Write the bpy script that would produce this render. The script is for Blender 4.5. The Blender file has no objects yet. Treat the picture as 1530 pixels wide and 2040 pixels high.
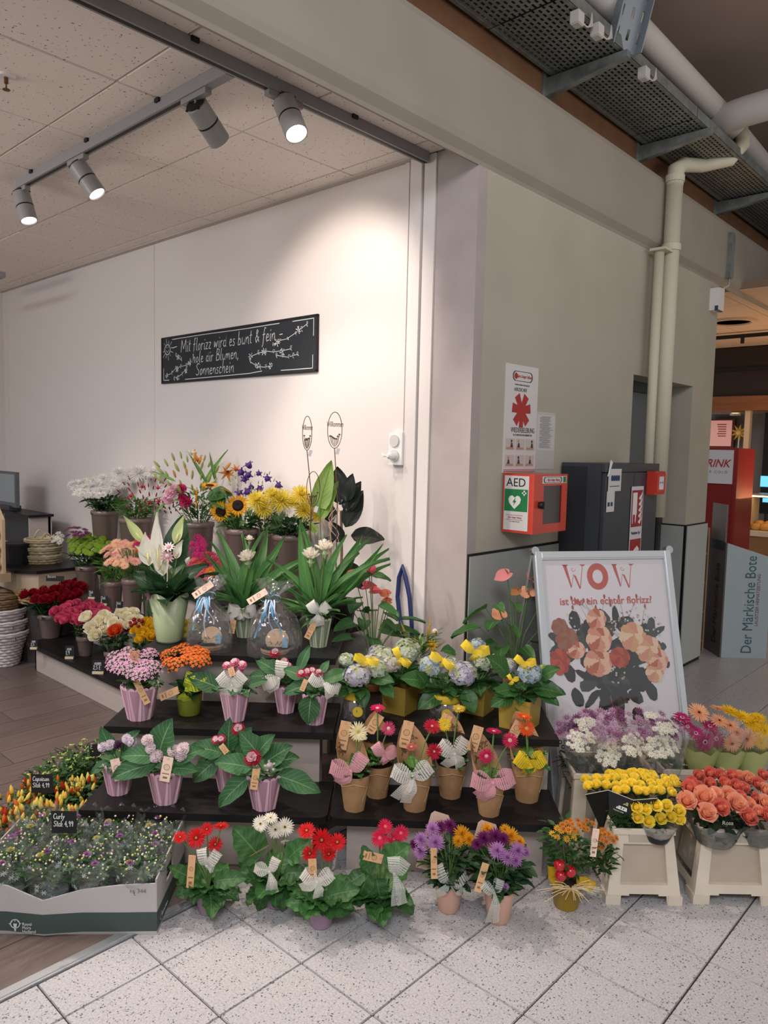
import bpy, math, random
import numpy as np
from mathutils import Vector, Matrix, Quaternion
R_ = random.Random(7)
PI = math.pi
SC = bpy.context.scene
COL = SC.collection

# ------------------------------------------------------------------ camera
W_, H_ = 1530.0, 2040.0
FP = 1485.0                                   # focal length in pixels of the 1530x2040 frame
_c = np.array([W_ / 2, H_ / 2])
def _nd(p):
    v = np.array([p[0] - _c[0], p[1] - _c[1], FP]); return v / np.linalg.norm(v)
_u, _v = _nd((-850, 857)), _nd((2140, 925))   # vanishing points of the two wall directions
_m = (_u + _v) / np.linalg.norm(_u + _v); _n = (_u - _v) / np.linalg.norm(_u - _v)
_u, _v = (_m + _n) / 2 ** .5, (_m - _n) / 2 ** .5
RM = np.stack([-_u, _v, np.cross(-_u, _v)])   # camera (right, down, forward) -> world
CAM = np.array([0, 0, 1.6])
cam = bpy.data.cameras.new('camera'); co = bpy.data.objects.new('camera', cam); COL.objects.link(co)
cam.sensor_fit = 'HORIZONTAL'; cam.sensor_width = 36; cam.lens = 36 * FP / W_
cam.clip_start = .05; cam.clip_end = 60
co.matrix_world = Matrix([[RM[i, 0], -RM[i, 1], -RM[i, 2], CAM[i]] for i in range(3)] + [[0, 0, 0, 1]])
SC.camera = co

# ------------------------------------------------------------------ world, lights, exposure
def lin(h):
    if isinstance(h, str):
        h = [int(h[i:i + 2], 16) / 255 for i in (0, 2, 4)]
    return tuple(c / 12.92 if c <= .04045 else ((c + .055) / 1.055) ** 2.4 for c in h)
wd = bpy.data.worlds.new('world'); SC.world = wd; wd.use_nodes = True
wd.node_tree.nodes['Background'].inputs[0].default_value = (*lin('E6E4E2'), 1)
wd.node_tree.nodes['Background'].inputs[1].default_value = .76
vs = SC.view_settings
vs.view_transform = 'Standard'; vs.look = 'None'; vs.gamma = 1; vs.exposure = 0.0; vs.use_curve_mapping = False
SC.cycles.use_denoising = True
SC.cycles.max_bounces = 9; SC.cycles.transparent_max_bounces = 24; SC.cycles.diffuse_bounces = 6
SC.cycles.glossy_bounces = 3; SC.cycles.sample_clamp_indirect = 4
SC.cycles.caustics_reflective = False; SC.cycles.caustics_refractive = False
def aim(o, d):
    o.rotation_euler = Vector(d).to_track_quat('-Z', 'Y').to_euler()
def area(name, loc, d, sx, sy, power, col):
    l = bpy.data.lights.new(name, 'AREA'); l.shape = 'RECTANGLE'; l.size = sx; l.size_y = sy
    l.energy = power; l.color = lin(col)
    o = bpy.data.objects.new(name, l); COL.objects.link(o); o.location = loc; aim(o, d); return o
def spot(name, loc, d, power, angle, blend, col, r=.035):
    l = bpy.data.lights.new(name, 'SPOT'); l.energy = power; l.spot_size = math.radians(angle)
    l.spot_blend = blend; l.color = lin(col); l.shadow_soft_size = r
    o = bpy.data.objects.new(name, l); COL.objects.link(o); o.location = loc; aim(o, d); return o
# mall ceiling luminaires (behind and beside the camera), a shop ceiling luminaire out of frame, and added upward fills
area('mall_ceiling_lamp', (1.6, 1.6, 3.8), (-.25, 0, -1), 1.2, 2.4, 8, 'FFF8F0')
area('mall_ceiling_lamp', (1.8, 5.0, 3.8), (-.2, 0, -1), 1.2, 2.4, 6, 'FFF8EE')
area('mall_ceiling_lamp', (0.9, -1.2, 3.7), (-.5, .9, -.9), 1.6, 1.0, 112, 'F4F4FF')
area('mall_fill_light', (1.6, 3.4, 2.7), (-.3, 0, 1), 1.6, 2.4, 42, 'FFF2EA')  # unseen fill, added to brighten the slab, tray and pipes
area('shop_ceiling_lamp', (-4.6, -0.8, 2.93), (-.1, .4, -1), 1.6, .6, 62, 'E4ECFF')
area('bakery_fill_light', (-1.6, 8.2, 1.2), (0, 0, 1), 2.4, 1.4, 26, 'FFC890')  # added fill shining up, stands in for bounce onto the warm ceiling
area('shop_fill_light', (-4.4, -1.6, 2.1), (.0, .35, 1), 1.6, .6, 58, 'FFF0E6')  # unseen fill, added to lift the shop ceiling
# unseen spotlights added towards the viewer to brighten the display fronts
spot('spot_beam', (-2.36, .25, 2.8), (.0, .50, -.87), 75, 62, .7, 'FFEEE2')
spot('spot_beam', (-3.3, .4, 2.8), (.15, .55, -.83), 80, 66, .7, 'FFEEE2')
spot('spot_beam', (-4.6, .4, 2.8), (-.05, .55, -.83), 75, 72, .7, 'FFEEE6')

# ------------------------------------------------------------------ pixel rays of the calibrated photograph -> world points on known planes
def ray(p): return RM @ np.array([p[0] - _c[0], p[1] - _c[1], FP])
def pl(p, ax, val):
    d = ray(p); t = (val - CAM[ax]) / d[ax]; return Vector(CAM + t * d)
def at(px, py, z=0.0): return pl((px, py), 2, z)
def atX(px, py, x): return pl((px, py), 0, x)
def atY(px, py, y): return pl((px, py), 1, y)
FWD = Vector((RM[0, 2], RM[1, 2], 0)).normalized()
RGT = Vector((FWD.y, -FWD.x, 0))
UP = Vector((0, 0, 1))
def depth(P): return float((RM.T @ (np.array(P) - CAM))[2])
def mpp(P): return depth(P) / FP
def face(px, py, root, df=0.0):
    """point on the vertical plane through root (facing the viewer's side of the room), df metres further back"""
    o = Vector(CAM); d = Vector(ray((px, py))); q = Vector(root) + FWD * df
    return o + d * ((q - o).dot(FWD) / d.dot(FWD))

# ------------------------------------------------------------------ helpers
class MB:
    def __init__(s): s.v = []; s.f = []; s.m = []; s.uv = []
    def add(s, vs, fs, mi=0, uvs=None):
        b = len(s.v); s.v += [tuple(v) for v in vs]
        for k, f in enumerate(fs):
            s.f.append(tuple(b + i for i in f)); s.m.append(mi)
            s.uv.append([uvs[i] for i in f] if uvs else [(0, 0)] * len(f))
        return s
    def merge(s, o, M=None, mi=None):
        b = len(s.v)
        s.v += [tuple(M @ Vector(v)) for v in o.v] if M is not None else o.v
        s.f += [tuple(b + i for i in f) for f in o.f]; s.m += o.m if mi is None else [mi] * len(o.f); s.uv += o.uv
        return s
    def box(s, a, b, mi=0):
        x0, y0, z0 = a; x1, y1, z1 = b
        return s.add([(x0, y0, z0), (x1, y0, z0), (x1, y1, z0), (x0, y1, z0), (x0, y0, z1), (x1, y0, z1), (x1, y1, z1), (x0, y1, z1)],
                     [(0, 3, 2, 1), (4, 5, 6, 7), (0, 1, 5, 4), (1, 2, 6, 5), (2, 3, 7, 6), (3, 0, 4, 7)], mi)
    def tube(s, pts, r, n=8, mi=0, cap=True):
        pts = [Vector(p) for p in pts]; rr = r if isinstance(r, (list, tuple)) else [r] * len(pts)
        vs = []; fs = []; up = None
        for i, p in enumerate(pts):
            d = (pts[min(i + 1, len(pts) - 1)] - pts[max(i - 1, 0)]).normalized()
            if up is None: up = Vector((0, 0, 1)) if abs(d.z) < .9 else Vector((1, 0, 0))
            a = d.cross(up).normalized(); b2 = a.cross(d); up = b2
            for k in range(n):
                t = 2 * PI * k / n; vs.append(p + (a * math.cos(t) + b2 * math.sin(t)) * rr[i])
        for i in range(len(pts) - 1):
            for k in range(n):
                fs.append((i * n + k, i * n + (k + 1) % n, (i + 1) * n + (k + 1) % n, (i + 1) * n + k))
        if cap: fs += [tuple(range(n))[::-1], tuple((len(pts) - 1) * n + k for k in range(n))]
        return s.add(vs, fs, mi)
    def lathe(s, prof, n=24, mi=0, c=(0, 0, 0), fn=None):
        vs = []; fs = []; m = len(prof)
        for j, (r, z) in enumerate(prof):
            for k in range(n):
                t = 2 * PI * k / n; q = fn(t, r, z) if fn else (r, z)
                vs.append((c[0] + q[0] * math.cos(t), c[1] + q[0] * math.sin(t), c[2] + q[1]))
        for j in range(m - 1):
            for k in range(n):
                fs.append((j * n + k, j * n + (k + 1) % n, (j + 1) * n + (k + 1) % n, (j + 1) * n + k))
        if prof[0][0] > 1e-5: fs.append(tuple(range(n))[::-1])
        if prof[-1][0] > 1e-5: fs.append(tuple((m - 1) * n + k for k in range(n)))
        return s.add(vs, fs, mi)
    def prism(s, poly, z0, z1, mi=0):
        n = len(poly)
        vs = [(x, y, z0) for x, y in poly] + [(x, y, z1) for x, y in poly]
        return s.add(vs, [tuple(range(n))[::-1], tuple(range(n, 2 * n))] + [(i, (i + 1) % n, n + (i + 1) % n, n + i) for i in range(n)], mi)
    def mesh(s, name, mats, smooth=False):
        me = bpy.data.meshes.new(name); me.from_pydata(s.v, [], s.f)
        for m in (mats if isinstance(mats, (list, tuple)) else [mats]): me.materials.append(m)
        me.polygons.foreach_set('material_index', s.m)
        if smooth: me.polygons.foreach_set('use_smooth', [True] * len(s.f))
        u = me.uv_layers.new(name='UVMap'); u.data.foreach_set('uv', [c for f in s.uv for q in f for c in q])
        me.update(); return me

def link(name, me, parent=None, loc=(0, 0, 0), rot=None, sc=1.0, label=None, kind=None):
    o = bpy.data.objects.new(name, me); COL.objects.link(o)
    if parent: o.parent = parent
    o.location = loc
    if rot is not None:
        if isinstance(rot, Quaternion): o.rotation_mode = 'QUATERNION'; o.rotation_quaternion = rot
        else: o.rotation_euler = rot
    o.scale = (sc, sc, sc) if isinstance(sc, (int, float)) else sc
    if label: o['label'] = label
    if kind: o['kind'] = kind
    return o
def build(name, mb, mats, parent=None, smooth=False, **k): return link(name, mb.mesh(name, mats, smooth), parent, **k)
def tag(o, label, cat, group=None):
    o['label'] = label; o['category'] = cat
    if group: o['group'] = group
    return o
def root(name, label, cat, loc=(0, 0, 0), rz=0, group=None):
    o = bpy.data.objects.new(name, None); COL.objects.link(o); o.location = loc; o.rotation_euler = (0, 0, rz)
    o.empty_display_size = .05; return tag(o, label, cat, group)
def struct(o): o['kind'] = 'structure'; return o
def dirq(d, roll=0.0, axis='Z'):
    """rotation taking local axis to d, with a roll about it"""
    d = Vector(d).normalized(); q = d.to_track_quat(axis, 'Y' if axis == 'Z' else 'Z')
    return q @ Quaternion((0, 0, 1) if axis == 'Z' else (0, 1, 0), roll)

# ------------------------------------------------------------------ materials
_mc = {}
def mat(name, col, rough=.6, metal=0, spec=.4, trans=0, var=0, alpha=1, noise=None, bump=None, emit=0, coat=0, subs=0):
    if name in _mc: return _mc[name]
    m = bpy.data.materials.new(name); m.use_nodes = True; nt = m.node_tree; b = nt.nodes['Principled BSDF']; L = nt.links
    c = (*lin(col), 1)
    I = b.inputs
    I['Base Color'].default_value = c; I['Roughness'].default_value = rough; I['Metallic'].default_value = metal
    I['Specular IOR Level'].default_value = spec; I['Transmission Weight'].default_value = trans; I['Alpha'].default_value = alpha
    I['Coat Weight'].default_value = coat
    if emit: I['Emission Color'].default_value = c; I['Emission Strength'].default_value = emit
    src = None
    if noise:                                     # (scale, colour2, contrast low, high)
        tc = nt.nodes.new('ShaderNodeTexCoord'); nz = nt.nodes.new('ShaderNodeTexNoise'); rp = nt.nodes.new('ShaderNodeValToRGB')
        mp = nt.nodes.new('ShaderNodeMapping'); L.new(tc.outputs['Object'], mp.inputs[0]); L.new(mp.outputs[0], nz.inputs[0])
        if len(noise) > 4: mp.inputs['Scale'].default_value = noise[4]
        nz.inputs['Scale'].default_value = noise[0]; nz.inputs['Detail'].default_value = 5
        rp.color_ramp.elements[0].position = noise[2]; rp.color_ramp.elements[1].position = noise[3]
        rp.color_ramp.elements[0].color = c; rp.color_ramp.elements[1].color = (*lin(noise[1]), 1)
        L.new(nz.outputs['Fac'], rp.inputs[0]); L.new(rp.outputs[0], I['Base Color']); src = rp.outputs[0]
    if var:
        oi = nt.nodes.new('ShaderNodeObjectInfo'); hs = nt.nodes.new('ShaderNodeHueSaturation'); mr = nt.nodes.new('ShaderNodeMapRange')
        mr.inputs[3].default_value = 1 - var; mr.inputs[4].default_value = 1 + var
        L.new(oi.outputs['Random'], mr.inputs[0]); L.new(mr.outputs[0], hs.inputs['Value'])
        hs.inputs['Color'].default_value = c
        if src: L.new(src, hs.inputs['Color'])
        L.new(hs.outputs[0], I['Base Color'])
    if subs:
        tr = nt.nodes.new('ShaderNodeBsdfTranslucent'); ms = nt.nodes.new('ShaderNodeMixShader'); ms.inputs[0].default_value = subs; tr.inputs[0].default_value = c
        L.new(b.outputs[0], ms.inputs[1]); L.new(tr.outputs[0], ms.inputs[2]); L.new(ms.outputs[0], nt.nodes['Material Output'].inputs[0])
    if bump:
        tc = nt.nodes.new('ShaderNodeTexCoord'); nz = nt.nodes.new('ShaderNodeTexNoise'); bp = nt.nodes.new('ShaderNodeBump')
        L.new(tc.outputs['Object'], nz.inputs[0]); nz.inputs['Scale'].default_value = bump[0]; bp.inputs['Strength'].default_value = bump[1]
        bp.inputs['Distance'].default_value = .004
        L.new(nz.outputs['Fac'], bp.inputs['Height']); L.new(bp.outputs[0], I['Normal'])
    _mc[name] = m; return m

def leafmat(name, c1, vein, rough=.42, var=.22, translucent=.25, back=None):
    if name in _mc: return _mc[name]
    m = mat(name, c1, rough=rough, spec=.4); nt = m.node_tree; L = nt.links; b = nt.nodes['Principled BSDF']
    uv = nt.nodes.new('ShaderNodeUVMap'); sp = nt.nodes.new('ShaderNodeSeparateXYZ'); L.new(uv.outputs[0], sp.inputs[0])
    def mth(op, a, c=None, d=None):
        n = nt.nodes.new('ShaderNodeMath'); n.operation = op
        for i, q in enumerate((a, c)):
            if q is None: continue
            if isinstance(q, (int, float)): n.inputs[i].default_value = q
            else: L.new(q, n.inputs[i])
        return n.outputs[0]
    a = mth('ABSOLUTE', mth('SUBTRACT', sp.outputs[0], .5))           # 0 at midrib
    mid = mth('LESS_THAN', a, .022)
    w = mth('SUBTRACT', sp.outputs[1], mth('MULTIPLY', a, .55))
    side = mth('LESS_THAN', mth('ABSOLUTE', mth('SUBTRACT', mth('FRACT', mth('MULTIPLY', w, 8)), .5)), .06)
    f = mth('MAXIMUM', mid, mth('MULTIPLY', side, .55))
    oi = nt.nodes.new('ShaderNodeObjectInfo'); mr = nt.nodes.new('ShaderNodeMapRange'); hs = nt.nodes.new('ShaderNodeHueSaturation')
    mr.inputs[3].default_value = 1 - var; mr.inputs[4].default_value = 1 + var
    L.new(oi.outputs['Random'], mr.inputs[0]); L.new(mr.outputs[0], hs.inputs['Value']); hs.inputs['Color'].default_value = (*lin(c1), 1)
    mx = nt.nodes.new('ShaderNodeMix'); mx.data_type = 'RGBA'; L.new(f, mx.inputs['Factor']); L.new(hs.outputs[0], mx.inputs['A'])
    mx.inputs['B'].default_value = (*lin(vein), 1); L.new(mx.outputs['Result'], b.inputs['Base Color'])
    bp = nt.nodes.new('ShaderNodeBump'); bp.inputs['Strength'].default_value = .5; bp.inputs['Distance'].default_value = .003; bp.invert = True
    L.new(f, bp.inputs['Height']); L.new(bp.outputs[0], b.inputs['Normal'])
    if translucent:
        tr = nt.nodes.new('ShaderNodeBsdfTranslucent'); ms = nt.nodes.new('ShaderNodeMixShader'); ms.inputs[0].default_value = translucent
        L.new(mx.outputs['Result'], tr.inputs[0]); L.new(b.outputs[0], ms.inputs[1]); L.new(tr.outputs[0], ms.inputs[2])
        L.new(ms.outputs[0], nt.nodes['Material Output'].inputs[0])
    return m
def netmat(name, col, nu, nv, width, base=.0):
    """woven ribbon: threads in both directions with holes between them"""
    if name in _mc: return _mc[name]
    m = mat(name, col, rough=.8, spec=.2); nt = m.node_tree; L = nt.links; b = nt.nodes['Principled BSDF']
    uv = nt.nodes.new('ShaderNodeUVMap'); sp = nt.nodes.new('ShaderNodeSeparateXYZ'); L.new(uv.outputs[0], sp.inputs[0]); r = []
    for i, n in ((0, nu), (1, nv)):
        a = nt.nodes.new('ShaderNodeMath'); a.operation = 'MULTIPLY'; a.inputs[1].default_value = n; L.new(sp.outputs[i], a.inputs[0])
        f = nt.nodes.new('ShaderNodeMath'); f.operation = 'FRACT'; L.new(a.outputs[0], f.inputs[0])
        l = nt.nodes.new('ShaderNodeMath'); l.operation = 'LESS_THAN'; l.inputs[1].default_value = width; L.new(f.outputs[0], l.inputs[0]); r.append(l.outputs[0])
    x = nt.nodes.new('ShaderNodeMath'); x.operation = 'MAXIMUM'; L.new(r[0], x.inputs[0]); L.new(r[1], x.inputs[1])
    y = nt.nodes.new('ShaderNodeMath'); y.operation = 'MAXIMUM'; L.new(x.outputs[0], y.inputs[0]); y.inputs[1].default_value = base
    L.new(y.outputs[0], b.inputs['Alpha']); return m
def clearfilm(name, col='F4F6F8', gloss=.22, haze=.08, sc=14, rough=.12):
    """thin clear plastic film"""
    if name in _mc: return _mc[name]
    m = bpy.data.materials.new(name); m.use_nodes = True; nt = m.node_tree; L = nt.links; nt.nodes.remove(nt.nodes['Principled BSDF'])
    t = nt.nodes.new('ShaderNodeBsdfTransparent'); g = nt.nodes.new('ShaderNodeBsdfGlossy'); d = nt.nodes.new('ShaderNodeBsdfDiffuse')
    t.inputs[0].default_value = (.95, .95, .95, 1)
    g.inputs['Roughness'].default_value = rough; g.inputs[0].default_value = (.9, .9, .9, 1); d.inputs[0].default_value = (*lin(col), 1)
    a = nt.nodes.new('ShaderNodeMixShader'); b = nt.nodes.new('ShaderNodeMixShader')
    lw = nt.nodes.new('ShaderNodeLayerWeight'); lw.inputs[0].default_value = .35
    mr = nt.nodes.new('ShaderNodeMapRange'); mr.inputs[3].default_value = gloss * .4; mr.inputs[4].default_value = min(1, gloss * 3)
    L.new(lw.outputs['Facing'], mr.inputs[0]); L.new(mr.outputs[0], a.inputs[0]); L.new(t.outputs[0], a.inputs[1]); L.new(g.outputs[0], a.inputs[2])
    tc = nt.nodes.new('ShaderNodeTexCoord'); nz = nt.nodes.new('ShaderNodeTexNoise'); nz.inputs['Scale'].default_value = sc
    L.new(tc.outputs['Object'], nz.inputs[0]); bp = nt.nodes.new('ShaderNodeBump'); bp.inputs['Strength'].default_value = .9; bp.inputs['Distance'].default_value = .02
    L.new(nz.outputs['Fac'], bp.inputs['Height']); L.new(bp.outputs[0], g.inputs['Normal'])
    b.inputs[0].default_value = haze; L.new(a.outputs[0], b.inputs[1]); L.new(d.outputs[0], b.inputs[2])
    L.new(b.outputs[0], nt.nodes['Material Output'].inputs[0]); _mc[name] = m; return m

def text(s, size, m, parent, loc, rot, name='lettering', bold=0, ax='CENTER', ay='CENTER', sx=1.0, shear=0, ex=.0004, sp=1.0, kind=None):
    c = bpy.data.curves.new(name, 'FONT'); c.body = s; c.size = size; c.align_x = ax; c.align_y = ay; c.offset = bold * size; c.shear = shear
    c.extrude = ex; c.space_character = sp; c.resolution_u = 3; c.materials.append(m)
    tmp = bpy.data.objects.new('tmp', c); COL.objects.link(tmp); bpy.context.view_layer.update()
    me = bpy.data.meshes.new_from_object(tmp.evaluated_get(bpy.context.evaluated_depsgraph_get()))
    bpy.data.objects.remove(tmp); bpy.data.curves.remove(c)
    return link(name, me, parent, loc=loc, rot=rot, sc=(sx, 1, 1), kind=kind)
RY = (PI / 2, 0, 0)            # flat thing facing -Y
RX = (PI / 2, 0, PI / 2)       # flat thing facing +X

# single-line hand lettering, strokes in a box x 0..w, y -0.4..1
GL = {
 'M': (1, ['0,0 .08,1 .45,.25 .82,1 .95,0']), 'B': (.6, ['.05,0 .1,1', '.08,1 .5,.92 .45,.6 .1,.52 .58,.45 .55,.08 .05,0']),
 'S': (.6, ['.58,.9 .3,1 .05,.8 .2,.55 .5,.4 .5,.1 .2,0 0,.12']), 'C': (.6, ['.58,.85 .3,1 .05,.7 .03,.3 .25,0 .55,.12']),
 'a': (.5, ['.42,.5 .15,.55 .02,.25 .15,0 .35,.1 .43,.5 .42,.1 .52,0']), 'b': (.5, ['.08,1 .05,0 .35,.02 .42,.3 .25,.5 .08,.35']),
 'c': (.42, ['.4,.45 .2,.55 .03,.3 .15,0 .4,.08']), 'd': (.5, ['.4,.45 .15,.5 .02,.2 .2,0 .4,.15 .48,1 .42,.1 .5,0']),
 'e': (.42, ['.05,.25 .35,.3 .33,.5 .15,.52 .03,.25 .15,0 .42,.08']), 'f': (.4, ['.42,.95 .25,1 .18,.7 .12,-.2 .02,-.35', '.0,.5 .35,.53']),
 'g': (.5, ['.42,.5 .15,.5 .05,.2 .25,.05 .42,.45 .4,-.3 .1,-.3']), 'h': (.5, ['.1,1 .05,0 .12,.4 .32,.55 .42,.4 .42,0']),
 'i': (.2, ['.1,.5 .1,.05 .2,0', '.12,.72 .13,.78']), 'k': (.45, ['.08,1 .05,0', '.4,.5 .08,.25 .42,0']), 'l': (.25, ['.15,1 .08,.1 .22,0']),
 'm': (.75, ['.05,.5 .06,0 .1,.35 .25,.52 .35,.4 .34,0 .4,.35 .55,.52 .66,.4 .66,.05 .75,0']), 'n': (.5, ['.05,.5 .06,0 .1,.35 .3,.53 .42,.4 .42,.05 .5,0']),
 'o': (.45, ['.25,.52 .04,.3 .15,0 .38,.12 .4,.4 .22,.52']), 'p': (.5, ['.08,.5 .04,-.35', '.08,.4 .3,.55 .42,.3 .25,0 .06,.12']),
 'r': (.38, ['.06,.5 .08,0', '.08,.3 .2,.5 .36,.48']), 's': (.36, ['.34,.48 .12,.5 .08,.33 .32,.2 .25,.0 .02,.05']), 't': (.32, ['.16,.9 .12,.08 .3,.02', '0,.58 .3,.6']),
 'u': (.48, ['.04,.5 .06,.1 .2,0 .4,.15 .42,.5 .42,.05 .5,0']), 'w': (.65, ['.03,.5 .1,.03 .3,.45 .42,.03 .6,.52']), 'y': (.45, ['.04,.5 .2,.1', '.42,.5 .2,.05 .05,-.35']),
 'z': (.42, ['.05,.5 .38,.5 .05,.02 .4,.02']), '&': (.6, ['.6,.05 .15,.7 .25,.95 .4,.8 .08,.3 .2,.0 .55,.4']), '-': (.6, ['.1,.35 .5,.37']), ',': (.2, ['.1,.05 .04,-.15']),
 ' ': (.3, []), '4': (.5, ['.3,.95 .03,.35 .48,.38', '.36,.6 .33,0']), '9': (.48, ['.42,.75 .2,.95 .06,.7 .25,.5 .42,.72 .36,.0']), '1': (.3, ['.03,.7 .2,.95 .18,0']),
 '5': (.45, ['.42,.95 .12,.93 .08,.55 .38,.5 .38,.1 .05,.03']), '3': (.45, ['.05,.9 .35,.9 .15,.55 .4,.4 .32,.05 .03,.05']), '0': (.45, ['.25,.95 .04,.6 .1,.05 .35,.05 .42,.6 .25,.95']), '.': (.15, ['.05,.0 .07,.05']),
 '7': (.45, ['.04,.9 .4,.92 .12,0']), '2': (.45, ['.05,.75 .2,.95 .38,.75 .03,.02 .42,.03']), 'E': (.5, ['.48,.95 .08,.95 .05,0 .48,.02', '.06,.5 .38,.5']), 'F': (.5, ['.48,.95 .08,.95 .05,0', '.06,.5 .38,.5'])}
def stroke(mb, pts, w):
    for i in range(len(pts) - 1):
        a = Vector((*pts[i], 0)); b = Vector((*pts[i + 1], 0)); d = b - a
        if d.length < 1e-6: continue
        d.normalize(); n = Vector((-d.y, d.x, 0)) * w / 2; a2 = a - d * w * .3; b2 = b + d * w * .3
        mb.add([a2 - n, b2 - n, b2 + n, a2 + n], [(0, 1, 2, 3)])
def hand(mb, s, x, y, h, w, dy=0.0, sp=.14, slant=.12):
    x0 = x
    for ch in s:
        wd_, st = GL.get(ch, GL[' '])
        for q in st:
            P = [tuple(map(float, t.split(','))) for t in q.split()]
            stroke(mb, [(x + (a + slant * b) * h * .8, y + b * h + dy * (x - x0)) for a, b in P], w)
        x += (wd_ + sp) * h * .8
    return x
# ------------------------------------------------------------------ surface materials
def tilemat():
    m = mat('terrazzo', 'C4BEB8', rough=.32, spec=.4); nt = m.node_tree; L = nt.links; b = nt.nodes['Principled BSDF']
    tc = nt.nodes.new('ShaderNodeTexCoord'); ge = nt.nodes.new('ShaderNodeNewGeometry')
    v = nt.nodes.new('ShaderNodeTexVoronoi'); v.inputs['Scale'].default_value = 115; v.inputs['Randomness'].default_value = 1
    nz = nt.nodes.new('ShaderNodeTexNoise'); nz.inputs['Scale'].default_value = 40
    ad = nt.nodes.new('ShaderNodeVectorMath'); ad.operation = 'MULTIPLY_ADD'; ad.inputs[1].default_value = (.022, .022, 0)
    L.new(nz.outputs['Color'], ad.inputs[0]); L.new(ge.outputs['Position'], ad.inputs[2]); L.new(ge.outputs['Position'], nz.inputs[0])
    L.new(ad.outputs[0], v.inputs['Vector'])
    lt = nt.nodes.new('ShaderNodeMath'); lt.operation = 'LESS_THAN'; lt.inputs[1].default_value = .27; L.new(v.outputs['Distance'], lt.inputs[0])
    sx = nt.nodes.new('ShaderNodeSeparateColor'); L.new(v.outputs['Color'], sx.inputs[0])
    l2 = nt.nodes.new('ShaderNodeMath'); l2.operation = 'LESS_THAN'; l2.inputs[1].default_value = .5; L.new(sx.outputs[0], l2.inputs[0])
    mu = nt.nodes.new('ShaderNodeMath'); mu.operation = 'MULTIPLY'; L.new(lt.outputs[0], mu.inputs[0]); L.new(l2.outputs[0], mu.inputs[1])
    n2 = nt.nodes.new('ShaderNodeTexNoise'); n2.inputs['Scale'].default_value = 160; L.new(ge.outputs['Position'], n2.inputs[0])
    r2 = nt.nodes.new('ShaderNodeValToRGB'); r2.color_ramp.elements[0].position = .35; r2.color_ramp.elements[0].color = (*lin('A8A6A6'), 1)
    r2.color_ramp.elements[1].position = .6; r2.color_ramp.elements[1].color = (*lin('C0BEBE'), 1); L.new(n2.outputs[0], r2.inputs[0])
    mx = nt.nodes.new('ShaderNodeMix'); mx.data_type = 'RGBA'; L.new(mu.outputs[0], mx.inputs['Factor']); L.new(r2.outputs[0], mx.inputs['A'])
    mx.inputs['B'].default_value = (*lin('5C5E5C'), 1); L.new(mx.outputs['Result'], b.inputs['Base Color']); return m
def ceilmat():
    m = mat('mineral_fibre', 'EAE0D8', rough=.95, spec=.1); nt = m.node_tree; L = nt.links; b = nt.nodes['Principled BSDF']
    ge = nt.nodes.new('ShaderNodeNewGeometry'); v = nt.nodes.new('ShaderNodeTexVoronoi'); v.inputs['Scale'].default_value = 52
    nz = nt.nodes.new('ShaderNodeTexNoise'); nz.inputs['Scale'].default_value = 60; L.new(ge.outputs['Position'], nz.inputs[0])
    ad = nt.nodes.new('ShaderNodeVectorMath'); ad.operation = 'MULTIPLY_ADD'; ad.inputs[1].default_value = (.03, .03, 0)
    L.new(nz.outputs['Color'], ad.inputs[0]); L.new(ge.outputs['Position'], ad.inputs[2]); L.new(ad.outputs[0], v.inputs['Vector'])
    lt = nt.nodes.new('ShaderNodeMath'); lt.operation = 'LESS_THAN'; lt.inputs[1].default_value = .15; L.new(v.outputs['Distance'], lt.inputs[0])
    mx = nt.nodes.new('ShaderNodeMix'); mx.data_type = 'RGBA'; L.new(lt.outputs[0], mx.inputs['Factor'])
    mx.inputs['A'].default_value = (*lin('EAE0D8'), 1); mx.inputs['B'].default_value = (*lin('8A7E74'), 1); L.new(mx.outputs['Result'], b.inputs['Base Color']); return m
M_tile = tilemat(); M_ceil = ceilmat()
M_grout = mat('grout', '3A3430', rough=.9)
M_wood = mat('vinyl_wood', '6E6059', rough=.38, spec=.5, var=.1, noise=(3, '584C46', .3, .7, (14, 1.2, 1)))
M_wallb = mat('wall_paint_shop', 'D9D2CC', rough=.8, spec=.2, bump=(60, .08))
M_col = mat('column_paint', 'AEA4A0', rough=.85, spec=.2, noise=(5, 'A49A96', .35, .7), bump=(40, .12))
M_green = mat('wall_paint_mall', 'B4AFA0', rough=.8, spec=.2, noise=(2.5, 'ACA798', .3, .7), bump=(50, .06))
M_beam = mat('beam_paint', 'A0988C', rough=.85, spec=.15, noise=(2.5, '989084', .3, .7))
M_brown = mat('brown_render', '7A5A42', rough=.9, spec=.1, noise=(6, '6C4E3A', .3, .7))
M_slab = mat('slab_ceiling', 'A8988E', rough=.95, spec=.1, noise=(1.2, '9C8E84', .3, .7))
M_clad = mat('cladding', 'A8ACA6', rough=.5, spec=.3, noise=(4, 'A0A49E', .3, .7))
M_cladl = mat('cladding_light', 'B4B8B2', rough=.5, spec=.3)
M_black = mat('black', '141414', rough=.5)
M_dark = mat('dark_grey', '34383C', rough=.45)
M_alu = mat('aluminium', 'C9CDD0', rough=.32, metal=.8)
M_track = mat('track_grey', '8A8888', rough=.45, spec=.4)
M_white = mat('white_plastic', 'E4E2DE', rough=.4)
M_galv = mat('galvanised', '8C928E', rough=.45, metal=.5, noise=(18, '767C78', .35, .65))
M_pipe = mat('pipe_paint', 'B8B4AE', rough=.6)
M_pipec = mat('pipe_cream', 'CBC6B0', rough=.6)

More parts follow.
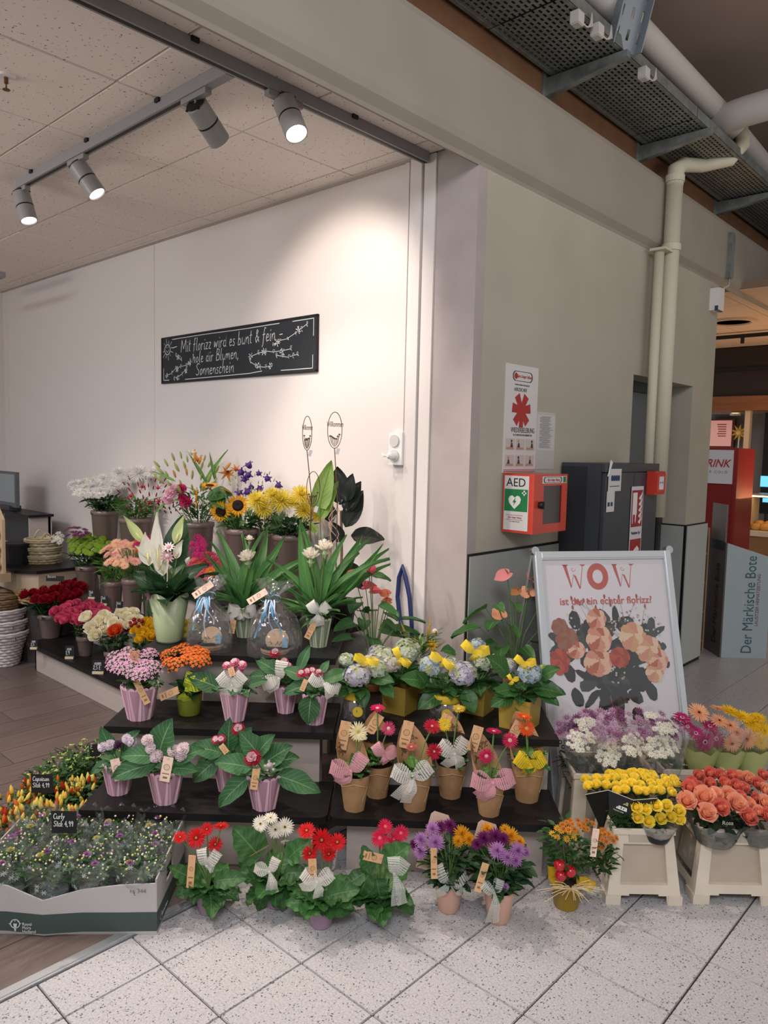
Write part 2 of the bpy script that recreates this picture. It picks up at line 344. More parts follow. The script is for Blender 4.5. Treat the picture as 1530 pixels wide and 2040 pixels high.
# ------------------------------------------------------------------ floors
TX0, TY0, TS = -1.954, 0.853, .3045
fl_ = struct(build('floor', MB().box((-2.15, -3, -.06), (3.2, 13, -.006)).box((-4, 5.96, -.06), (-2.15, 13, -.006)), M_grout))
tm = {}
def tile(x0, x1, y0, y1):
    k = (round(x1 - x0, 3), round(y1 - y0, 3))
    if k not in tm:
        w, h = k[0] - .0045, k[1] - .0045; b = .0015; q = MB()
        q.add([(0, 0, -.006), (w, 0, -.006), (w, h, -.006), (0, h, -.006), (b, b, 0), (w - b, b, 0), (w - b, h - b, 0), (b, h - b, 0)],
              [(4, 5, 6, 7), (0, 1, 5, 4), (1, 2, 6, 5), (2, 3, 7, 6), (3, 0, 4, 7)])
        tm[k] = q.mesh('tile', M_tile)
    link('tile', tm[k], fl_, (x0 + .00225, y0 + .00225, R_.uniform(-.0004, .0004)))
n = 0
for j in range(-3, 27):
    for i in range(-1, 9):
        x0 = TX0 + i * TS; y0 = TY0 + j * .3033; x1 = x0 + TS
        if i < 0:
            x0 = -2.135
            if y0 > 5.6: x0 = TX0 - TS
        lim = 1.4 - .45 * max(0, y0 - 1.5)
        if x0 > lim: continue
        tile(x0, x1, y0, y0 + .3033); n += 1
fs_ = struct(build('floor_shop', MB().box((-8, -3, -.06), (-2.175, 2.85, -.004)), M_grout))
pk = MB(); pk.box((0, 0, -.004), (.1935, 1.2165, 0)); pk = pk.mesh('plank', M_wood)
for i in range(26):
    off = R_.uniform(0, 1.2)
    for j in range(5):
        y = -1.9 + off + j * 1.22
        if y > 2.5: continue
        link('plank', pk, fs_, (-2.372 - i * .197, y, R_.uniform(-.0003, .0003)))
struct(build('trim_1', MB().box((-2.178, -3, -.02), (-2.137, 2.83, .006)).box((-2.17, -3, .006), (-2.145, 2.83, .0085)), M_alu))

# ------------------------------------------------------------------ walls of the shop
wb = struct(build('wall_back', MB().box((-7.7, 2.84, 0), (-2.3, 2.95, 3.1)), M_black))
for a, b in ((-7.62, -7.515), (-7.505, -4.872), (-4.862, -2.468)):
    build('wall_panel', MB().box((a, 2.83, 0), (b, 2.845, 2.995)), M_wallb, wb)
for x in (-7.51, -4.867):
    build('joint_strip', MB().box((x - .012, 2.826, 0), (x + .012, 2.832, 2.99)), M_wallb, wb)
for a, b, d in ((-2.462, -2.392, .022), (-2.382, -2.312, .012)):
    build('corner_profile', MB().box((a, 2.83 - d, 0), (b, 2.84, 2.995)), M_wallb, wb)
struct(build('wall_left', MB().box((-7.7, -3, 0), (-7.6, 2.84, 3.1)), M_wallb))
struct(build('column', MB().box((-2.31, 2.828, 0), (-2.07, 2.9, 3.0)), M_col))
# shop ceiling
ce = struct(build('ceiling', MB().box((-7.7, -3, 3.012), (-2.085, 2.9, 3.06)), mat('ceiling_grid', '6E665E', rough=.8)))
xs = [-2.085, -2.24, -2.847] + [-2.847 - .622 * k for k in range(1, 9)]; ys = [-2.1 + .6 * k for k in range(9)] + [2.83]
for i in range(len(xs) - 1):
    for j in range(len(ys) - 1):
        a, b = xs[i + 1] + .006, xs[i] - .006; c, d = ys[j] + .006, ys[j + 1] - .006; z = 3.0 + R_.uniform(-.001, .002)
        q = MB().add([(a, c, z), (b, c, z), (b, d, z), (a, d, z), (a - .003, c - .003, z + .012), (b + .003, c - .003, z + .012), (b + .003, d + .003, z + .012), (a - .003, d + .003, z + .012)],
                     [(3, 2, 1, 0), (0, 1, 5, 4), (1, 2, 6, 5), (2, 3, 7, 6), (3, 0, 4, 7)])
        build('ceiling_tile', q, M_ceil, ce)
build('edge_angle', MB().box((-7.6, 2.79, 2.992), (-2.36, 2.832, 3.0)), mat('edge_angle', 'BDB4AC', rough=.7), ce)

# ------------------------------------------------------------------ mall side wall, beam, upper wall, ceiling
wr = MB().box((-2.3, 2.9, 0), (-2.07, 4.53, 3.0)).box((-2.3, 4.53, 2.1), (-2.07, 5.52, 3.0)).box((-3.2, 5.52, 0), (-2.07, 5.93, 3.0))
struct(build('wall_right', wr, M_green))
bm_ = MB()
prof = [(-2.07, 2.885), (-2.062, 2.9), (-2.03, 2.93), (-2.02, 2.96), (-2.02, 3.30), (-2.03, 3.33), (-2.07, 3.355), (-2.10, 3.355), (-2.08, 2.885)]
m_ = len(prof); Y0, Y1 = -3, 9.5
bm_.add([(x, Y0, z) for x, z in prof] + [(x, Y1, z) for x, z in prof],
        [(i, m_ + i, m_ + (i + 1) % m_, (i + 1) % m_) for i in range(m_)] + [tuple(range(m_)), tuple(range(m_, 2 * m_))[::-1]])
struct(build('beam', bm_, M_beam))
struct(build('wall_upper', MB().box((-2.5, -3, 3.3), (-2.12, 12, 4.3)), M_brown))
struct(build('ceiling_mall', MB().box((-2.5, -3, 4.2), (3.4, 12, 4.3)), M_slab))
# cladding on the lower wall
cl = MB().box((-2.072, 2.842, 0), (-2.064, 5.99, .02))
cl = struct(build('baseboard_right', MB().box((-2.072, 2.835, 0), (-2.0635, 4.53, 1.112)).box((-2.072, 5.53, 0), (-2.0635, 5.95, 1.09)).box((-2.3, 5.513, 0), (-2.07, 5.53, 1.09)), M_black))
for a, b in ((2.842, 3.72), (3.73, 4.52)):
    build('cladding_panel', MB().box((-2.066, a, .02), (-2.058, b, 1.1)), M_clad, cl)
build('cladding_panel', MB().box((-2.066, 5.545, .03), (-2.056, 5.95, 1.08)), M_cladl, cl)
build('cladding_panel', MB().box((-2.3, 5.505, .03), (-2.075, 5.515, 1.08)), M_clad, cl)

# door in its recess, with the lettering that shows beside the pipe
dr = struct(build('door_1', MB().box((-2.3, 4.53, 0), (-2.27, 5.52, 2.1)), mat('door_grey', '63686A', rough=.5)))
build('door_frame', MB().box((-2.28, 4.53, 2.03), (-2.24, 5.52, 2.1)).box((-2.28, 5.44, 0), (-2.24, 5.52, 2.05)).box((-2.28, 4.53, 0), (-2.24, 4.6, 2.05)), M_dark, dr)
build('door_seal', MB().box((-2.27, 5.40, 0), (-2.235, 5.44, 2.03)), M_black, dr)
M_lett = mat('white_lettering', 'C8CCCC', rough=.6)
text('Zutritt nur', .16, M_lett, dr, (-2.268, 4.58, 1.70), RX, ax='CENTER')
text('Mitarbeiter', .16, M_lett, dr, (-2.268, 4.60, 1.585), RX, ax='CENTER')

# ------------------------------------------------------------------ track lighting
t = root('lighting_track', 'grey track rail running along the shop opening beside the beam', 'track rail', (-2.36, 0, 2.965))
build('rail', MB().box((-.02, -2.9, -.012), (.02, 2.8, .034)), M_track, t)
build('rail_slot', MB().box((-.008, -2.9, -.0135), (.008, 2.8, -.011)), M_black, t)
for y in (.7, 1.52, 2.3): build('clip', MB().box((-.03, y - .015, .02), (.03, y + .015, .036)), M_black, t)
t2 = root('lighting_track', 'grey track rail crossing the tiled ceiling at right angles to the opening', 'track rail', (0, 1.70, 2.965))
build('rail', MB().box((-4.3, -.02, -.012), (-2.385, .02, .034)), M_track, t2)
build('rail_slot', MB().box((-4.28, -.008, -.0135), (-2.6, .008, -.011)), M_black, t2)
for x in (-2.85, -3.47, -4.09): build('clip', MB().box((x - .015, -.03, .02), (x + .015, .03, .036)), M_black, t2)
t3 = root('lighting_track', 'grey end of a third track rail far back over the counter', 'track rail', tuple(atY(-20, 556, 2.2)))
build('rail', MB().box((-.6, -.02, -.02), (.25, .02, .02)), M_track, t3)
M_lens = mat('lamp_lens', 'FFF3E6', rough=.3, emit=14)
M_lens2 = mat('lamp_lens_dim', 'FFF3E6', rough=.3, emit=3)
def tracklight(px, py, on, val, d, lab, power, angle, cc='FFE6D2', tang='X', lens=None, blend=.6):
    top = atX(px, py, val) if on == 'X' else atY(px, py, val)
    d = Vector(d).normalized(); r = root('track_spotlight', lab, 'spotlight', tuple(top), group=None)
    q = dirq(d, axis='Z'); R0, L0 = .045, .165
    def loc(mb): return mb
    a = MB().lathe([(.0, 0), (.04, 0), (R0, .004), (R0, .078), (R0 - .003, .08), (R0 - .003, .084), (R0, .086), (R0, L0), (R0 - .004, L0), (R0 - .006, L0 - .012), (0, L0 - .012)], 28)
    build('lamp_body', a, mat('lamp_grey', '908E8C', rough=.4), r, smooth=False, rot=q)
    build('seam_ring', MB().lathe([(R0 - .002, .0795), (R0 + .0006, .0795), (R0 + .0006, .0845), (R0 - .002, .0845)], 28), M_black, r, rot=q)
    build('lens', MB().lathe([(0, L0 - .006), (R0 - .007, L0 - .006), (R0 - .007, L0 - .008), (0, L0 - .008)], 24), lens or M_lens, r, rot=q)
    fins = MB()
    for k in range(9): fins.box((-.034, -.034 + k * .0085, -.006), (.034, -.0325 + k * .0085, .002))
    fins.lathe([(.035, -.006), (.04, -.006), (.04, 0), (.035, 0)], 20)
    build('heat_sink', fins, M_black, r, rot=q)
    up = 2.953 - top.z
    build('stem', MB().tube([(0, 0, 0), (0, 0, max(.01, up))], .006, 8).tube([(0, 0, 0), tuple(d * .03)], .01, 8), M_track, r)
    ln = .085
    bx = MB().box((-.014, -ln, up - .022), (.014, ln, up)) if tang == 'Y' else MB().box((-ln, -.014, up - .022), (ln, .014, up))
    build('adapter', bx, M_track, r)
    if power:
        spot('spot_beam', tuple(top + d * (L0 + .012)), d, power, angle, blend, cc)
    return r
tracklight(566, 203, 'X', -2.36, (.5, -.03, -.866), 'lit grey spotlight on the opening rail, its round lens glowing', 90, 112, 'FFECDF', 'Y')
tracklight(390, 208, 'Y', 1.70, (-.22, .80, -.50), 'grey spotlight showing its finned back, nearest the rail corner', 50, 74, 'FFEEE4', 'X')
tracklight(155, 330, 'Y', 1.70, (.45, .35, -.8), 'grey spotlight in the middle of the crossing rail', 60, 80, 'FFECE0', 'X', M_lens2)
tracklight(42, 385, 'Y', 1.70, (.35, .1, -.93), 'grey spotlight at the far end of the crossing rail', 50, 90, 'FFEEE6', 'X', M_lens2)
sp = root('sprinkler', 'small brass fire sprinkler head hanging from a ceiling tile at upper left', 'sprinkler', tuple(at(12, 150, 3.0)))
build('rosette', MB().lathe([(.0, 0), (.035, 0), (.03, -.008), (0, -.008)], 20), M_white, sp)
build('nozzle', MB().lathe([(.008, -.004), (.008, -.03), (.003, -.032), (.003, -.05), (.014, -.052), (.014, -.055), (0, -.056)], 12), mat('brass', '7A5A40', rough=.4, metal=.8), sp)

# ------------------------------------------------------------------ cable tray, pipes
ct = root('cable_tray', 'perforated galvanised cable tray running above the beam', 'cable tray', (-1.9, 0, 3.5))
def perforated(x0, x1, y0, y1, z, px_, py_, hx, hy):
    """sheet with real slots, as bars between them"""
    q = MB(); nx = int((x1 - x0) / px_); ny = int((y1 - y0) / py_)
    for i in range(nx + 1):
        a = x0 + i * px_; b = min(x1, a + px_ - hx)
        if b > a: q.add([(a, y0, z), (b, y0, z), (b, y1, z), (a, y1, z)], [(0, 3, 2, 1)])
    for i in range(nx):
        a = x0 + i * px_ + px_ - hx; b = a + hx; s = (i % 2) * .5 * py_
        for j in range(ny):
            c = y0 + j * py_ + s; q.add([(a, c, z), (b, c, z), (b, c + py_ - hy, z), (a, c + py_ - hy, z)], [(0, 3, 2, 1)])
    return q
for y0 in (1.4, 2.9, 4.4, 5.9):
    a = perforated(-.17, .17, y0, y0 + 1.49, 0, .026, .038, .011, .024)
    for sx_ in (-.19, .17): a.box((sx_, y0, -.002), (sx_ + .02, y0 + 1.49, .004))
    for sx_ in (-.19, .188): a.box((sx_, y0, 0), (sx_ + .002, y0 + 1.49, .06))
    build('tray_section', a, M_galv, ct, kind='stuff')
build('tray_shade_sheet', MB().box((-.18, 1.4, .05), (.18, 7.4, .056)), mat('tray_shadow', '3A3A38', rough=.9), ct)  # dark sheet standing in for the shade inside the tray
for px_, py_ in ((1085, 165), (1300, 290), (1440, 405)):
    y = at(px_, py_, 3.48).y
    b = root('tray_bracket', {1085: 'grey cantilever bracket under the nearest stretch of cable tray', 1300: 'grey cantilever bracket under the tray above the pipe elbow', 1440: 'farthest grey cantilever bracket under the cable tray'}[px_], 'bracket', (-2.12, y, 3.46))
    build('arm', MB().add([(0, -.02, -.06), (0, .02, -.06), (0, .02, .03), (0, -.02, .03), (.44, -.02, 0), (.44, .02, 0), (.44, .02, .03), (.44, -.02, .03)],
                          [(0, 3, 2, 1), (4, 5, 6, 7), (0, 1, 5, 4), (1, 2, 6, 5), (2, 3, 7, 6), (3, 0, 4, 7)]), M_galv, b)
    build('wall_plate', MB().box((0, -.04, -.09), (.008, .04, .06)), M_galv, b)
# junction boxes and loose cables on the tray
for px_, py_, lab in ((1150, 35, 'grey junction box with loose cables beside the steep tray'), (1190, 60, 'white junction box hanging at the corner of the steep tray'),
                      (1283, 145, 'white junction box on the right rim of the cable tray'), (1283, 300, 'small white box on the left rim of the cable tray above the pipe bend')):
    p = at(px_, py_, 3.47); b = root('junction_box', lab, 'junction box', tuple(p))
    build('housing', MB().box((-.02, -.026, -.03), (.02, .026, .02)), M_pipe, b)
    build('lid', MB().box((-.017, -.022, -.034), (.017, .022, -.03)), M_pipe, b)
    if px_ < 1300 and py_ < 200:
        q = MB()
        for k in range(3): q.tube([(.0, .02, 0), (.005 + .01 * k, .04, -.015 - .008 * k), (.015 + .006 * k, .065, -.02), (.02, .08 + .01 * k, .0), (.02, .09, .05)], .003, 6)
        build('cable', q, M_pipe, b, smooth=True)
# steep galvanised tray crossing up
p0 = atX(1236, 100, -1.72); p1 = p0 + Vector((.16, -.02, .62))
st = root('steep_cable_tray', 'blue grey perforated tray rising steeply from the long tray', 'cable tray', tuple(p0))
d = (p1 - p0); L_ = d.length; wv = Vector((.45, .89, 0)).normalized(); q = MB(); hw = .08
for k in range(7):
    z0_ = k * L_ / 7
    q.box((-hw, z0_, 0), (hw, z0_ + .045, .003)); 
    for x0_ in (-hw, -.035, .025): q.box((x0_, z0_ + .045, 0), (x0_ + (.045 if x0_ > -hw else .04), z0_ + L_ / 7, .003))
for s in (-hw, hw):
    q.box((s - .002, 0, 0), (s + .002, L_, .055))
M_blue = mat('galvanised_blue', '858E94', rough=.45, metal=.4)
yv = d.normalized(); xv = (wv - yv * wv.dot(yv)).normalized(); zv = xv.cross(yv)
o = build('tray_section', q, [M_blue, M_black], st, kind='stuff'); o.rotation_mode = 'QUATERNION'
o.rotation_quaternion = Matrix([[xv.x, yv.x, zv.x], [xv.y, yv.y, zv.y], [xv.z, yv.z, zv.z]]).to_quaternion()
# big pipe with elbow
bp_ = root('service_pipe', 'thick pale grey pipe running above the mall beside the cable tray', 'pipe', (0, 0, 0))
P = [at(1270, 60, 3.72), at(1440, 235, 3.72), at(1560, 375, 3.72)]
build('pipe_run', MB().tube([P[0] + (P[0] - P[1]) * .5, P[0], P[1], P[2], P[2] + (P[2] - P[1])], .068, 18), M_pipe, bp_, smooth=True)
e = P[1]; c_ = [e + Vector((0, -.02, -.02)), e + Vector((.01, -.08, -.05)), e + Vector((.07, -.14, -.07)), e + Vector((.18, -.17, -.07)), e + Vector((1.2, -.22, -.07))]
build('elbow', MB().tube(c_, [.085, .088, .088, .085, .085], 18), M_pipe, bp_, smooth=True)
build('socket_ring', MB().tube([c_[0], c_[0] + (c_[1] - c_[0]) * .6], .095, 18), M_pipe, bp_, smooth=True)
wp = root('down_pipe', 'cream painted pipe running down the mall wall past the door', 'pipe', (-1.965, 4.75, 0))
build('pipe_run', MB().tube([(0, 0, 1.2), (0, 0, 3.33)], .05, 16), M_pipec, wp, smooth=True)
build('thin_pipe', MB().tube([(-.03, -.105, 1.2), (-.03, -.105, 2.88)], .03, 12), M_pipec, wp, smooth=True)
q = at(1480, 288, 3.6) - Vector((-1.965, 4.75, 0)); q2 = at(1400, 330, 3.47) - Vector((-1.965, 4.75, 0)); q3 = at(1455, 318, 3.5) - Vector((-1.965, 4.75, 0))
build('bend', MB().tube([(0, 0, 3.28), (0, .01, 3.38), (.02, .06, 3.42), q2, q3, q, q + Vector((-.05, .1, .15))], [.052, .052, .045, .042, .042, .042, .042], 14), M_pipec, wp, smooth=True)
for z in (3.3, 2.88): build('collar', MB().lathe([(.05, 0), (.058, 0), (.058, .04), (.05, .04)], 18, c=(0, 0, z)), M_pipec, wp)
build('clamp', MB().box((-.07, -.16, 2.86), (.03, .06, 2.875)), M_pipec, wp)
# sensor boxes at the far end of the wall
s_ = root('cable_conduit', 'short grey conduit with a cable at the top of the far wall end', 'conduit', tuple(atX(1455, 465, -2.015)))
z0 = atX(1450, 555, -2.015).z - s_.location.z
build('conduit', MB().box((-.01, -.03, z0), (.03, .03, 0)), M_galv, s_)
build('cable', MB().tube([(.01, 0, z0), (.02, -.03, z0 - .06), (0, -.16, z0 - .12)], .007, 6), M_pipe, s_, smooth=True)
s_ = root('door_sensor', 'small white sensor on the edge of the far wall', 'sensor', tuple(atX(1424, 598, -2.05)))
build('housing', MB().box((-.02, -.05, -.08), (.05, .05, .08)), M_white, s_)
build('eye', MB().box((.02, -.052, -.085), (.045, .05, -.05)), mat('eye_blue', '3A4A6A', rough=.2), s_)

# ------------------------------------------------------------------ chalkboard
xa, xb = -4.737, -3.132
cb = root('chalkboard', 'long black chalkboard with white handwriting and drawn flowers on the wall', 'chalkboard', (xa, 2.83, 2.023))
w, h = xb - xa, .304
build('board', MB().box((0, -.012, 0), (w, 0, h)), mat('slate', '23272B', rough=.75), cb)
fr = MB()
for a, b in (((-.006, -.016, -.006), (w + .006, 0, .004)), ((-.006, -.016, h - .004), (w + .006, 0, h + .006)), ((-.006, -.016, 0), (.004, 0, h)), ((w - .004, -.016, 0), (w + .006, 0, h))): fr.box(a, b)
build('frame', fr, M_black, cb)
M_chalk = mat('chalk', 'D8DAD6', rough=.9)
lw_ = .0042
def chalk(name, fn, wd_=lw_):
    q = MB(); fn(q); build(name, q, M_chalk, cb, loc=(0, -.0125, 0), rot=RY)
chalk('chalk_lettering', lambda q: hand(q, 'Mit florizz wird es bunt & fein -', .24, .195, .082, lw_, .001, sp=.10))
chalk('chalk_lettering', lambda q: hand(q, 'hole dir Blumen,', .38, .115, .075, lw_, -.002, sp=.13))
chalk('chalk_lettering', lambda q: hand(q, 'Sonnenschein', .42, .032, .078, lw_, .0, sp=.12))
def edge(q, i):
    stroke(q, ([(.13, h - .014), (.5, h - .012), (.95, h - .016), (1.28, h - .014)], [(1.4, h - .015), (w - .025, h - .014), (w - .026, h - .11)], [(.02, .1), (.02, .018), (.09, .016)], [(.29, .012), (.7, .014), (1.0, .016), (1.12, .024)], [(1.3, .018), (w - .03, .016), (w - .03, .09)])[i], .004)
for _e in range(5): chalk('chalk_border', lambda q: edge(q, _e))
def sun(q):
    cx_, cy_ = .07, .225
    for r in (.036, .033): stroke(q, [(cx_ + r * math.cos(t * PI / 12), cy_ + r * math.sin(t * PI / 12)) for t in range(25)], .004)
    stroke(q, [(cx_ - .015, cy_ - .005), (cx_ - .005, cy_ - .018), (cx_ + .012, cy_ - .014), (cx_ + .018, cy_ - .002)], .003)
    for s in (-.01, .01): stroke(q, [(cx_ + s, cy_ + .012), (cx_ + s, cy_ + .02)], .004)
    for k in range(12):
        t = k * PI / 6 + .2; a, b = .044, (.075 if k % 2 else .06)
        x1, y1 = cx_ + b * math.cos(t), cy_ + b * math.sin(t)
        if 0 < x1 < w and 0 < y1 < h: stroke(q, [(cx_ + a * math.cos(t), cy_ + a * math.sin(t)), (x1, y1)], .0028)
    stroke(q, [(.13, .232), (.19, .238)], .0045)
chalk('chalk_sun', sun)
def sprig(q, pts, fl, seed):
    r = random.Random(seed); stroke(q, pts, .003)
    for i, (x, y) in enumerate(pts):
        for s in (-1, 1):
            a = r.uniform(.3, 1.2) * s; l = r.uniform(.014, .024)
            stroke(q, [(x, y), (x + l * .6 * math.cos(a) - .004, y + l * .6 * math.sin(a) + .006), (x + l * math.cos(a), y + l * math.sin(a)), (x + l * .6 * math.cos(a) + .005, y + l * .5 * math.sin(a) - .004), (x, y)], .0022)
    for x, y, k in fl:
        for j in range(7):
            t = j * 2 * PI / 7 + r.random(); stroke(q, [(x, y), (x + k * math.cos(t), y + k * math.sin(t))], .0045)
chalk('chalk_flowers', lambda q: (sprig(q, [(.06, .05), (.12, .06), (.17, .09), (.23, .1), (.3, .105), (.35, .13)], [(.19, .085, .02), (.34, .115, .02), (.06, .045, .015)], 1),
                                  sprig(q, [(.15, .03), (.2, .03), (.25, .05), (.3, .08)], [(.2, .025, .016), (.3, .07, .018)], 2), sprig(q, [(.17, .18), (.21, .165), (.24, .145)], [(.2, .165, .018)], 3)))
chalk('chalk_flowers', lambda q: (sprig(q, [(1.0, .115), (1.08, .13), (1.15, .14), (1.22, .13), (1.3, .13), (1.38, .135)], [(1.01, .12, .02), (1.14, .135, .024), (1.31, .12, .024)], 4),
                                  sprig(q, [(1.0, .09), (1.05, .065), (1.1, .05), (1.15, .045), (1.2, .05)], [(1.08, .06, .018), (1.2, .05, .018)], 5),
                                  sprig(q, [(1.25, .11), (1.3, .1), (1.36, .09), (1.4, .095), (1.44, .1)], [], 6),
                                  sprig(q, [(1.22, .17), (1.28, .19), (1.35, .195), (1.42, .22), (1.47, .24), (1.52, .262)], [(1.26, .18, .024), (1.45, .235, .022)], 7)))

# ------------------------------------------------------------------ socket on the wall with a thin cable duct
sk = root('wall_socket', 'white double socket with a plug on the wall beside the corner profile', 'socket', (-2.508, 2.83, 1.52))
build('housing', MB().box((-.045, -.035, 0), (.045, 0, .162)), M_white, sk)
for z in (.12, .045): build('socket_face', MB().lathe([(0, .0), (.026, 0), (.03, .004), (.03, .008), (0, .008)], 20), mat('socket_face', 'C9C5BE', rough=.5), sk, loc=(-.003, -.035, z), rot=(PI / 2, 0, 0))
build('plug', MB().lathe([(.02, 0), (.018, .03), (.008, .045), (0, .045)], 14).tube([(0, 0, .03), (-.03, 0, .04), (-.045, .01, .035)], .006, 6), M_white, sk, loc=(-.003, -.043, .045), rot=(PI / 2, 0, 0))
build('cable_duct', MB().box((.005, -.012, .162), (.03, 0, 1.47)), M_wallb, sk)

# ------------------------------------------------------------------ first aid poster, leaflet, AED cabinet
M_paper = mat('paper', 'D2D0CE', rough=.5); M_red = mat('sign_red', 'A8322E', rough=.5); M_grn = mat('sign_green', '1E7A44', rough=.5)
M_dk = mat('print_dark', '3C3C40', rough=.6); M_txt = mat('print_grey', '7C7C80', rough=.6)
xp = -2.07
ps = root('rescue_poster', 'tall white rescue poster with a red seven-armed asterisk, on the wall above the defibrillator box', 'poster', (xp, 3.1, 1.495))
pw, ph = .295, .535
build('sheet', MB().box((0, 0, 0), (.006, pw, ph)), M_paper, ps)
def poly(mb, P, x=.0068, mi=0): mb.add([(x, a, b) for a, b in P], [tuple(range(len(P)))], mi); return mb
cy_, cz_ = .145, .312
q = MB()
for ang in (8, 60, 120, 172, 228, 270, 312):
    t = math.radians(ang); L1 = .085; dx, dz = math.cos(t), math.sin(t); a0, a1 = .016, (.019 if ang == 270 else .024)
    poly(q, [(cy_ - dz * a0, cz_ + dx * a0), (cy_ + dz * a0, cz_ - dx * a0), (cy_ + dx * L1 + dz * a1, cz_ + dz * L1 - dx * a1), (cy_ + dx * L1 - dz * a1, cz_ + dz * L1 + dx * a1)], .0065 + .0001 * len(q.f))
build('asterisk', q, M_red, ps)
def capsule(mb, y0, y1, z0, z1, x, w_=.002, mi=0):
    r = (z1 - z0) / 2; cz = (z0 + z1) / 2; P = []
    for k in range(9): t = -PI / 2 + PI * k / 8; P.append((y1 - r + r * math.cos(t), cz + r * math.sin(t)))
    for k in range(9): t = PI / 2 + PI * k / 8; P.append((y0 + r + r * math.cos(t), cz + r * math.sin(t)))
    for i in range(len(P)):
        a, b = P[i], P[(i + 1) % len(P)]; ca = ((a[0] - (y0 + y1) / 2) * .9 + (y0 + y1) / 2, (a[1] - cz) * (1 - w_ / r) + cz); cb_ = ((b[0] - (y0 + y1) / 2) * .9 + (y0 + y1) / 2, (b[1] - cz) * (1 - w_ / r) + cz)
        mb.add([(x, *a), (x, *b), (x, *cb_), (x, *ca)], [(0, 1, 2, 3)], mi)
def logo(parent, y0, y1, z0, z1, x, s):
    q = MB(); capsule(q, y0, y1, z0, z1, x, .003); build('logo_outline', q, M_dk if s > .02 else M_red, parent)
    q = MB(); r = (z1 - z0) * .32; c0 = (y0 + (z1 - z0) * .6, (z0 + z1) / 2)
    poly(q, [(c0[0] + r * math.cos(k * PI / 6), c0[1] + r * math.sin(k * PI / 6)) for k in range(12)], x + .0002); build('logo_mark', q, M_red, parent)
    text('Björn Steiger Stiftung', s, M_red, parent, (x + .0003, (y0 + y1) / 2 + (z1 - z0) * .35, (z0 + z1) / 2), RX, sx=.75)
logo(ps, .055, .24, .455, .505, .0065, .022)
text('WWW.STEIGER-STIFTUNG.DE', .010, M_dk, ps, (.0068, .145, .437), RX)
text('HERZSICHER', .024, M_dk, ps, (.0068, .13, .413), RX, sx=.85)
text('WIEDERBELEBUNG', .036, M_dk, ps, (.0068, .165, .212), RX, sx=.72)
text('IN 3 SCHRITTEN ZUM LEBENSRETTER', .013, M_dk, ps, (.0068, .165, .188), RX, sx=.8)
for k in range(6):                                   # six little instruction pictures
    a, b = .012 + (k % 3) * .092, .112 - (k // 3) * .082; c = MB(); poly(c, [(a, b), (a + .084, b), (a + .084, b + .058), (a, b + .058)], .0064)
    build('picture_panel', c, mat('panel_pale', 'C4BAB4', rough=.6), ps)
    c = MB(); r = random.Random(k)
    hx = a + r.uniform(.02, .06)
    poly(c, [(hx + .008 * math.cos(t), b + .045 + .008 * math.sin(t)) for t in [j * PI / 4 for j in range(8)]], .0067, k % 2)
    poly(c, [(hx - .012, b + .01), (hx + .016, b + .008), (hx + .008, b + .036), (hx - .004, b + .036)], .0067)
    poly(c, [(a + .006, b + .004), (a + .075, b + .004), (a + .07, b + .014), (a + .01, b + .014)], .0068, 1)
    build('picture_figure', c, [M_dk, mat('skin_print', 'B08C78', rough=.6)], ps)
q = MB(); poly(q, [(0, .012), (pw, .012), (pw, .015), (0, .015)]); poly(q, [(0, .004), (pw, .004), (pw, .008), (0, .008)]); build('footer_line', q, M_red, ps)
lf = root('instruction_sheet', 'smaller sheet of fine print in a clear pocket, right of the rescue poster', 'notice', (xp, 3.40, 1.55))
build('pocket', MB().box((0, 0, -.04), (.003, .19, .26)), mat('pocket', 'BDBCB4', rough=.3), lf)
build('sheet', MB().box((.003, .012, .06), (.004, .185, .245)), mat('sheet', 'C9C8C6', rough=.6), lf)
q = MB(); r = random.Random(3)
for k in range(30):
    z = .235 - k * .0056; a = .03 + (.0 if k % 6 else .02); poly(q, [(a, z), (a + r.uniform(.07, .14), z), (a + .1, z + .0026), (a, z + .0026)], .0045)
build('fine_print', q, M_txt, lf)

M_aed = mat('aed_red', 'C9402C', rough=.35, coat=.3)
ae = root('aed_cabinet', 'red defibrillator cabinet with AED sign on its side, mounted on the wall', 'cabinet', (xp, 3.1, 1.205))
cw, chh, cd = .31, .288, .188
c = MB().box((.01, 0, 0), (cd - .012, cw, chh)); build('housing', c, M_aed, ae)
build('back_plate', MB().box((0, .02, .02), (.01, cw - .02, chh - .02)), M_dark, ae)
dq = MB()
dq.box((cd - .012, -.004, 0), (cd, .085, chh)).box((cd - .012, .262, 0), (cd, cw + .004, chh)).box((cd - .012, .085, 0), (cd, .262, .045)).box((cd - .012, .085, .232), (cd, .262, chh))
dor = build('door', dq, M_aed, ae)
build('door_window', MB().box((cd - .008, .085, .045), (cd - .005, .262, .232)), mat('dark_glass', '2A1414', rough=.08, spec=.6), dor)
kn = build('knob', MB().lathe([(0, 0), (.016, 0), (.016, .01), (.012, .022), (0, .024)], 16).box((-.018, -.005, .01), (.018, .005, .026)), M_black, dor, loc=(cd, .05, .14), rot=(0, PI / 2, 0))
sg = build('side_sign', MB().box((.02, -.0025, .012), (cd - .03, 0, chh - .01)), M_paper, ae)
tx = (cd - .01) / 2
text('AED', .058, M_black, ae, (tx - .003, -.003, .244), RY, sx=1.0)
q = MB().add([(.022, -.003, .105), (cd - .034, -.003, .105), (cd - .034, -.003, .213), (.022, -.003, .213)], [(0, 1, 2, 3)]); build('green_field', q, M_grn, ae)
hp = [(.0, -.036), (-.03, -.008), (-.036, .012), (-.028, .026), (-.014, .03), (0, .02), (.014, .03), (.028, .026), (.036, .012), (.03, -.008)]
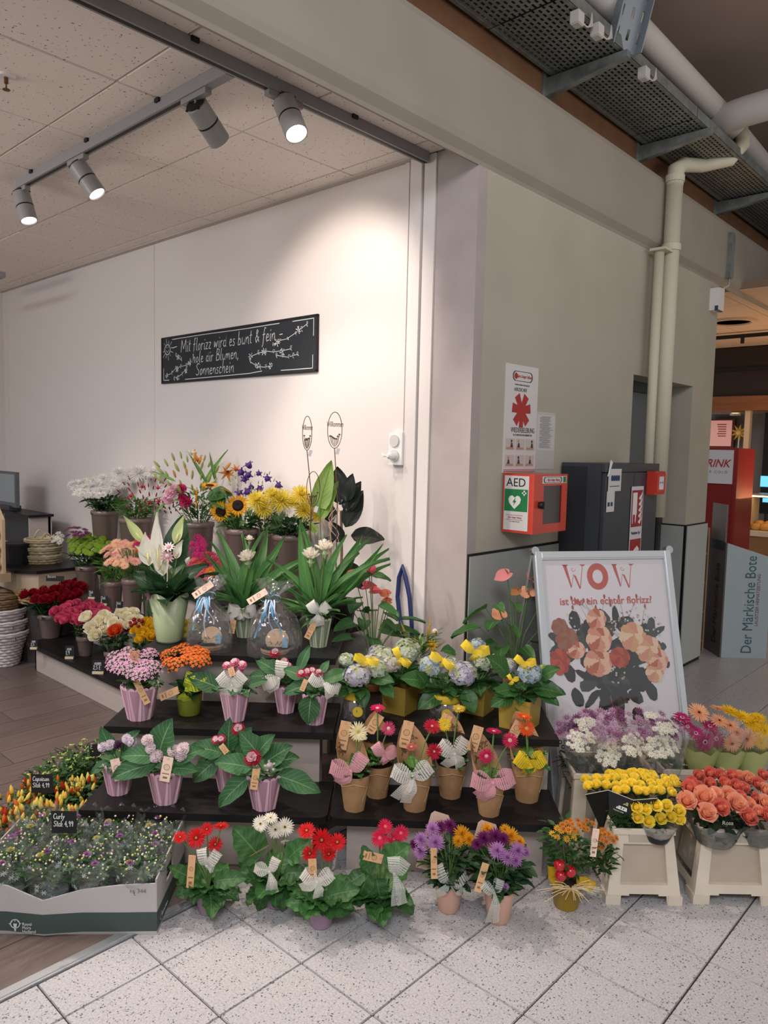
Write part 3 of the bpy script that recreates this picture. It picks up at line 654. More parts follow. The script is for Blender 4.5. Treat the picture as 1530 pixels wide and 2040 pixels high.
q = MB().add([(tx - .008 + a, -.0035, .152 + b) for a, b in hp], [tuple(range(10))]); build('heart_symbol', q, M_white, ae)
q = MB()
for a, b in (((-.004, -.012), (.004, .012)), ((-.012, -.004), (.012, .004))):
    q.add([(tx + .045 + a[0], -.0036, .196 + a[1]), (tx + .045 + b[0], -.0036, .196 + a[1]), (tx + .045 + b[0], -.0036, .196 + b[1]), (tx + .045 + a[0], -.0036, .196 + b[1])], [(0, 1, 2, 3)])
build('cross_symbol', q, M_white, ae)
q = MB().add([(tx - .008 + a, -.004, .152 + b) for a, b in [(.006, .022), (-.012, -.004), (-.002, -.003), (-.007, -.022), (.011, .005), (.002, .004)]], [(0, 1, 2, 5), (2, 3, 4, 5)]); build('bolt_symbol', q, M_grn, ae)
q = MB(); q.add([(.035, -.003, .062), (.13, -.003, .062), (.13, -.003, .064), (.035, -.003, .064)], [(0, 1, 2, 3)]).add([(.035, -.003, .085), (.13, -.003, .085), (.13, -.003, .087), (.035, -.003, .087)], [(0, 1, 2, 3)])
build('logo_outline', q, M_red, ae); text('Björn Steiger Stiftung', .012, M_red, ae, (.085, -.0032, .0745), RY, sx=.75); text('www.steiger-stiftung.de', .006, M_dk, ae, (.085, -.0032, .055), RY)
build('door_label', MB().box((cd, .07, .243), (cd + .001, .30, .278)), M_paper, dor)
q = MB(); capsule(q, .08, .255, .246, .275, cd + .0013, .002); build('logo_outline', q, M_dk, ae)
text('Björn Steiger Stiftung', .018, M_red, ae, (cd + .0014, .175, .26), RX, sx=.75)
q = MB(); poly(q, [(.268, .246), (.295, .246), (.295, .275), (.268, .275)], cd + .0013); build('green_mark', q, M_grn, ae)

# ------------------------------------------------------------------ dark hose cabinet, call point, notices
M_cabd = mat('cabinet_dark', '3A3F45', rough=.4, spec=.5)
hc = root('hose_cabinet', 'tall dark grey fire hose cabinet standing against the mall wall', 'cabinet', (-2.06, 3.67, 0))
cd2 = .25; cw2 = .70; hh = 1.548
build('carcass', MB().box((0, 0, 0), (cd2 - .02, cw2, hh)), M_cabd, hc)
build('side_panel', MB().box((.0, -.004, .02), (cd2 - .1, 0, hh - .02)), mat('cabinet_side', '2C2F33', rough=.45), hc)
build('door_leaf', MB().box((cd2 - .018, .012, .02), (cd2, .36, hh - .05)), M_cabd, hc)
build('door_leaf', MB().box((cd2 - .018, .366, .02), (cd2, cw2 - .012, hh - .05)), M_cabd, hc)
build('top_rail', MB().box((cd2 - .018, 0, hh - .045), (cd2 + .002, cw2, hh)), M_cabd, hc)
M_sred = mat('sign_red_dark', '9A2A30', rough=.5)
fs = root('hose_sign', 'red hose and flames pictogram sign on the dark cabinet door', 'sign', (-1.806, 4.0, 1.06))
Yc = 0
build('plate', MB().box((0, 0, -.25), (.002, .155, .36)), M_paper, fs)
q = MB(); poly(q, [(.006, .13), (.149, .13), (.149, .338), (.006, .338)], .0024); poly(q, [(.006, -.24), (.149, -.24), (.149, .06), (.006, .06)], .0024); build('red_field', q, M_sred, fs)
q = MB(); poly(q, [(.018, .2), (.075, .2), (.075, .325), (.018, .325)], .003); poly(q, [(.02, .15), (.028, .15), (.028, .2), (.02, .2)], .003); poly(q, [(.055, .16), (.064, .15), (.07, .2), (.055, .2)], .003)
for k in range(5):
    z = .155 + k * .034; poly(q, [(.095, z), (.12, z - .012), (.142, z + .02), (.138, z + .04), (.128, z + .022), (.11, z + .012)], .003)
poly(q, [(.02, -.05), (.06, .0), (.1, .02), (.13, .0), (.1, -.03), (.06, -.06)], .003); build('pictogram', q, M_white, fs)
text('Wandhydrant Typ F', .024, M_dk, fs, (.003, .077, .095), RX, sx=.62)
cp = root('fire_call_point', 'small red fire alarm call point on the dark cabinet near its top right corner', 'call point', (-1.808, 4.20, 1.37))
build('housing', MB().box((0, 0, 0), (.05, .14, .135)), mat('call_red', 'C23A2C', rough=.35), cp)
build('front_frame', MB().box((.05, .012, .012), (.058, .128, .123)), mat('call_red', 'C23A2C'), cp)
build('glass_plate', MB().box((.058, .04, .03), (.0595, .1, .105)), mat('call_white', 'D8DCE4', rough=.2), cp)
q = MB(); poly(q, [(.05, .062), (.066, .07), (.05, .078)], .0598); poly(q, [(.09, .062), (.074, .07), (.09, .078)], .0598); build('arrows', q, mat('arrow_blue', '30405C'), cp)
nt_ = root('cabinet_notice', 'white folded notice with blue pictograms hung on the edge of the dark cabinet', 'notice', (-1.806, 3.69, 1.33))
build('sheet', MB().box((0, .02, .07), (.0015, .17, .19)), M_paper, nt_); build('lower_slip', MB().box((0, .01, -.04), (.0015, .1, .07)), M_paper, nt_)
q = MB()
for k in range(4): poly(q, [(.05 + k * .026, .125), (.072 + k * .026, .125), (.075 + k * .026, .14), (.072 + k * .026, .155), (.05 + k * .026, .155), (.047 + k * .026, .14)], .002)
for k in range(2): poly(q, [(.02 + k * .035, -.01), (.045 + k * .035, -.01), (.045 + k * .035, .012), (.02 + k * .035, .012)], .002)
poly(q, [(.035, .095), (.15, .095), (.15, .099), (.035, .099)], .002); build('pictogram', q, mat('print_blue', '2C3C6C'), nt_)
build('ribbon', MB().tube([(.003, .03, .19), (.004, .045, .225), (.003, .035, .235), (.005, .015, .17), (.004, .005, .15)], .005, 6), M_white, nt_, smooth=True)
# ------------------------------------------------------------------ stepped display units
M_shelf = mat('shelf_black', '151314', rough=.45, spec=.25, noise=(9, '1C1A1A', .3, .7))
M_panel = mat('panel_beige', 'B8ADA4', rough=.6, noise=(2.2, 'ACA198', .3, .7, (1, 1, 9)))
AV = Vector((math.cos(math.radians(41.5)), math.sin(math.radians(41.5)), 0)); NV = Vector((AV.y, -AV.x, 0))
AD = math.radians(41.5)
def D(a, n, z=0): return AV * a + NV * n + Vector((0, 0, z))
def rounded(x0, y0, x1, y1, r, corners):
    P = []
    for (cx_, cy_, a0, on) in ((x1 - r, y0 + r, -90, corners[1]), (x1 - r, y1 - r, 0, corners[2]), (x0 + r, y1 - r, 90, corners[3]), (x0 + r, y0 + r, 180, corners[0])):
        if on:
            for k in range(6): t = math.radians(a0 + 18 * k); P.append((cx_ + r * math.cos(t), cy_ + r * math.sin(t)))
        else:
            P.append((cx_ + (r if a0 in (-90, 0) else -r), cy_ + (r if a0 in (0, 90) else -r)))
    return P
def step(parent, a0, a1, nf, nb, z, foot, corners=(0, 0, 0, 0), th=.028, base=0):
    """one tier: black top and beige riser below it; local x along, y away from the viewer"""
    build('shelf_top', MB().prism(rounded(a0, -nf, a1, -nb, .035, corners), z - th, z), M_shelf, parent)
    build('riser', MB().box((a0 + .06, -foot, base), (a1 - .06, -foot + .018, z - th)), M_panel, parent)
du = root('stepped_display', 'left black-topped stepped display carrying the pink slatted pots', 'display stand', (0, 0, 0), AD)
step(du, -1.16, -.238, -2.635, -2.935, .24, -2.72, (0, 1, 0, 0))
step(du, -1.158, -.238, -2.87, -3.22, .47, -2.93, base=.0)
step(du, -1.112, -.255, -3.12, -3.75, .70, -3.2, base=.0)
build('plinth', MB().box((-1.06, 2.76, 0), (-.30, 2.90, .02)), M_black, du)
build('side_panel', MB().box((-1.10, 2.95, 0), (-1.085, 3.2, .44)).box((-1.06, 3.22, 0), (-1.045, 3.7, .67)).box((-.30, 3.22, .44), (-.285, 3.7, .67)), M_panel, du)
dr_ = root('stepped_display', 'right black-topped stepped display under the gerberas and hydrangeas', 'display stand', (0, 0, 0), AD)
step(dr_, -.228, .636, -2.635, -2.925, .24, -2.72, (1, 1, 0, 0))
step(dr_, -.228, .656, -2.87, -3.5, .47, -2.93, base=.0)
build('plinth', MB().box((-.15, 2.76, 0), (.56, 2.90, .02)), M_black, dr_)
build('leg', MB().box((.60, 2.94, 0), (.63, 2.97, .44)), M_panel, dr_); build('leg', MB().box((.60, 3.44, 0), (.63, 3.47, .44)), M_panel, dr_)
build('cross_bar', MB().box((.60, 2.97, .38), (.63, 3.44, .44)), M_panel, dr_)
lu = root('stepped_display', 'beige stepped display with black tops along the chalkboard wall holding flower buckets', 'display stand', (0, 0, 0))
for (y0, y1, z, x1) in ((2.08, 2.4, .2, -3.6), (2.36, 2.64, .43, -3.4), (2.56, 2.80, .66, -2.72)):
    build('shelf_top', MB().box((-5.28, y0, z - .028), (x1, y1, z)), M_shelf, lu)
    build('riser', MB().box((-5.24, y0 + .04, 0), (x1 - .04, y0 + .058, z - .028)), M_panel, lu)
build('plinth', MB().box((-5.22, 2.14, 0), (-3.6, 2.75, .012)), M_black, lu)
build('side_panel', MB().box((-5.24, 2.12, 0), (-5.222, 2.8, .17)).box((-5.24, 2.4, .17), (-5.222, 2.8, .40)).box((-5.24, 2.64, .40), (-5.222, 2.8, .632)), M_panel, lu)
build('riser', MB().box((-3.56, 2.12, 0), (-3.54, 2.8, .17)), M_panel, lu)

# ------------------------------------------------------------------ A-board with the bouquet poster
yaw, lean = .96437, .27734
E_ = Vector((math.cos(yaw), math.sin(yaw), 0)); Nn = Vector((math.sin(yaw), -math.cos(yaw), 0))
SW = .70; SH = 1.142 / math.cos(lean)
sb = root('poster_stand', 'aluminium A-board poster stand showing a peach rose bouquet under the word WOW', 'poster stand', (-1.798, 2.970, 1.142))
G_ = Vector((0, 0, -math.cos(lean))) + Nn * math.sin(lean); N2 = E_.cross(G_) * -1
if N2.dot(Nn) < 0: N2 = -N2
Ms = Matrix([[E_.x, -G_.x, N2.x], [E_.y, -G_.y, N2.y], [E_.z, -G_.z, N2.z]]).to_4x4(); qs = Ms.to_quaternion()   # local x right, y up, z outwards; y=0 at the top
def sgn(name, mb, m, par=sb, **k): return build(name, mb, m, par, rot=qs, **k)
q = MB()
for a, b in (((-.0, -SH, -.012), (.038, 0, .012)), ((SW - .038, -SH, -.012), (SW, 0, .012)), ((.038, -.038, -.012), (SW - .038, 0, .012)), ((.038, -SH, -.012), (SW - .038, -SH + .038, .012))):
    q.box(a, b)
for a, b in (((.006, -SH, .012), (.03, 0, .017)), ((SW - .03, -SH, .012), (SW - .006, 0, .017)), ((.038, -.03, .012), (SW - .038, -.006, .017))): q.box(a, b)
sgn('frame', q, M_alu)
q = MB()
for x in (0, SW): q.tube([(x + (.006 if x == 0 else -.006), .004, -.014), (x + (.006 if x == 0 else -.006), .004, .016)], .019, 14)
sgn('corner_cap', q, mat('chrome', 'B8BCBE', rough=.15, metal=.9))
sgn('poster_sheet', MB().box((.038, -SH + .038, .0), (SW - .038, -.038, .003)), mat('poster_paper', 'E8E4E8', rough=.35))
sgn('cover_sheet', MB().box((.036, -SH + .036, .0075), (SW - .036, -.036, .0082)), clearfilm('clear_sheet', gloss=.07, haze=.0, sc=3, rough=.05))
bk = MB(); G2 = Vector((0, 0, -math.cos(lean))) - Nn * math.sin(lean)
for x in (.0, SW - .03):
    A = E_ * x; th = Nn * -.02
    bk.add([A, A + E_ * .03, A + E_ * .03 + th, A + th, A + G2 * SH, A + E_ * .03 + G2 * SH, A + E_ * .03 + th + G2 * SH, A + th + G2 * SH],
           [(0, 1, 2, 3), (4, 7, 6, 5), (0, 4, 5, 1), (1, 5, 6, 2), (2, 6, 7, 3), (3, 7, 4, 0)])
A = Vector((0, 0, 0)) - Nn * .012; bk.add([A + G2 * .04, A + E_ * SW + G2 * .04, A + E_ * SW + G2 * SH * .97, A + G2 * SH * .97], [(0, 1, 2, 3)])
build('back_leg_frame', bk, M_alu, sb)
z_ = .0035
M_coral = mat('print_coral', 'C65A50', rough=.5)
CX = .335
def letter_w(cx):
    q = MB()
    def P(L): q.add([(cx + a, -.063 - b, z_) for a, b in L], [tuple(range(len(L)))])
    P([(-.05, .0), (-.032, .0), (-.012, .10), (-.016, .108)]); P([(-.055, -.002), (-.022, -.002), (-.03, .006), (-.045, .006)])
    P([(.0, .045), (.012, .05), (.032, .108), (.026, .112)]); P([(-.016, .108), (-.012, .1), (.001, .045), (.0, .04)])
    P([(.032, .108), (.029, .104), (.047, .004), (.05, .004)]); P([(.034, -.002), (.064, -.002), (.054, .006), (.044, .006)])
    for k in range(10):
        t0, t1 = k * .55, (k + 1) * .55; r0, r1 = .013 - k * .0008, .013 - (k + 1) * .0008
        P([(r0 * math.cos(t0), .02 + r0 * math.sin(t0)), (r1 * math.cos(t1), .02 + r1 * math.sin(t1)), ((r1 - .002) * math.cos(t1), .02 + (r1 - .002) * math.sin(t1)), ((r0 - .002) * math.cos(t0), .02 + (r0 - .002) * math.sin(t0))])
    return q
sgn('printed_letter', letter_w(.19), M_coral); sgn('printed_letter', letter_w(.44), M_coral)
q = MB(); n_ = 32
for k in range(n_):
    a, b = 2 * PI * k / n_, 2 * PI * (k + 1) / n_
    q.add([(.312 + .054 * math.cos(a), -.118 + .062 * math.sin(a), z_), (.312 + .054 * math.cos(b), -.118 + .062 * math.sin(b), z_), (.312 + .026 * math.cos(b), -.118 + .032 * math.sin(b), z_), (.312 + .026 * math.cos(a), -.118 + .032 * math.sin(a), z_)], [(0, 1, 2, 3)])
sgn('printed_letter', q, M_coral)
text('ist das ein echter florizz?', .047, M_coral, sb, tuple(qs @ Vector((.345, -.232, .0048))), qs.to_euler(), sx=1.0, bold=.012)
# printed bouquet: flat petals, leaves and sprigs
pr = random.Random(11)
def blob(q, x, y, rx, ry, mi, n=14, w=.12, z=0.0, rot=0):
    P = []
    ph = pr.uniform(0, 6)
    for k in range(n):
        t = 2 * PI * k / n; r = 1 + w * math.sin(3 * t + ph) + w * .6 * math.sin(5 * t + 2 * ph)
        a, b = rx * r * math.cos(t), ry * r * math.sin(t); P.append((x + a * math.cos(rot) - b * math.sin(rot), y + a * math.sin(rot) + b * math.cos(rot), z))
    q.add(P, [tuple(range(n))], mi)
pm = [mat('print_leaf_dark', '23292B', rough=.5), mat('print_leaf', '3B4640', rough=.5), mat('print_white', 'C9CFC2', rough=.5), mat('print_rust', 'A0583F', rough=.5), mat('print_pink', 'B98A86', rough=.5)]
q = MB()
for (x, y, r, n) in ((.20, -.42, .13, 22), (.38, -.34, .10, 18), (.33, -.60, .15, 26), (.52, -.50, .12, 16), (.30, -.48, .13, 16), (.42, -.52, .11, 12), (.55, -.40, .07, 8), (.12, -.40, .06, 7), (.28, -.60, .10, 12), (.43, -.62, .07, 8)):
    for k in range(n):
        t = pr.uniform(0, 2 * PI); rr = r * pr.uniform(.2, 1); blob(q, x + rr * math.cos(t), y + rr * math.sin(t) * .8, pr.uniform(.014, .03), pr.uniform(.03, .05), pr.choice((0, 0, 0, 1)), 8, .08, z_ + .00001 * len(q.f), t + PI / 2)
for (a, b) in (((.2, -.62), (.16, -.66)), ((.5, -.6), (.53, -.65)), ((.42, -.66), (.45, -.76)), ((.18, -.6), (.13, -.55))): blob(q, b[0], b[1], .028, .045, 0, 10, .05, z_ + .001, .4)
q.add([(.30, -.62, z_), (.40, -.62, z_), (.37, -.84, z_), (.32, -.84, z_)], [(0, 1, 2, 3)], 1)
for k in range(7): q.add([(.31 + k * .012, -.66, z_ + .0004), (.316 + k * .012, -.66, z_ + .0004), (.32 + k * .008, -.84, z_ + .0004), (.316 + k * .008, -.84, z_ + .0004)], [(0, 1, 2, 3)], 3 if k % 2 else 0)
sgn('printed_foliage', q, pm, kind='stuff')
q = MB()
for k in range(120):
    c = pr.choice(((.45, -.30, .06), (.40, -.36, .05), (.56, -.36, .06), (.385, -.50, .045), (.36, -.56, .05), (.52, -.30, .04), (.14, -.34, .05)))
    t = pr.uniform(0, 2 * PI); rr = c[2] * pr.random() ** .5
    x, y = c[0] + rr * math.cos(t), c[1] + rr * math.sin(t); blob(q, x, y, .005, .005, pr.choice((2, 2, 4, 3)), 6, .1, z_ + .0014 + .000002 * k)
for k in range(14):
    x0, y0 = .25 + pr.uniform(-.05, .25), -.40; x1, y1 = x0 + pr.uniform(-.16, .16), -.24 + pr.uniform(-.03, .03)
    if k < 5: x1 = .17 + k * .02
    q.add([(x0, y0, z_ + .0002), (x0 + .002, y0, z_ + .0002), (x1 + .001, y1, z_ + .0002), (x1, y1, z_ + .0002)], [(0, 1, 2, 3)], 1); blob(q, x1, y1, .006, .012, 3, 6, .1, z_ + .0005)
sgn('printed_sprigs', q, pm, kind='stuff')
def prose(x, y, r, cols, squash=1.0):
    q = MB(); z = z_ + .002
    for ring, (n, rad, pr_) in enumerate(((8, .64, .36), (7, .50, .29), (6, .37, .22), (5, .24, .16), (3, .10, .11), (1, 0, .07))):
        for k in range(n):
            t = 2 * PI * k / n + ring * .5; blob(q, x + r * rad * math.cos(t), y + r * rad * squash * math.sin(t), r * pr_, r * pr_ * .8 * squash, (ring + k) % len(cols), 10, .05, z + .00004 * len(q.f), t + PI / 2)
    sgn('printed_rose', q, cols)
C1 = [mat('print_peach', 'DC967C', rough=.5), mat('print_peach_light', 'F0C0A6', rough=.5), mat('print_peach_deep', 'BE6848', rough=.5)]
C2 = [mat('print_apricot', 'DDA87C', rough=.5), mat('print_apricot_light', 'F0CFAE', rough=.5), mat('print_peach', 'D9937A')]
C3 = [mat('print_red', 'C2503C', rough=.5), mat('print_red_deep', 'A83F30', rough=.5)]
C4 = [mat('print_rust', 'A0583F'), mat('print_brown', '9A6A55', rough=.5)]
for a in ((.285, -.315, .055, C1), (.29, -.405, .072, C1), (.275, -.51, .082, C1, .85), (.385, -.49, .06, C3, .85), (.46, -.40, .075, C2), (.535, -.46, .072, C2), (.575, -.51, .062, C1), (.555, -.565, .052, C2), (.13, -.40, .062, C4), (.17, -.45, .055, C1, .8), (.085, -.50, .055, C3, 1.2), (.10, -.345, .045, C4)): prose(*a)
q = MB()
for j in range(3):
    for i in range(24):
        for k in range(8):
            x, y = .06 + i * .0245 + (j % 2) * .012, -.845 - j * .021; a, b = k * PI / 4, (k + 1) * PI / 4
            q.add([(x + .0095 * math.cos(a), y + .0095 * math.sin(a), z_), (x + .0095 * math.cos(b), y + .0095 * math.sin(b), z_), (x + .005 * math.cos(b), y + .005 * math.sin(b), z_), (x + .005 * math.cos(a), y + .005 * math.sin(a), z_)], [(0, 1, 2, 3)])
sgn('printed_ring_border', q, M_dk, kind='stuff')

# ------------------------------------------------------------------ square flower buckets of cream plastic with feet
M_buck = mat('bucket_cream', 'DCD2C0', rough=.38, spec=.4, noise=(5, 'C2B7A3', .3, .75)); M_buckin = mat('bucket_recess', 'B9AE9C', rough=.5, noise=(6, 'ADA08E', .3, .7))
def procona(loc, lab, W=.27, Dp=.27, Hh=.265, tp=.205, rz=math.radians(43)):
    r = root('flower_bucket', lab, 'bucket', loc, rz, group='square cream flower buckets')
    # outer shell: walls taper upwards, arched gaps between the feet
    q = MB(); f = .045; zf = .07; b = W / 2; t = tp / 2; bd = Dp; td0 = (Dp - Dp * tp / W) / 2; td1 = Dp - td0
    def xa(z): return b + (t - b) * z / Hh
    def yf(z): return td0 * z / Hh
    def quad(z0, z1, u0, u1, side, mi=0, dep=0):
        if side in ('f', 'b'):
            ya = lambda z: (yf(z) + dep) if side == 'f' else (Dp - yf(z) - dep)
            P = [(xa(z0) * u0, ya(z0), z0), (xa(z0) * u1, ya(z0), z0), (xa(z1) * u1, ya(z1), z1), (xa(z1) * u0, ya(z1), z1)]
            if side == 'b': P = P[::-1]
        else:
            s = -1 if side == 'l' else 1
            g = lambda u, z: Dp / 2 + (Dp / 2 - yf(z)) * u
            P = [(s * (xa(z0) - dep), g(u0, z0), z0), (s * (xa(z0) - dep), g(u1, z0), z0), (s * (xa(z1) - dep), g(u1, z1), z1), (s * (xa(z1) - dep), g(u0, z1), z1)]
            if s < 0: P = P[::-1]
        q.add(P, [(0, 1, 2, 3)], mi)
    for sd in 'fblr':
        for u0, u1 in ((-1, -.62), (.62, 1)): quad(0, .02, u0, u1, sd); quad(.02, zf, u0, u1 if u0 < 0 else 1, sd)
        P_ = .62
        quad(.038, zf, -.40, .40, sd)
        quad(zf, Hh * .80, -1, -.68, sd); quad(zf, Hh * .80, .68, 1, sd); quad(Hh * .80, Hh, -1, 1, sd)
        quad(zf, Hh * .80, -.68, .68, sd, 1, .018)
        for u0, u1, z0, z1 in ((-.62, -.40, .02, zf), (.40, .62, .02, zf)):
            quad(z0 + .012, z1, u0, u1, sd)
    # recess edges
    for s in (-1, 1):
        for z0, z1 in ((zf, Hh * .8),):
            q.add([(xa(z0) * .68 * s, yf(z0), z0), (xa(z1) * .68 * s, yf(z1), z1), (xa(z1) * .68 * s, yf(z1) + .018, z1), (xa(z0) * .68 * s, yf(z0) + .018, z0)], [(0, 1, 2, 3)])
    q.add([(-xa(zf) * .68, yf(zf), zf), (xa(zf) * .68, yf(zf), zf), (xa(zf) * .68, yf(zf) + .018, zf), (-xa(zf) * .68, yf(zf) + .018, zf)], [(0, 1, 2, 3)])
    z1 = Hh * .8; q.add([(-xa(z1) * .68, yf(z1), z1), (xa(z1) * .68, yf(z1), z1), (xa(z1) * .68, yf(z1) + .018, z1), (-xa(z1) * .68, yf(z1) + .018, z1)], [(3, 2, 1, 0)])
    build('shell', q, [M_buck, M_buckin], r)
    rm = MB(); e = .008
    for a, c in (((-t - e, td0 - e, Hh - .018), (t + e, td0 + .004, Hh)), ((-t - e, td1 - .004, Hh - .018), (t + e, td1 + e, Hh)), ((-t - e, td0, Hh - .018), (-t + .004, td1, Hh)), ((t - .004, td0, Hh - .018), (t + e, td1, Hh))): rm.box(a, c)
    build('rim', rm, M_buck, r)
    build('foot_band', MB().box((-b - .002, -.002, .0), (-b * .64, .02, .034)).box((b * .64, -.002, .0), (b + .002, .02, .034)).box((-b - .002, .02, .0), (-b + .014, Dp * .25, .034)).box((b - .014, .02, .0), (b + .002, Dp * .25, .034)).box((-b - .002, Dp * .75, .0), (-b + .014, Dp + .002, .034)).box((b - .014, Dp * .75, .0), (b + .002, Dp + .002, .034)), M_buck, r)
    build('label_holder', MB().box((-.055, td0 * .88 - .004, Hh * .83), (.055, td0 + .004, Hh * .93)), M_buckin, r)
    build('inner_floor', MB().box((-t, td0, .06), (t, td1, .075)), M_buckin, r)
    return r
pb1 = procona((-1.01, 2.51, 0), 'front cream plastic flower bucket holding the yellow roses')
pb2 = procona((-.775, 2.745, 0), 'front cream plastic flower bucket holding the coral roses, right of the yellow roses', W=.30, tp=.235)
e3 = Vector((math.cos(math.radians(43)), math.sin(math.radians(43)), 0)); n3 = Vector((-e3.y, e3.x, 0))
pb3 = procona(tuple(Vector((-1.01, 2.51, 0)) + n3 * .29 - e3 * .02), 'wide cream plastic flower bucket behind the yellow roses, full of mauve and white chrysanthemums', W=.36, tp=.32, Hh=.345, Dp=.24)
pb4 = procona(tuple(Vector((-.775, 2.745, 0)) + n3 * .32 - e3 * .02), 'cream plastic flower bucket behind the coral roses, holding wrapped gerberas', W=.30, tp=.24, Hh=.345)

# ------------------------------------------------------------------ beyond the wall: newspaper display, fridge, bakery
M_teal = mat('print_teal', '3C6468', rough=.6)
s43 = math.radians(43)
nb = root('newspaper_box', 'pale blue grey newspaper box lettered Der Märkische Bote beyond the wall end', 'newspaper box', (-1.956, 6.129, 0), s43)
q = MB(); w = .36
q.add([(0, 0, 0), (w, 0, 0), (w, 0, .81), (0, 0, .92), (0, .3, 0), (w, .3, 0), (w, .3, .81), (0, .3, .92)], [(0, 1, 2, 3), (5, 4, 7, 6), (1, 5, 6, 2), (3, 2, 6, 7), (0, 4, 5, 1)])
build('front_body', q, mat('bote_blue', 'A6B4B8', rough=.5), nb)
sd = MB().box((-.012, -.0, 0), (0, .3, .92))
build('side_panel', sd, mat('bote_side', '5C5654', rough=.6), nb)
build('header_card', MB().box((-.014, .02, .9), (-.002, .27, 1.22)), mat('bote_header', '6E6664', rough=.6), nb)
build('header_band', MB().box((-.018, .02, .86), (-.012, .28, .93)), mat('bote_band', '23303A', rough=.5), nb)
text('Der Märkische Bote', .12, M_teal, nb, (.20, -.002, .43), (PI / 2, -PI / 2, 0), sx=.80)
text('LAUSITZER HEIMATZEITUNG', .036, mat('print_maroon', '7A4A48', rough=.6), nb, (.265, -.002, .47), (PI / 2, -PI / 2, 0), sx=.9)
text('Der Märkische Bote', .10, M_black, nb, (-.0135, .12, .42), (PI / 2, -PI / 2, -PI / 2), sx=.80)
ss = root('snack_stand', 'narrow orange brown cardboard stand tucked between the wall end and newspaper box', 'display stand', (-2.2, 6.15, 0), s43)
M_card = mat('card_orange', '9A5A34', rough=.6)
build('back_board', MB().box((-.15, .2, 0), (.1, .22, 1.0)), M_card, ss); build('side_board', MB().box((.09, 0, 0), (.1, .2, 1.02)), mat('card_pale', 'B08E6C', rough=.6), ss)
for k in range(4):
    build('shelf', MB().box((-.15, 0, .08 + k * .24), (.09, .2, .1 + k * .24)), M_card, ss)
    bx = MB()
    for i in range(3): bx.box((-.14 + i * .075, .02, .1 + k * .24), (-.08 + i * .075, .12, .25 + k * .24))
    build('pack', bx, mat('pack_%d' % (k % 3), ('3A2620', 'B07A3A', '2E5A5A')[k % 3], rough=.4), ss)
fp = atY(1408, 893, 7.4)
fg = root('drinks_fridge', 'red drinks fridge with white illuminated header reading DRINK', 'fridge', (fp.x - .35, 7.4, 0))
fw = .62; M_fr = mat('fridge_red', '8E2A2A', rough=.4)
build('cabinet', MB().box((0, .01, 0), (fw + .02, .5, 1.68)), M_fr, fg); build('header', MB().box((0, -.012, 1.34), (fw - .02, .01, 1.66)), mat('fridge_header', 'B8B6BC', rough=.4, emit=.10), fg)
build('door', MB().box((.0, -.01, .1), (fw - .02, .01, 1.33)), mat('fridge_door', '7E2828', rough=.2), fg)
build('door_handle', MB().tube([(.04, -.02, .5), (.04, -.04, .55), (.04, -.04, 1.1), (.04, -.02, 1.15)], .01, 8), M_alu, fg)
text('DRINK', .105, M_red, fg, (fw - .19, -.014, 1.53), RY, bold=.012, shear=.3, sx=.9); text('ICE COLD', .035, M_txt, fg, (fw - .17, -.014, 1.45), RY, sp=1.5)
# bakery front at Y = 9.5
YB = 9.5
def bx(a, b, y0=YB, y1=YB + .1):
    A = atY(*a, YB); B = atY(*b, YB); return (min(A.x, B.x), y0, min(A.z, B.z)), (max(A.x, B.x), y1, max(A.z, B.z))
M_warm = mat('ceiling_warm', 'C9AE92', rough=.9); M_hd = mat('header_wood', '8A5A34', rough=.5, noise=(2, '74482A', .3, .7, (1, 1, 12)))
cf = struct(build('ceiling_far', MB().box((-4.2, 6.3, 2.92), (1.5, 12, 2.97)), mat('ceiling_gap', '8A745E', rough=.9)))
for i in range(8):
    for j in range(7):
        build('ceiling_tile', MB().box((-4.2 + i * .5, 6.32 + j * .6, 2.91), (-3.705 + i * .5, 6.915 + j * .6, 2.925)), M_warm, cf)
struct(build('wall_far', MB().box((-5, 12, 0), (3, 12.1, 3)), mat('far_wall', '6E6258', rough=.9)))
bk_ = root('bakery_stall', 'bakery counter front with dark sign band and wooden header in warm light', 'shop front', (0, 0, 0))
zt = 2.64; zb = 2.32; zw = 2.15
build('sign_band', MB().box((-4.2, YB, zb), (1.5, YB + .25, 2.9)), mat('sign_dark', '2A1E18', rough=.5), bk_)
build('band_cap', MB().box((-4.2, YB - .02, 2.62), (1.5, YB, 2.66)), M_black, bk_)
build('header_board', MB().box((-4.2, YB - .05, zw), (1.5, YB + .3, zb)), M_hd, bk_)
build('rear_wall', MB().box((-4.2, 10.6, 0), (-2.95, 10.7, 2.3)), mat('bakery_wall', '8A8078', rough=.8), bk_)
A = atY(1490, 830, YB)
build('post', MB().box((A.x - .04, YB + .02, 0), (A.x + .02, YB + .1, zw)), mat('post_cream', 'D2BC9C', rough=.6), bk_)
build('menu_board', MB().box((A.x + .05, YB + .5, .9), (1.2, YB + .55, zw)), mat('menu_black', '120E0C', rough=.5), bk_)
for a, b in (((1516, 948), (1530, 970)), ((1520, 992), (1532, 1001))):
    A1 = atY(*a, YB + .48); B1 = atY(*b, YB + .48)
    build('screen', MB().box((A1.x, YB + .47, B1.z), (B1.x + .1, YB + .5, A1.z)), mat('screen_cyan', '6CC4E8', rough=.3, emit=1.2), bk_)
A1 = atY(1478, 1055, YB - .4); M_ctr = mat('counter_wood', '9A7048', rough=.5)
build('counter', MB().box((A1.x - .02, YB - .4, 0), (1.2, YB, A1.z - .06)), M_ctr, bk_)
build('counter_ledge', MB().box((A1.x - .03, YB - .43, A1.z - .06), (1.2, YB, A1.z)), mat('ledge_pale', 'E6D6B8', rough=.4), bk_)
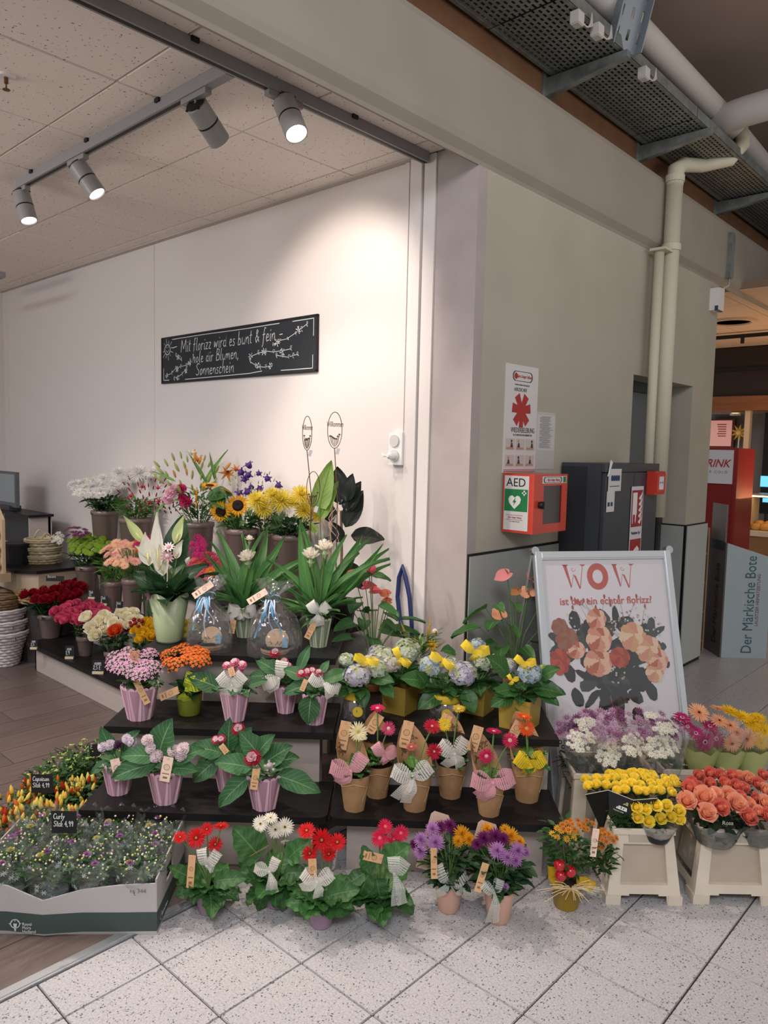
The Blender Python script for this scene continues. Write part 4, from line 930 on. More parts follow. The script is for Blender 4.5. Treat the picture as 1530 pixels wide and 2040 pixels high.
build('display_glass', MB().box((A1.x + .05, YB - .38, A1.z), (A1.x + .06, YB - .02, A1.z + .42)).box((A1.x + .05, YB - .38, A1.z + .40), (1.2, YB - .02, A1.z + .42)), mat('case_frame', 'C8B090', rough=.3), bk_)
build('case_lamp', MB().box((A1.x + .05, YB - .36, A1.z + .385), (1.1, YB - .3, A1.z + .398)), mat('case_light', 'FFDCA0', emit=6), bk_)
for k in range(9):
    p = Vector((A1.x + .12 + (k % 5) * .1, YB - .3 + (k // 5) * .14, A1.z + .03 + (k // 5) * .03))
    b = MB().lathe([(0, -.03), (.05, -.025), (.062, 0), (.05, .03), (.02, .045), (0, .046)], 12)
    tag(build('bread_roll', b, mat('bread', 'C89448', rough=.6), None, smooth=True, loc=p), 'golden bread roll lying in the lit bakery counter', 'bread', 'bread rolls in the bakery counter')
pa, pb_ = atY(1417, 838, 10.5), atY(1457, 889, 10.5)
pk_ = root('bakery_poster', 'pink lit notice in a thin brown frame on the bakery wall', 'poster', (pa.x, 10.5, pb_.z))
w_, h_ = pb_.x - pa.x, pa.z - pb_.z
build('frame', MB().box((-.03, -.02, -.02), (w_ + .03, .06, h_ + .02)), mat('frame_brown', '6E3A2A', rough=.5), pk_); build('sheet', MB().box((0, -.025, 0), (w_, -.02, h_)), mat('sheet_pink', 'E8A89C', rough=.5, emit=.35), pk_)
q = MB(); r = random.Random(5)
for k in range(6):
    z = h_ * (.82 - k * .09); a = w_ * r.uniform(.2, .4); q.add([(a, -.026, z), (w_ * .75, -.026, z), (w_ * .75, -.026, z + .015), (a, -.026, z + .015)], [(0, 1, 2, 3)])
build('fine_print', q, mat('pink_print', 'C86A60', rough=.5), pk_)
fl2 = root('flower_decoration', 'yellow paper flower on a stick beside the pink notice', 'decoration', tuple(atY(1472, 862, 10.0)))
q = MB()
for k in range(9):
    t = 2 * PI * k / 9; q.add([(0, 0, 0), (.05 * math.cos(t - .3), 0, .05 * math.sin(t - .3)), (.11 * math.cos(t), -.01, .11 * math.sin(t)), (.05 * math.cos(t + .3), 0, .05 * math.sin(t + .3))], [(0, 1, 2, 3)])
build('petals', q, mat('paper_yellow', 'D9A83A', rough=.6), fl2); build('centre', MB().lathe([(0, -.01), (.03, 0), (0, .01)], 10), mat('paper_cream', 'E8D090', rough=.6), fl2, loc=(0, -.02, 0), rot=RY)
build('stick', MB().tube([(0, .01, -.02), (0, .01, -.6)], .008, 6), M_white, fl2)
cr = root('ceiling_speaker', 'round flush ring fitting in the warm ceiling beyond the wall end', 'ceiling fitting', tuple(at(1458, 640, 2.909)))
build('ring', MB().lathe([(.17, .0), (.18, -.02), (.21, -.02), (.22, 0)], 32), M_warm, cr); build('grille', MB().lathe([(0, -.006), (.17, -.006)], 28), mat('grille', 'A08A74', rough=.8), cr)
tr_ = root('far_track', 'thin black lighting rail across the warm ceiling', 'track rail', (0, 9.3 - .9, 2.85)); build('rail', MB().box((-4, -.02, 0), (1.5, .02, .035)), M_black, tr_)
build('spot_head', MB().lathe([(0, 0), (.02, 0), (.02, .06), (0, .06)], 10), M_black, tr_, loc=(atY(1477, 712, 8.4).x, 0, -.06))
bl = root('far_downlight', 'small glowing downlight over the pink notice', 'lamp', tuple(atY(1465, 827, 10.2)))
build('lens', MB().lathe([(0, 0), (.05, 0), (.05, .02), (0, .02)], 16), mat('lens_warm', 'FFE0B0', emit=6), bl); build('bezel', MB().lathe([(.05, -.004), (.065, -.004), (.065, .02), (.05, .02)], 16), M_white, bl)
struct(build('bakery_ceiling', MB().box((-4.2, YB + .26, 2.16), (1.5, 12, 2.2)), mat('bakery_wall', '8A8078')))

# ------------------------------------------------------------------ far left: counter, monitor, baskets
M_wick = mat('wicker_natural', 'C2A878', rough=.8, noise=(30, 'A88C5C', .3, .7)); M_wickw = mat('wicker_white', 'CFC6C4', rough=.7, noise=(40, 'B9AEAC', .3, .7)); M_wickd = mat('wicker_brown', '8A7050', rough=.8, noise=(30, '6A5238', .3, .7))
ctp = atY(40, 1140, 2.05)
ctr = root('sales_counter', 'wooden sales counter with dark top at the left edge', 'counter', (ctp.x, 2.05, 0))
zc = ctp.z
build('counter_top', MB().prism([(-1.6, 0), (-.1, 0), (.03, .1), (.03, .5), (-1.6, .5)], zc - .02, zc), M_shelf, ctr)
build('counter_front', MB().prism([(-1.6, .02), (-.12, .02), (.01, .12), (.01, .5), (-1.6, .5)], zc - .16, zc - .02), mat('counter_oak', 'A8977F', rough=.6), ctr)
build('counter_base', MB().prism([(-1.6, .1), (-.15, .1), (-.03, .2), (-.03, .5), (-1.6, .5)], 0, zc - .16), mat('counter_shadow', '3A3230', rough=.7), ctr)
rb = root('raised_shelf', 'dark topped raised shelf on the counter under the monitor', 'shelf', (atY(58, 1060, 2.45).x - .22, 2.45, zc))
build('shelf_top', MB().box((-.9, 0, .29), (.22, .2, .31)), M_shelf, rb); build('shelf_side', MB().box((.16, .02, 0), (.18, .2, .29)), M_panel, rb); build('shelf_back', MB().box((-.9, .17, 0), (.18, .19, .29)), M_dark, rb)
mp = atY(33, 1048, 2.5)
mo = root('monitor', 'grey cash register monitor at the left edge of the photo', 'monitor', (mp.x, 2.5, zc + .31))
build('casing', MB().box((-.45, 0, .03), (0, .03, .33)), mat('monitor_grey', '5A6064', rough=.5), mo); build('screen', MB().box((-.43, -.003, .07), (-.025, 0, .31)), mat('screen_grey', '8A9498', rough=.2), mo)
build('stand', MB().box((-.3, -.02, 0), (-.1, .08, .04)), M_dark, mo)
pn = root('brush', 'blue handled brush leaning behind the monitor', 'brush', tuple(atY(9, 975, 2.6)))
build('handle', MB().tube([(0.03, 0, .03), (.06, 0, .09)], .012, 8), mat('handle_blue', '26304E', rough=.4), pn, smooth=True); build('shaft', MB().tube([(-.05, 0, -.44), (.035, 0, .04)], .004, 6), M_alu, pn)
hb = root('heart_display', 'house shaped wooden board hung with white wooden hearts', 'display board', tuple(atY(-4, 1148, 1.95)))
q = MB(); q.add([(-.16, 0, 0), (.09, 0, 0), (.09, 0, .40), (.0, 0, .48), (-.16, 0, .48), (-.16, .02, 0), (.09, .02, 0), (.09, .02, .40), (.0, .02, .48), (-.16, .02, .48)],
               [(0, 1, 2, 3, 4), (9, 8, 7, 6, 5), (0, 5, 6, 1), (1, 6, 7, 2), (2, 7, 8, 3), (3, 8, 9, 4)])
build('board', q, mat('birch', 'B79E80', rough=.6), hb); build('base_block', MB().box((-.17, -.02, -.03), (.095, .05, .03)), mat('birch_base', '9A8468', rough=.6), hb)
def heart2(s): return [(0, -s), (-.9 * s, -.1 * s), (-1 * s, .4 * s), (-.7 * s, .8 * s), (-.3 * s, .8 * s), (0, .5 * s), (.3 * s, .8 * s), (.7 * s, .8 * s), (1 * s, .4 * s), (.9 * s, -.1 * s)]
M_hw = mat('heart_white', 'D6D2CE', rough=.6)
for k, (x, z) in enumerate(((.04, .30), (.045, .19), (.05, .075), (-.01, .30), (0, .19), (0, .075))):
    hr = root('wooden_heart', 'small white wooden heart hanging on the house shaped board', 'ornament', tuple(hb.location + Vector((x, -.02, z))), group='white hearts on the house shaped board')
    q = MB(); P = heart2(.03) if k % 3 else [(.03 * math.cos(t * PI / 6), .03 * math.sin(t * PI / 6)) for t in range(12)]; n_ = len(P)
    q.add([(a, 0, b) for a, b in P] + [(a, .006, b) for a, b in P], [tuple(range(n_)), tuple(range(n_, 2 * n_))[::-1]] + [(i, n_ + i, n_ + (i + 1) % n_, (i + 1) % n_) for i in range(n_)])
    build('heart', q, M_hw, hr); build('ribbon', MB().box((-.005, .0, .02), (.005, .003, .075)), M_paper, hr); build('peg', MB().tube([(0, .02, .075), (0, -.01, .075)], .01, 8), M_wickd, hr)
def basket(loc, lab, r0, r1, h, m, handles=True, group=None, rows=7, name='wicker_basket'):
    r = root(name, lab, 'basket', tuple(loc), R_.uniform(0, 3), group); q = MB(); N = 28
    for j in range(rows):
        rr = r0 + (r1 - r0) * j / (rows - 1); z = h * (j + .5) / rows; w = h / rows * .56
        pts = [((rr + .004 * (1 if (k + j) % 2 else -1)) * math.cos(2 * PI * k / N) , (rr + .004 * (1 if (k + j) % 2 else -1)) * math.sin(2 * PI * k / N), z) for k in range(N + 1)]
        q.tube(pts, w, 6, cap=False)
    build('woven_wall', q, m, r, smooth=True)
    build('rim', MB().tube([((r1 + .006) * math.cos(2 * PI * k / N), (r1 + .006) * math.sin(2 * PI * k / N), h + .003 * (k % 2)) for k in range(N + 1)], .009, 8, cap=False), m, r, smooth=True)
    build('bottom', MB().lathe([(0, .004), (r0, .004), (r0, .01), (0, .01)], 20), m, r)
    if handles:
        for s in (0, PI):
            P = [Vector((r1 * math.cos(s + t * .35), r1 * math.sin(s + t * .35), h + .06 * math.cos(t * PI / 2))) for t in (-1, -.6, -.2, .2, .6, 1)]
            build('handle', MB().tube(P, .006, 6), m, r, smooth=True)
    return r
# stack of nested white baskets on the floor with a brown one on top
wbx, wby = -5.52, 2.02
for k, (z, rr) in enumerate(((0, .14), (.12, .165), (.20, .17), (.28, .175))):
    basket((wbx - .02 * k, wby, z), ('lowest white wicker basket of the stack on the floor, woven like a pot', 'second white basket from the bottom of the floor stack', 'third white basket from the bottom of the floor stack', 'topmost white basket of the floor stack, holding brown baskets')[k], .09 if k == 0 else rr * .75, rr * (.88 if k == 0 else 1), .19 if k == 0 else .12, M_wickw, False, 'nested white baskets', rows=9 if k == 0 else 5)
basket((wbx - .06, wby, .345), 'brown wicker basket nested in the topmost white basket', .10, .135, .12, M_wickd, True, rows=6)
basket((wbx - .06, wby, .44), 'upper brown wicker basket with looped handles on the floor stack', .11, .14, .06, M_wickd, True, rows=3)
basket((wbx + .08, wby + .2, .44), 'pale wicker basket with tall handles half hidden behind the red roses', .11, .14, .10, M_wick, True, rows=5)
basket((wbx - .25, wby - .02, 0), 'dark brown basket on the floor at the left edge', .12, .15, .20, mat('wicker_dark', '54382A', rough=.8), False, rows=7)
tb = atY(66, 1175, 2.3)
pd = root('basket_plinth', 'low wooden plinth behind the red roses carrying stacked straw baskets', 'plinth', (tb.x, 2.35, 0))
build('plinth_body', MB().box((-.12, -.06, 0), (.24, .3, tb.z - .02)), mat('counter_oak', 'A8977F'), pd); build('plinth_top', MB().box((-.13, -.08, tb.z - .02), (.26, .32, tb.z)), M_wickd, pd)
for k, z in enumerate((0, .06, .12, .18, .24, .30)):
    basket((tb.x + .05, 2.36, tb.z + z), ('lowest straw basket of the stack by the monitor', 'second straw basket from below in the stack by the monitor', 'third straw basket from below in the stack by the monitor', 'fourth straw basket from below in the stack by the monitor', 'straw basket second from the top by the monitor', 'top straw basket with grey lining by the monitor')[k], .095, .12, .085, M_wick if k < 3 else mat('wicker_pale', 'B4A888', rough=.8), True, 'stacked straw baskets', rows=4)
tin = root('planter', 'black planter on the counter between the monitor and baskets', 'planter', tuple(atY(36, 1135, 2.2)))
build('pot', MB().lathe([(0, 0), (.09, 0), (.11, .2), (.105, .2), (.09, .03)], 20), M_black, tin); build('rim', MB().lathe([(.105, .19), (.116, .19), (.116, .205), (.105, .205)], 20), M_black, tin)
# folded blue cord hanging on the corner
cdp = Vector((-2.43, 2.79, 0)); cr_ = root('blue_cord', 'dark blue looped cord leaning in the corner beside the column', 'cord', (0, 0, 0))
P = [atY(x, y, 2.79) for x, y in ((815, 1300), (797, 1235), (792, 1190), (795, 1150), (802, 1128), (808, 1150), (816, 1190), (820, 1240), (822, 1310))]
P = [P[0] + Vector((0, 0, -.5))] + P + [P[-1] + Vector((0, 0, -.5))]
build('cord', MB().tube(P, .011, 8), mat('cord_blue', '2A3566', rough=.4), cr_, smooth=True)
# ------------------------------------------------------------------ plant shapes
def patch(L, W, prof, bend=0.0, cup=0.0, ny=4, nx=2, z0=0.0, ruf=0.0, rn=5, seed=0.0):
    """a curved blade along +Y, upper side +Z"""
    vs, fs, uv = [], [], []; y, z = 0.0, z0; n = nx + 1
    for j in range(ny + 1):
        t = j / ny; th = bend * t; w = W / 2 * prof(t)
        for i in range(n):
            s = -1 + 2 * i / nx; d = cup * W * .5 * s * s + ruf * W * .5 * abs(s) * math.sin(rn * PI * 2 * t + seed + (1.5 if s > 0 else 0))
            vs.append((s * w, y - d * math.sin(th), z + d * math.cos(th))); uv.append((.5 + s * .5, t))
        y += L / ny * math.cos(th + bend / ny / 2); z += L / ny * math.sin(th + bend / ny / 2)
    for j in range(ny):
        for i in range(nx): a = j * n + i; fs.append((a, a + 1, a + n + 1, a + n))
    return vs, fs, uv
pf_petal = lambda t: (.35 + .9 * t - .1 * t * t) if t < .75 else (.95 * (1 - ((t - .75) / .25) ** 2 * .75))
pf_narrow = lambda t: .5 + .5 * math.sin(PI * min(1, t * .9 + .1)) if t < .99 else .25
pf_ovate = lambda t: max(.02, math.sin(PI * t ** .75) ** .85)
pf_lance = lambda t: max(.03, math.sin(PI * (t ** .62)) ** .9 * (1 - .25 * t))
pf_heart = lambda t: max(.02, (math.cos((t - .22) * PI / 1.56)) ** .8 if t > .22 else (.72 + .28 * math.sin(t / .22 * PI / 2)))
pf_lobed = lambda t: max(.04, (math.sin(PI * t ** .6) ** .62) * (.92 + .08 * math.sin(t * 21)))
pf_spathe = lambda t: max(.01, math.sin(PI * t ** .7) ** 1.1)
def T(loc=(0, 0, 0), az=0.0, el=0.0, sc=1.0, roll=0.0):
    return Matrix.Translation(Vector(loc)) @ Matrix.Rotation(az, 4, 'Z') @ Matrix.Rotation(el, 4, 'X') @ Matrix.Rotation(roll, 4, 'Y') @ Matrix.Scale(sc, 4)
def padd(mb, p, M, mi=0):
    vs, fs, uv = p; return mb.add([M @ Vector(v) for v in vs], fs, mi, uv)
def ring(mb, n, r0, L, W, el, prof=pf_petal, bend=0.0, cup=.2, ny=3, nx=2, mi=0, z=0.0, ph=0.0, jit=.06, rnd=None, ruf=0.0):
    rnd = rnd or R_
    for k in range(n):
        a = 2 * PI * (k + ph) / n + rnd.uniform(-jit, jit)
        padd(mb, patch(L * rnd.uniform(.92, 1.05), W, prof, bend + rnd.uniform(-.15, .15), cup, ny, nx, ruf=ruf, rn=2, seed=k), Matrix.Rotation(a, 4, 'Z') @ Matrix.Translation((0, r0, z)) @ Matrix.Rotation(el + rnd.uniform(-.07, .07), 4, 'X'), mi)
def g_gerbera(double=True):
    m = MB(); ring(m, 22, .2, .8, .19, .08, cup=.25, bend=-.1, ny=3)
    ring(m, 18, .2, .66, .16, .22, z=.02, bend=.05, ny=2)
    if double: ring(m, 16, .18, .36, .10, .5, z=.03, ny=2)
    m.lathe([(.27, .01), (.24, .08), (.12, .09), (0, .06)], 14, 1); m.lathe([(.13, .085), (.10, .11), (0, .10)], 12, 2)
    return m
def g_mum(n=5, W=.17, tight=1.0):
    m = MB()
    for i in range(n):
        q = i / (n - 1); ring(m, int(20 - 12 * q), .1 * (1 - q), (1 - .52 * q) * .95, W, -.1 + 1.25 * q * tight, pf_narrow, bend=.25 * q + .15, cup=.5, z=.04 + .1 * q, ph=.5 * i, ny=3)
    return m
def g_spider():
    m = MB()
    for i in range(7):
        q = i / 6; ring(m, 24 - int(14 * q), .06, 1.0 - .35 * q, .10, -.5 + 1.9 * q, pf_narrow, bend=.35, cup=.5, z=.1, ph=.37 * i, ny=3, nx=2)
    return m
def g_button():
    m = MB(); m.lathe([(.95, -.1), (1.0, .1), (.8, .38), (.4, .52), (0, .5)], 12, 0, fn=lambda t, r, z: (r * (1 + .09 * math.sin(6 * t)), z)); ring(m, 12, .62, .42, .26, .12, ny=1, z=.12); ring(m, 9, .2, .5, .24, .5, ny=1, z=.4); return m
def g_daisy():
    m = MB(); ring(m, 11, .15, .85, .4, .12, ny=2, cup=.15); m.lathe([(.36, .05), (.28, .17), (0, .22)], 9, 1); return m
def g_bicolor():
    m = MB(); ring(m, 13, .15, .85, .36, .15, ny=2, cup=.15); ring(m, 10, .12, .5, .28, .4, ny=1, z=.04, mi=1); m.lathe([(.2, .08), (.1, .16), (0, .18)], 8, 2); return m
def g_rose(open_=1.0, seed=0):
    r = random.Random(seed); m = MB()
    for k, (n, R0, h, span, fl) in enumerate(((5, .60, .82, .9, .26), (5, .52, .97, .95, .14), (4, .38, 1.04, 1.0, .06), (3, .26, 1.06, 1.2, .03), (3, .15, 1.05, 1.5, .02), (2, .07, 1.02, 1.9, 0))):
        for i in range(n):
            ph = 2 * PI * (i + .45 * k) / n + r.uniform(-.15, .15); vs, fs, uv = [], [], []; NX, NY = 6, 5
            for j in range(NY + 1):
                t = j / NY
                for a in range(NX + 1):
                    s = -1 + 2 * a / NX; rad = R0 * (.35 + .65 * math.sin(min(1, t * 1.3) * PI / 2)) + fl * open_ * t ** 4 * (1 + .25 * abs(s)) + .02 * s
                    z = h * (t - .16 * fl * t ** 6 * 2) * (1 - .22 * s * s * t); ang = ph + s * span * (.5 + .5 * math.sin(PI * min(.9, t + .25)))
                    vs.append((rad * math.cos(ang), rad * math.sin(ang), z)); uv.append((a / NX, t))
            for j in range(NY):
                for a in range(NX): q = j * (NX + 1) + a; fs.append((q, q + 1, q + NX + 2, q + NX + 1))
            m.add(vs, fs, 1 if k >= 3 else 0, uv)
    m.lathe([(.40, .3), (.30, .62), (.12, .82), (0, .86)], 10, 1)
    ring(m, 5, .1, .6, .22, .35, pf_lance, bend=.9, ny=3, mi=2, z=-.03)
    return m
def g_frill(seed=0):                      # carnation, double gloxinia
    m = MB(); r = random.Random(seed)
    for i in range(4):
        q = i / 3; ring(m, 8 - i, .05, .95 - .3 * q, .62 - .1 * q, .1 + 1.15 * q, lambda t: .25 + .85 * t, bend=-.3, cup=.15, z=.08 * i, ph=.4 * i, ny=4, nx=4, mi=(1 if i > 1 else 0), rnd=r, ruf=.35)
    return m
def g_bell(lobes=5):
    m = MB(); m.lathe([(.12, 0), (.3, .12), (.42, .4), (.46, .7), (.56, .85)], 15, 0)
    ring(m, lobes, .5, .42, .5, .35, z=.82, ny=2, bend=-.7, ruf=.15); m.lathe([(.4, .72), (.2, .5), (0, .45)], 10, 1); return m
def g_lily():
    m = MB()
    for k in range(6): padd(m, patch(1.25, .42 if k % 2 else .34, pf_lance, -1.3, .3, 6, 2), Matrix.Rotation(k * PI / 3, 4, 'Z') @ Matrix.Rotation(1.25, 4, 'X'), 0)
    for k in range(5): t = k * 2 * PI / 5; m.tube([(0, 0, .1), (.1 * math.cos(t), .1 * math.sin(t), .5), (.22 * math.cos(t), .22 * math.sin(t), .85)], .02, 4, 1)
    return m
def g_lilybud():
    m = MB(); m.lathe([(0, 0), (.10, .12), (.17, .5), (.16, .85), (.08, 1.15), (.02, 1.25)], 6, 0, fn=lambda t, r, z: (r * (1 + .12 * math.cos(3 * t)), z)); return m
def g_sunflower():
    m = MB(); ring(m, 20, .42, .62, .24, .1, pf_lance, ny=3, cup=.2); ring(m, 18, .40, .5, .2, .3, pf_lance, ny=3, z=.03, ph=.5)
    m.lathe([(.48, .0), (.46, .09), (.3, .13), (.12, .1), (0, .09)], 20, 1); ring(m, 24, .36, .12, .06, 1.0, ny=1, mi=2, z=.1); return m
def g_cluster(n=16, spread=1.0, seed=1, pet=4, W=.8):            # kalanchoe umbel
    r = random.Random(seed); m = MB(); P = []
    for k in range(n):
        t = 2 * PI * k * .618; q = ((k + .5) / n) ** .5; x, y = q * math.cos(t), q * math.sin(t); z = .55 * (1 - q * q); P.append((x, y, z))
    for x, y, z in P:
        s = .27; M = Matrix.Translation((x, y, z)) @ Vector((x * .7, y * .7, 1)).to_track_quat('Z', 'Y').to_matrix().to_4x4() @ Matrix.Rotation(r.uniform(0, 6), 4, 'Z') @ Matrix.Scale(s, 4)
        q = MB()
        for i in range(pet): padd(q, patch(1, W, pf_petal, -.35, -.1, 2, 2), Matrix.Rotation(i * 2 * PI / pet, 4, 'Z') @ Matrix.Rotation(.3, 4, 'X'), 0)
        q.lathe([(.12, .1), (0, .2)], 5, 1); m.merge(q, M)
    m.lathe([(.8, .05), (.5, .3), (0, .4)], 10, 2); return m
def g_hydrangea(seed=1, n=85):
    r = random.Random(seed); m = MB()
    for k in range(n):
        z = 1 - 1.35 * (k + .5) / n; q = math.sqrt(max(0, 1 - z * z)); t = k * 2.39996; d = Vector((q * math.cos(t), q * math.sin(t), z))
        M = Matrix.Translation(Vector((d.x, d.y, d.z * .8)) * r.uniform(.74, .95)) @ d.to_track_quat('Z', 'Y').to_matrix().to_4x4() @ Matrix.Rotation(r.uniform(0, 6), 4, 'Z') @ Matrix.Rotation(r.uniform(-.3, .3), 4, 'X'); mi = r.choice((0, 0, 1, 1, 2)); s = r.uniform(.17, .27); w = s * .85
        for i in range(4):
            a = i * PI / 2; c_, s_ = math.cos(a), math.sin(a); R = Matrix.Rotation(a, 4, 'Z')
            m.add([M @ (R @ Vector(v)) for v in ((0, 0, 0), (w * .55, s * .55, .03), (0, s * 1.05, .01), (-w * .55, s * .55, .03))], [(0, 1, 2, 3)], mi)
    m.lathe([(.6, -.2), (.64, .2), (.36, .5), (0, .56)], 10, 3); return m
def g_anthurium():
    m = MB(); vs, fs = [(0, .1, 0)], []; n = 20
    for k in range(n):
        t = 2 * PI * k / n; rr = 1 - .52 * math.exp(-((t - PI * 1.5) / .35) ** 2); tip = .35 * math.exp(-((t - PI / 2) / .3) ** 2)
        x, y = rr * .78 * math.cos(t), (rr + tip) * .9 * math.sin(t) + .25; vs.append((x, y, .10 * math.sin(t * 2) + .16 * abs(x)))
    fs = [(0, 1 + k, 1 + (k + 1) % n) for k in range(n)]; m.add(vs, fs, 0)
    m.tube([(0, -.1, 0), (0, -.05, .3), (0, .05, .62), (0, .1, .85)], [.07, .075, .065, .03], 8, 1); return m
def g_peace():
    m = MB(); padd(m, patch(1.6, .8, pf_spathe, .25, .75, 8, 4), Matrix.Rotation(1.2, 4, 'X'), 0); m.tube([(0, -.05, 0), (0, -.08, .35), (0, -.04, .75)], [.05, .07, .04], 8, 1); return m
def g_curcuma():
    m = MB()
    for i in range(5): ring(m, 7 - i // 2, .05, 1.05 - .1 * i, .62 - .05 * i, .35 + .24 * i, pf_ovate, bend=.45, cup=.5, z=.13 * i, ph=.5 * i, ny=4, mi=0)
    m.lathe([(.0, -.9), (.12, -.8), (.2, -.4), (.16, 0), (0, .1)], 8, 1); ring(m, 5, .1, .4, .35, .6, pf_ovate, z=-.5, mi=1)
    return m
def g_pepper():
    m = MB(); m.lathe([(.12, 0), (.24, .12), (.23, .5), (.13, .85), (0, 1.05)], 8, 0); m.lathe([(.05, -.12), (.14, -.02), (.12, .06)], 6, 1); return m
def g_celosia():
    m = MB(); n = 46
    for k in range(n):
        z = k / n * 2.0; r = .42 * (1 - (k / n) ** 1.4) + .03; t = k * 2.4
        padd(m, patch(r * 1.1, .16, pf_lance, .3, .3, 2, 2), Matrix.Translation((0, 0, z)) @ Matrix.Rotation(t, 4, 'Z') @ Matrix.Rotation(.9, 4, 'X'), 0)
    m.tube([(0, 0, 0), (0, 0, 1.9)], [.12, .03], 6, 0); return m
def g_bud():
    m = MB(); m.lathe([(.05, -.1), (.6, .25), (.85, .8), (.6, 1.35), (0, 1.6)], 7, 0); return m
_gc = {}
def gm(kind, cols, **k):
    """cached flower mesh; cols are material tuples (name, hex)"""
    key = (kind.__name__, tuple(cols), tuple(sorted(k.items())))
    if key not in _gc:
        ms = []
        for c in cols:
            nm = 'petal_' + c; ms.append(mat(nm, c, rough=.55, spec=.25, var=.08, subs=.38))
        _gc[key] = kind(**k).mesh(kind.__name__[2:], ms, smooth=True)
    return _gc[key]
# leaves
LG = leafmat('leaf_mid', '3A6634', '5E8A4A'); LD = leafmat('leaf_dark', '2A4A2C', '48683E'); LB = leafmat('leaf_bright', '5A8A3C', '86AC58'); LY = leafmat('leaf_violet', '3C6A42', '7C9E6A', rough=.65)
LR = leafmat('leaf_rubber', '27302A', '48403A', rough=.25); LF = leafmat('leaf_fern', '33582C', '4A7038'); LC = leafmat('leaf_curcuma', '4E7E44', '74A05A')
_lc = {}
def leaf(kind, m, bend=-.7, cup=.25, ruf=.05, L=1.0, W=.5):
    key = (kind, m.name, bend, cup, ruf, W)
    if key not in _lc:
        P = {'ovate': pf_ovate, 'lance': pf_lance, 'heart': pf_heart, 'lobed': pf_lobed}[kind]; big = kind in ('lobed',)
        q = MB(); p = patch(L, W, P, bend, cup, 14 if big else 9, 4, ruf=ruf, rn=4 if big else 2.5); q.add(p[0], p[1], 0, p[2]); _lc[key] = q.mesh('leaf', m, True)
    return _lc[key]
def lq(az, el, roll=0.0):
    """local +Y leaves the stem at azimuth az, elevation el"""
    return (Matrix.Rotation(az - PI / 2, 4, 'Z') @ Matrix.Rotation(el, 4, 'X') @ Matrix.Rotation(roll, 4, 'Y')).to_quaternion()
CAZ = math.atan2(-FWD.y, -FWD.x)            # azimuth that points at the viewer
def leaves(r, c, n, me, L, el=(.1, .9), wide=1.0, r0=.012, jz=.01, az0=0.0, arc=2 * PI, rnd=None, Lr=(.75, 1.1)):
    rnd = rnd or R_
    for k in range(n):
        a = az0 + arc * (k + rnd.uniform(-.3, .3)) / n; e = rnd.uniform(*el); s = L * rnd.uniform(*Lr)
        link('leaf', me, r, Vector(c) + Vector((math.cos(a) * r0, math.sin(a) * r0, rnd.uniform(0, jz))), lq(a, e, rnd.uniform(-.35, .35)), (s * wide, s, s))
def leafpx(r, me, p0, p1, L=None, wide=1.0, df0=0.0, df1=0.0, roll=0.0, up=None):
    """one leaf from pixel p0 to pixel p1"""
    A = face(*p0, r.location, df0); B = face(*p1, r.location, df1); d = B - A
    y = d.normalized(); z = (up or (UP * .7 - FWD * .7)); z = (z - y * z.dot(y)).normalized(); x = y.cross(z)
    q = Matrix([[x.x, y.x, z.x], [x.y, y.y, z.y], [x.z, y.z, z.z]]).to_quaternion() @ Quaternion((0, 1, 0), roll); l = d.length * 1.12
    return link('leaf', me, r, A - r.location, q, (l * wide, l, l))
def foliage(r, c, n, rad, h, L, W, m, kind=pf_lance, spread=1.0, name='foliage', rnd=None, bend=-.4, zmin=.15):
    """many small leaves on many fine stems: one mass nobody could count"""
    rnd = rnd or R_; q = MB()
    for k in range(n):
        a = rnd.uniform(0, 2 * PI); t = rnd.uniform(zmin, 1); rr = rad * (rnd.random() ** .5) * (.35 + .65 * t) * spread
        p = (rr * math.cos(a), rr * math.sin(a), h * t); s = rnd.uniform(.7, 1.2)
        padd(q, patch(L * s, W * s, kind, bend, .2, 3, 2), T(p, a - PI / 2 + rnd.uniform(-.6, .6), rnd.uniform(-.2, .9), 1, rnd.uniform(-.5, .5)))
    return build(name, q, m, r, True, loc=Vector(c), kind='stuff')
def stems(r, base, tops, rad, m, name='stem', sag=.0, n=5):
    for t in tops:
        b = Vector(base); t = Vector(t); mid = (b * .45 + t * .55) + Vector((0, 0, sag)) + (t - b).cross(UP) * R_.uniform(-.04, .04)
        build(name, MB().tube([b, mid, t], rad, n, cap=False), m, r, True)
M_stem = mat('stem_green', '5E7E40', rough=.55); M_stemd = mat('stem_dark', '3E5A34', rough=.6)
def head(r, name, me, px, py, rpx, df=0.0, tilt=(.55, .75), dx=0.0, jit=.18, zs=1.0, stem=None, rnd=None, sr=.0022, sm=None):
    """a flower head centred on pixel (px,py) with radius rpx pixels; tilt = (towards viewer, up)"""
    rnd = rnd or R_; P = face(px, py, r.location, df); s = rpx * mpp(P)
    if P.x < -2.35 and P.y > 2.80 - s: P = atY(px, py, 2.80 - s)
    d = -FWD * tilt[0] + UP * tilt[1] + RGT * dx + Vector((rnd.uniform(-jit, jit), rnd.uniform(-jit, jit), rnd.uniform(-jit, jit)))
    q = d.to_track_quat('Z', 'Y') @ Quaternion((0, 0, 1), rnd.uniform(0, 2 * PI))
    o = link(name, me, r, P - r.location, q, (s, s, s * zs))
    if stem is not None:
        b = Vector(stem); t = P - r.location; dn = d.normalized(); mid = b * .4 + t * .6 - Vector((0, 0, .01))
        if dn.z > -.5: mid = (b * .45 + t * .55); mid.z = b.z * .35 + t.z * .65
        build('flower_stem', MB().tube([b, mid, t - dn * s * .25, t], sr, 5, cap=False), sm or M_stem, r, True)
    return o
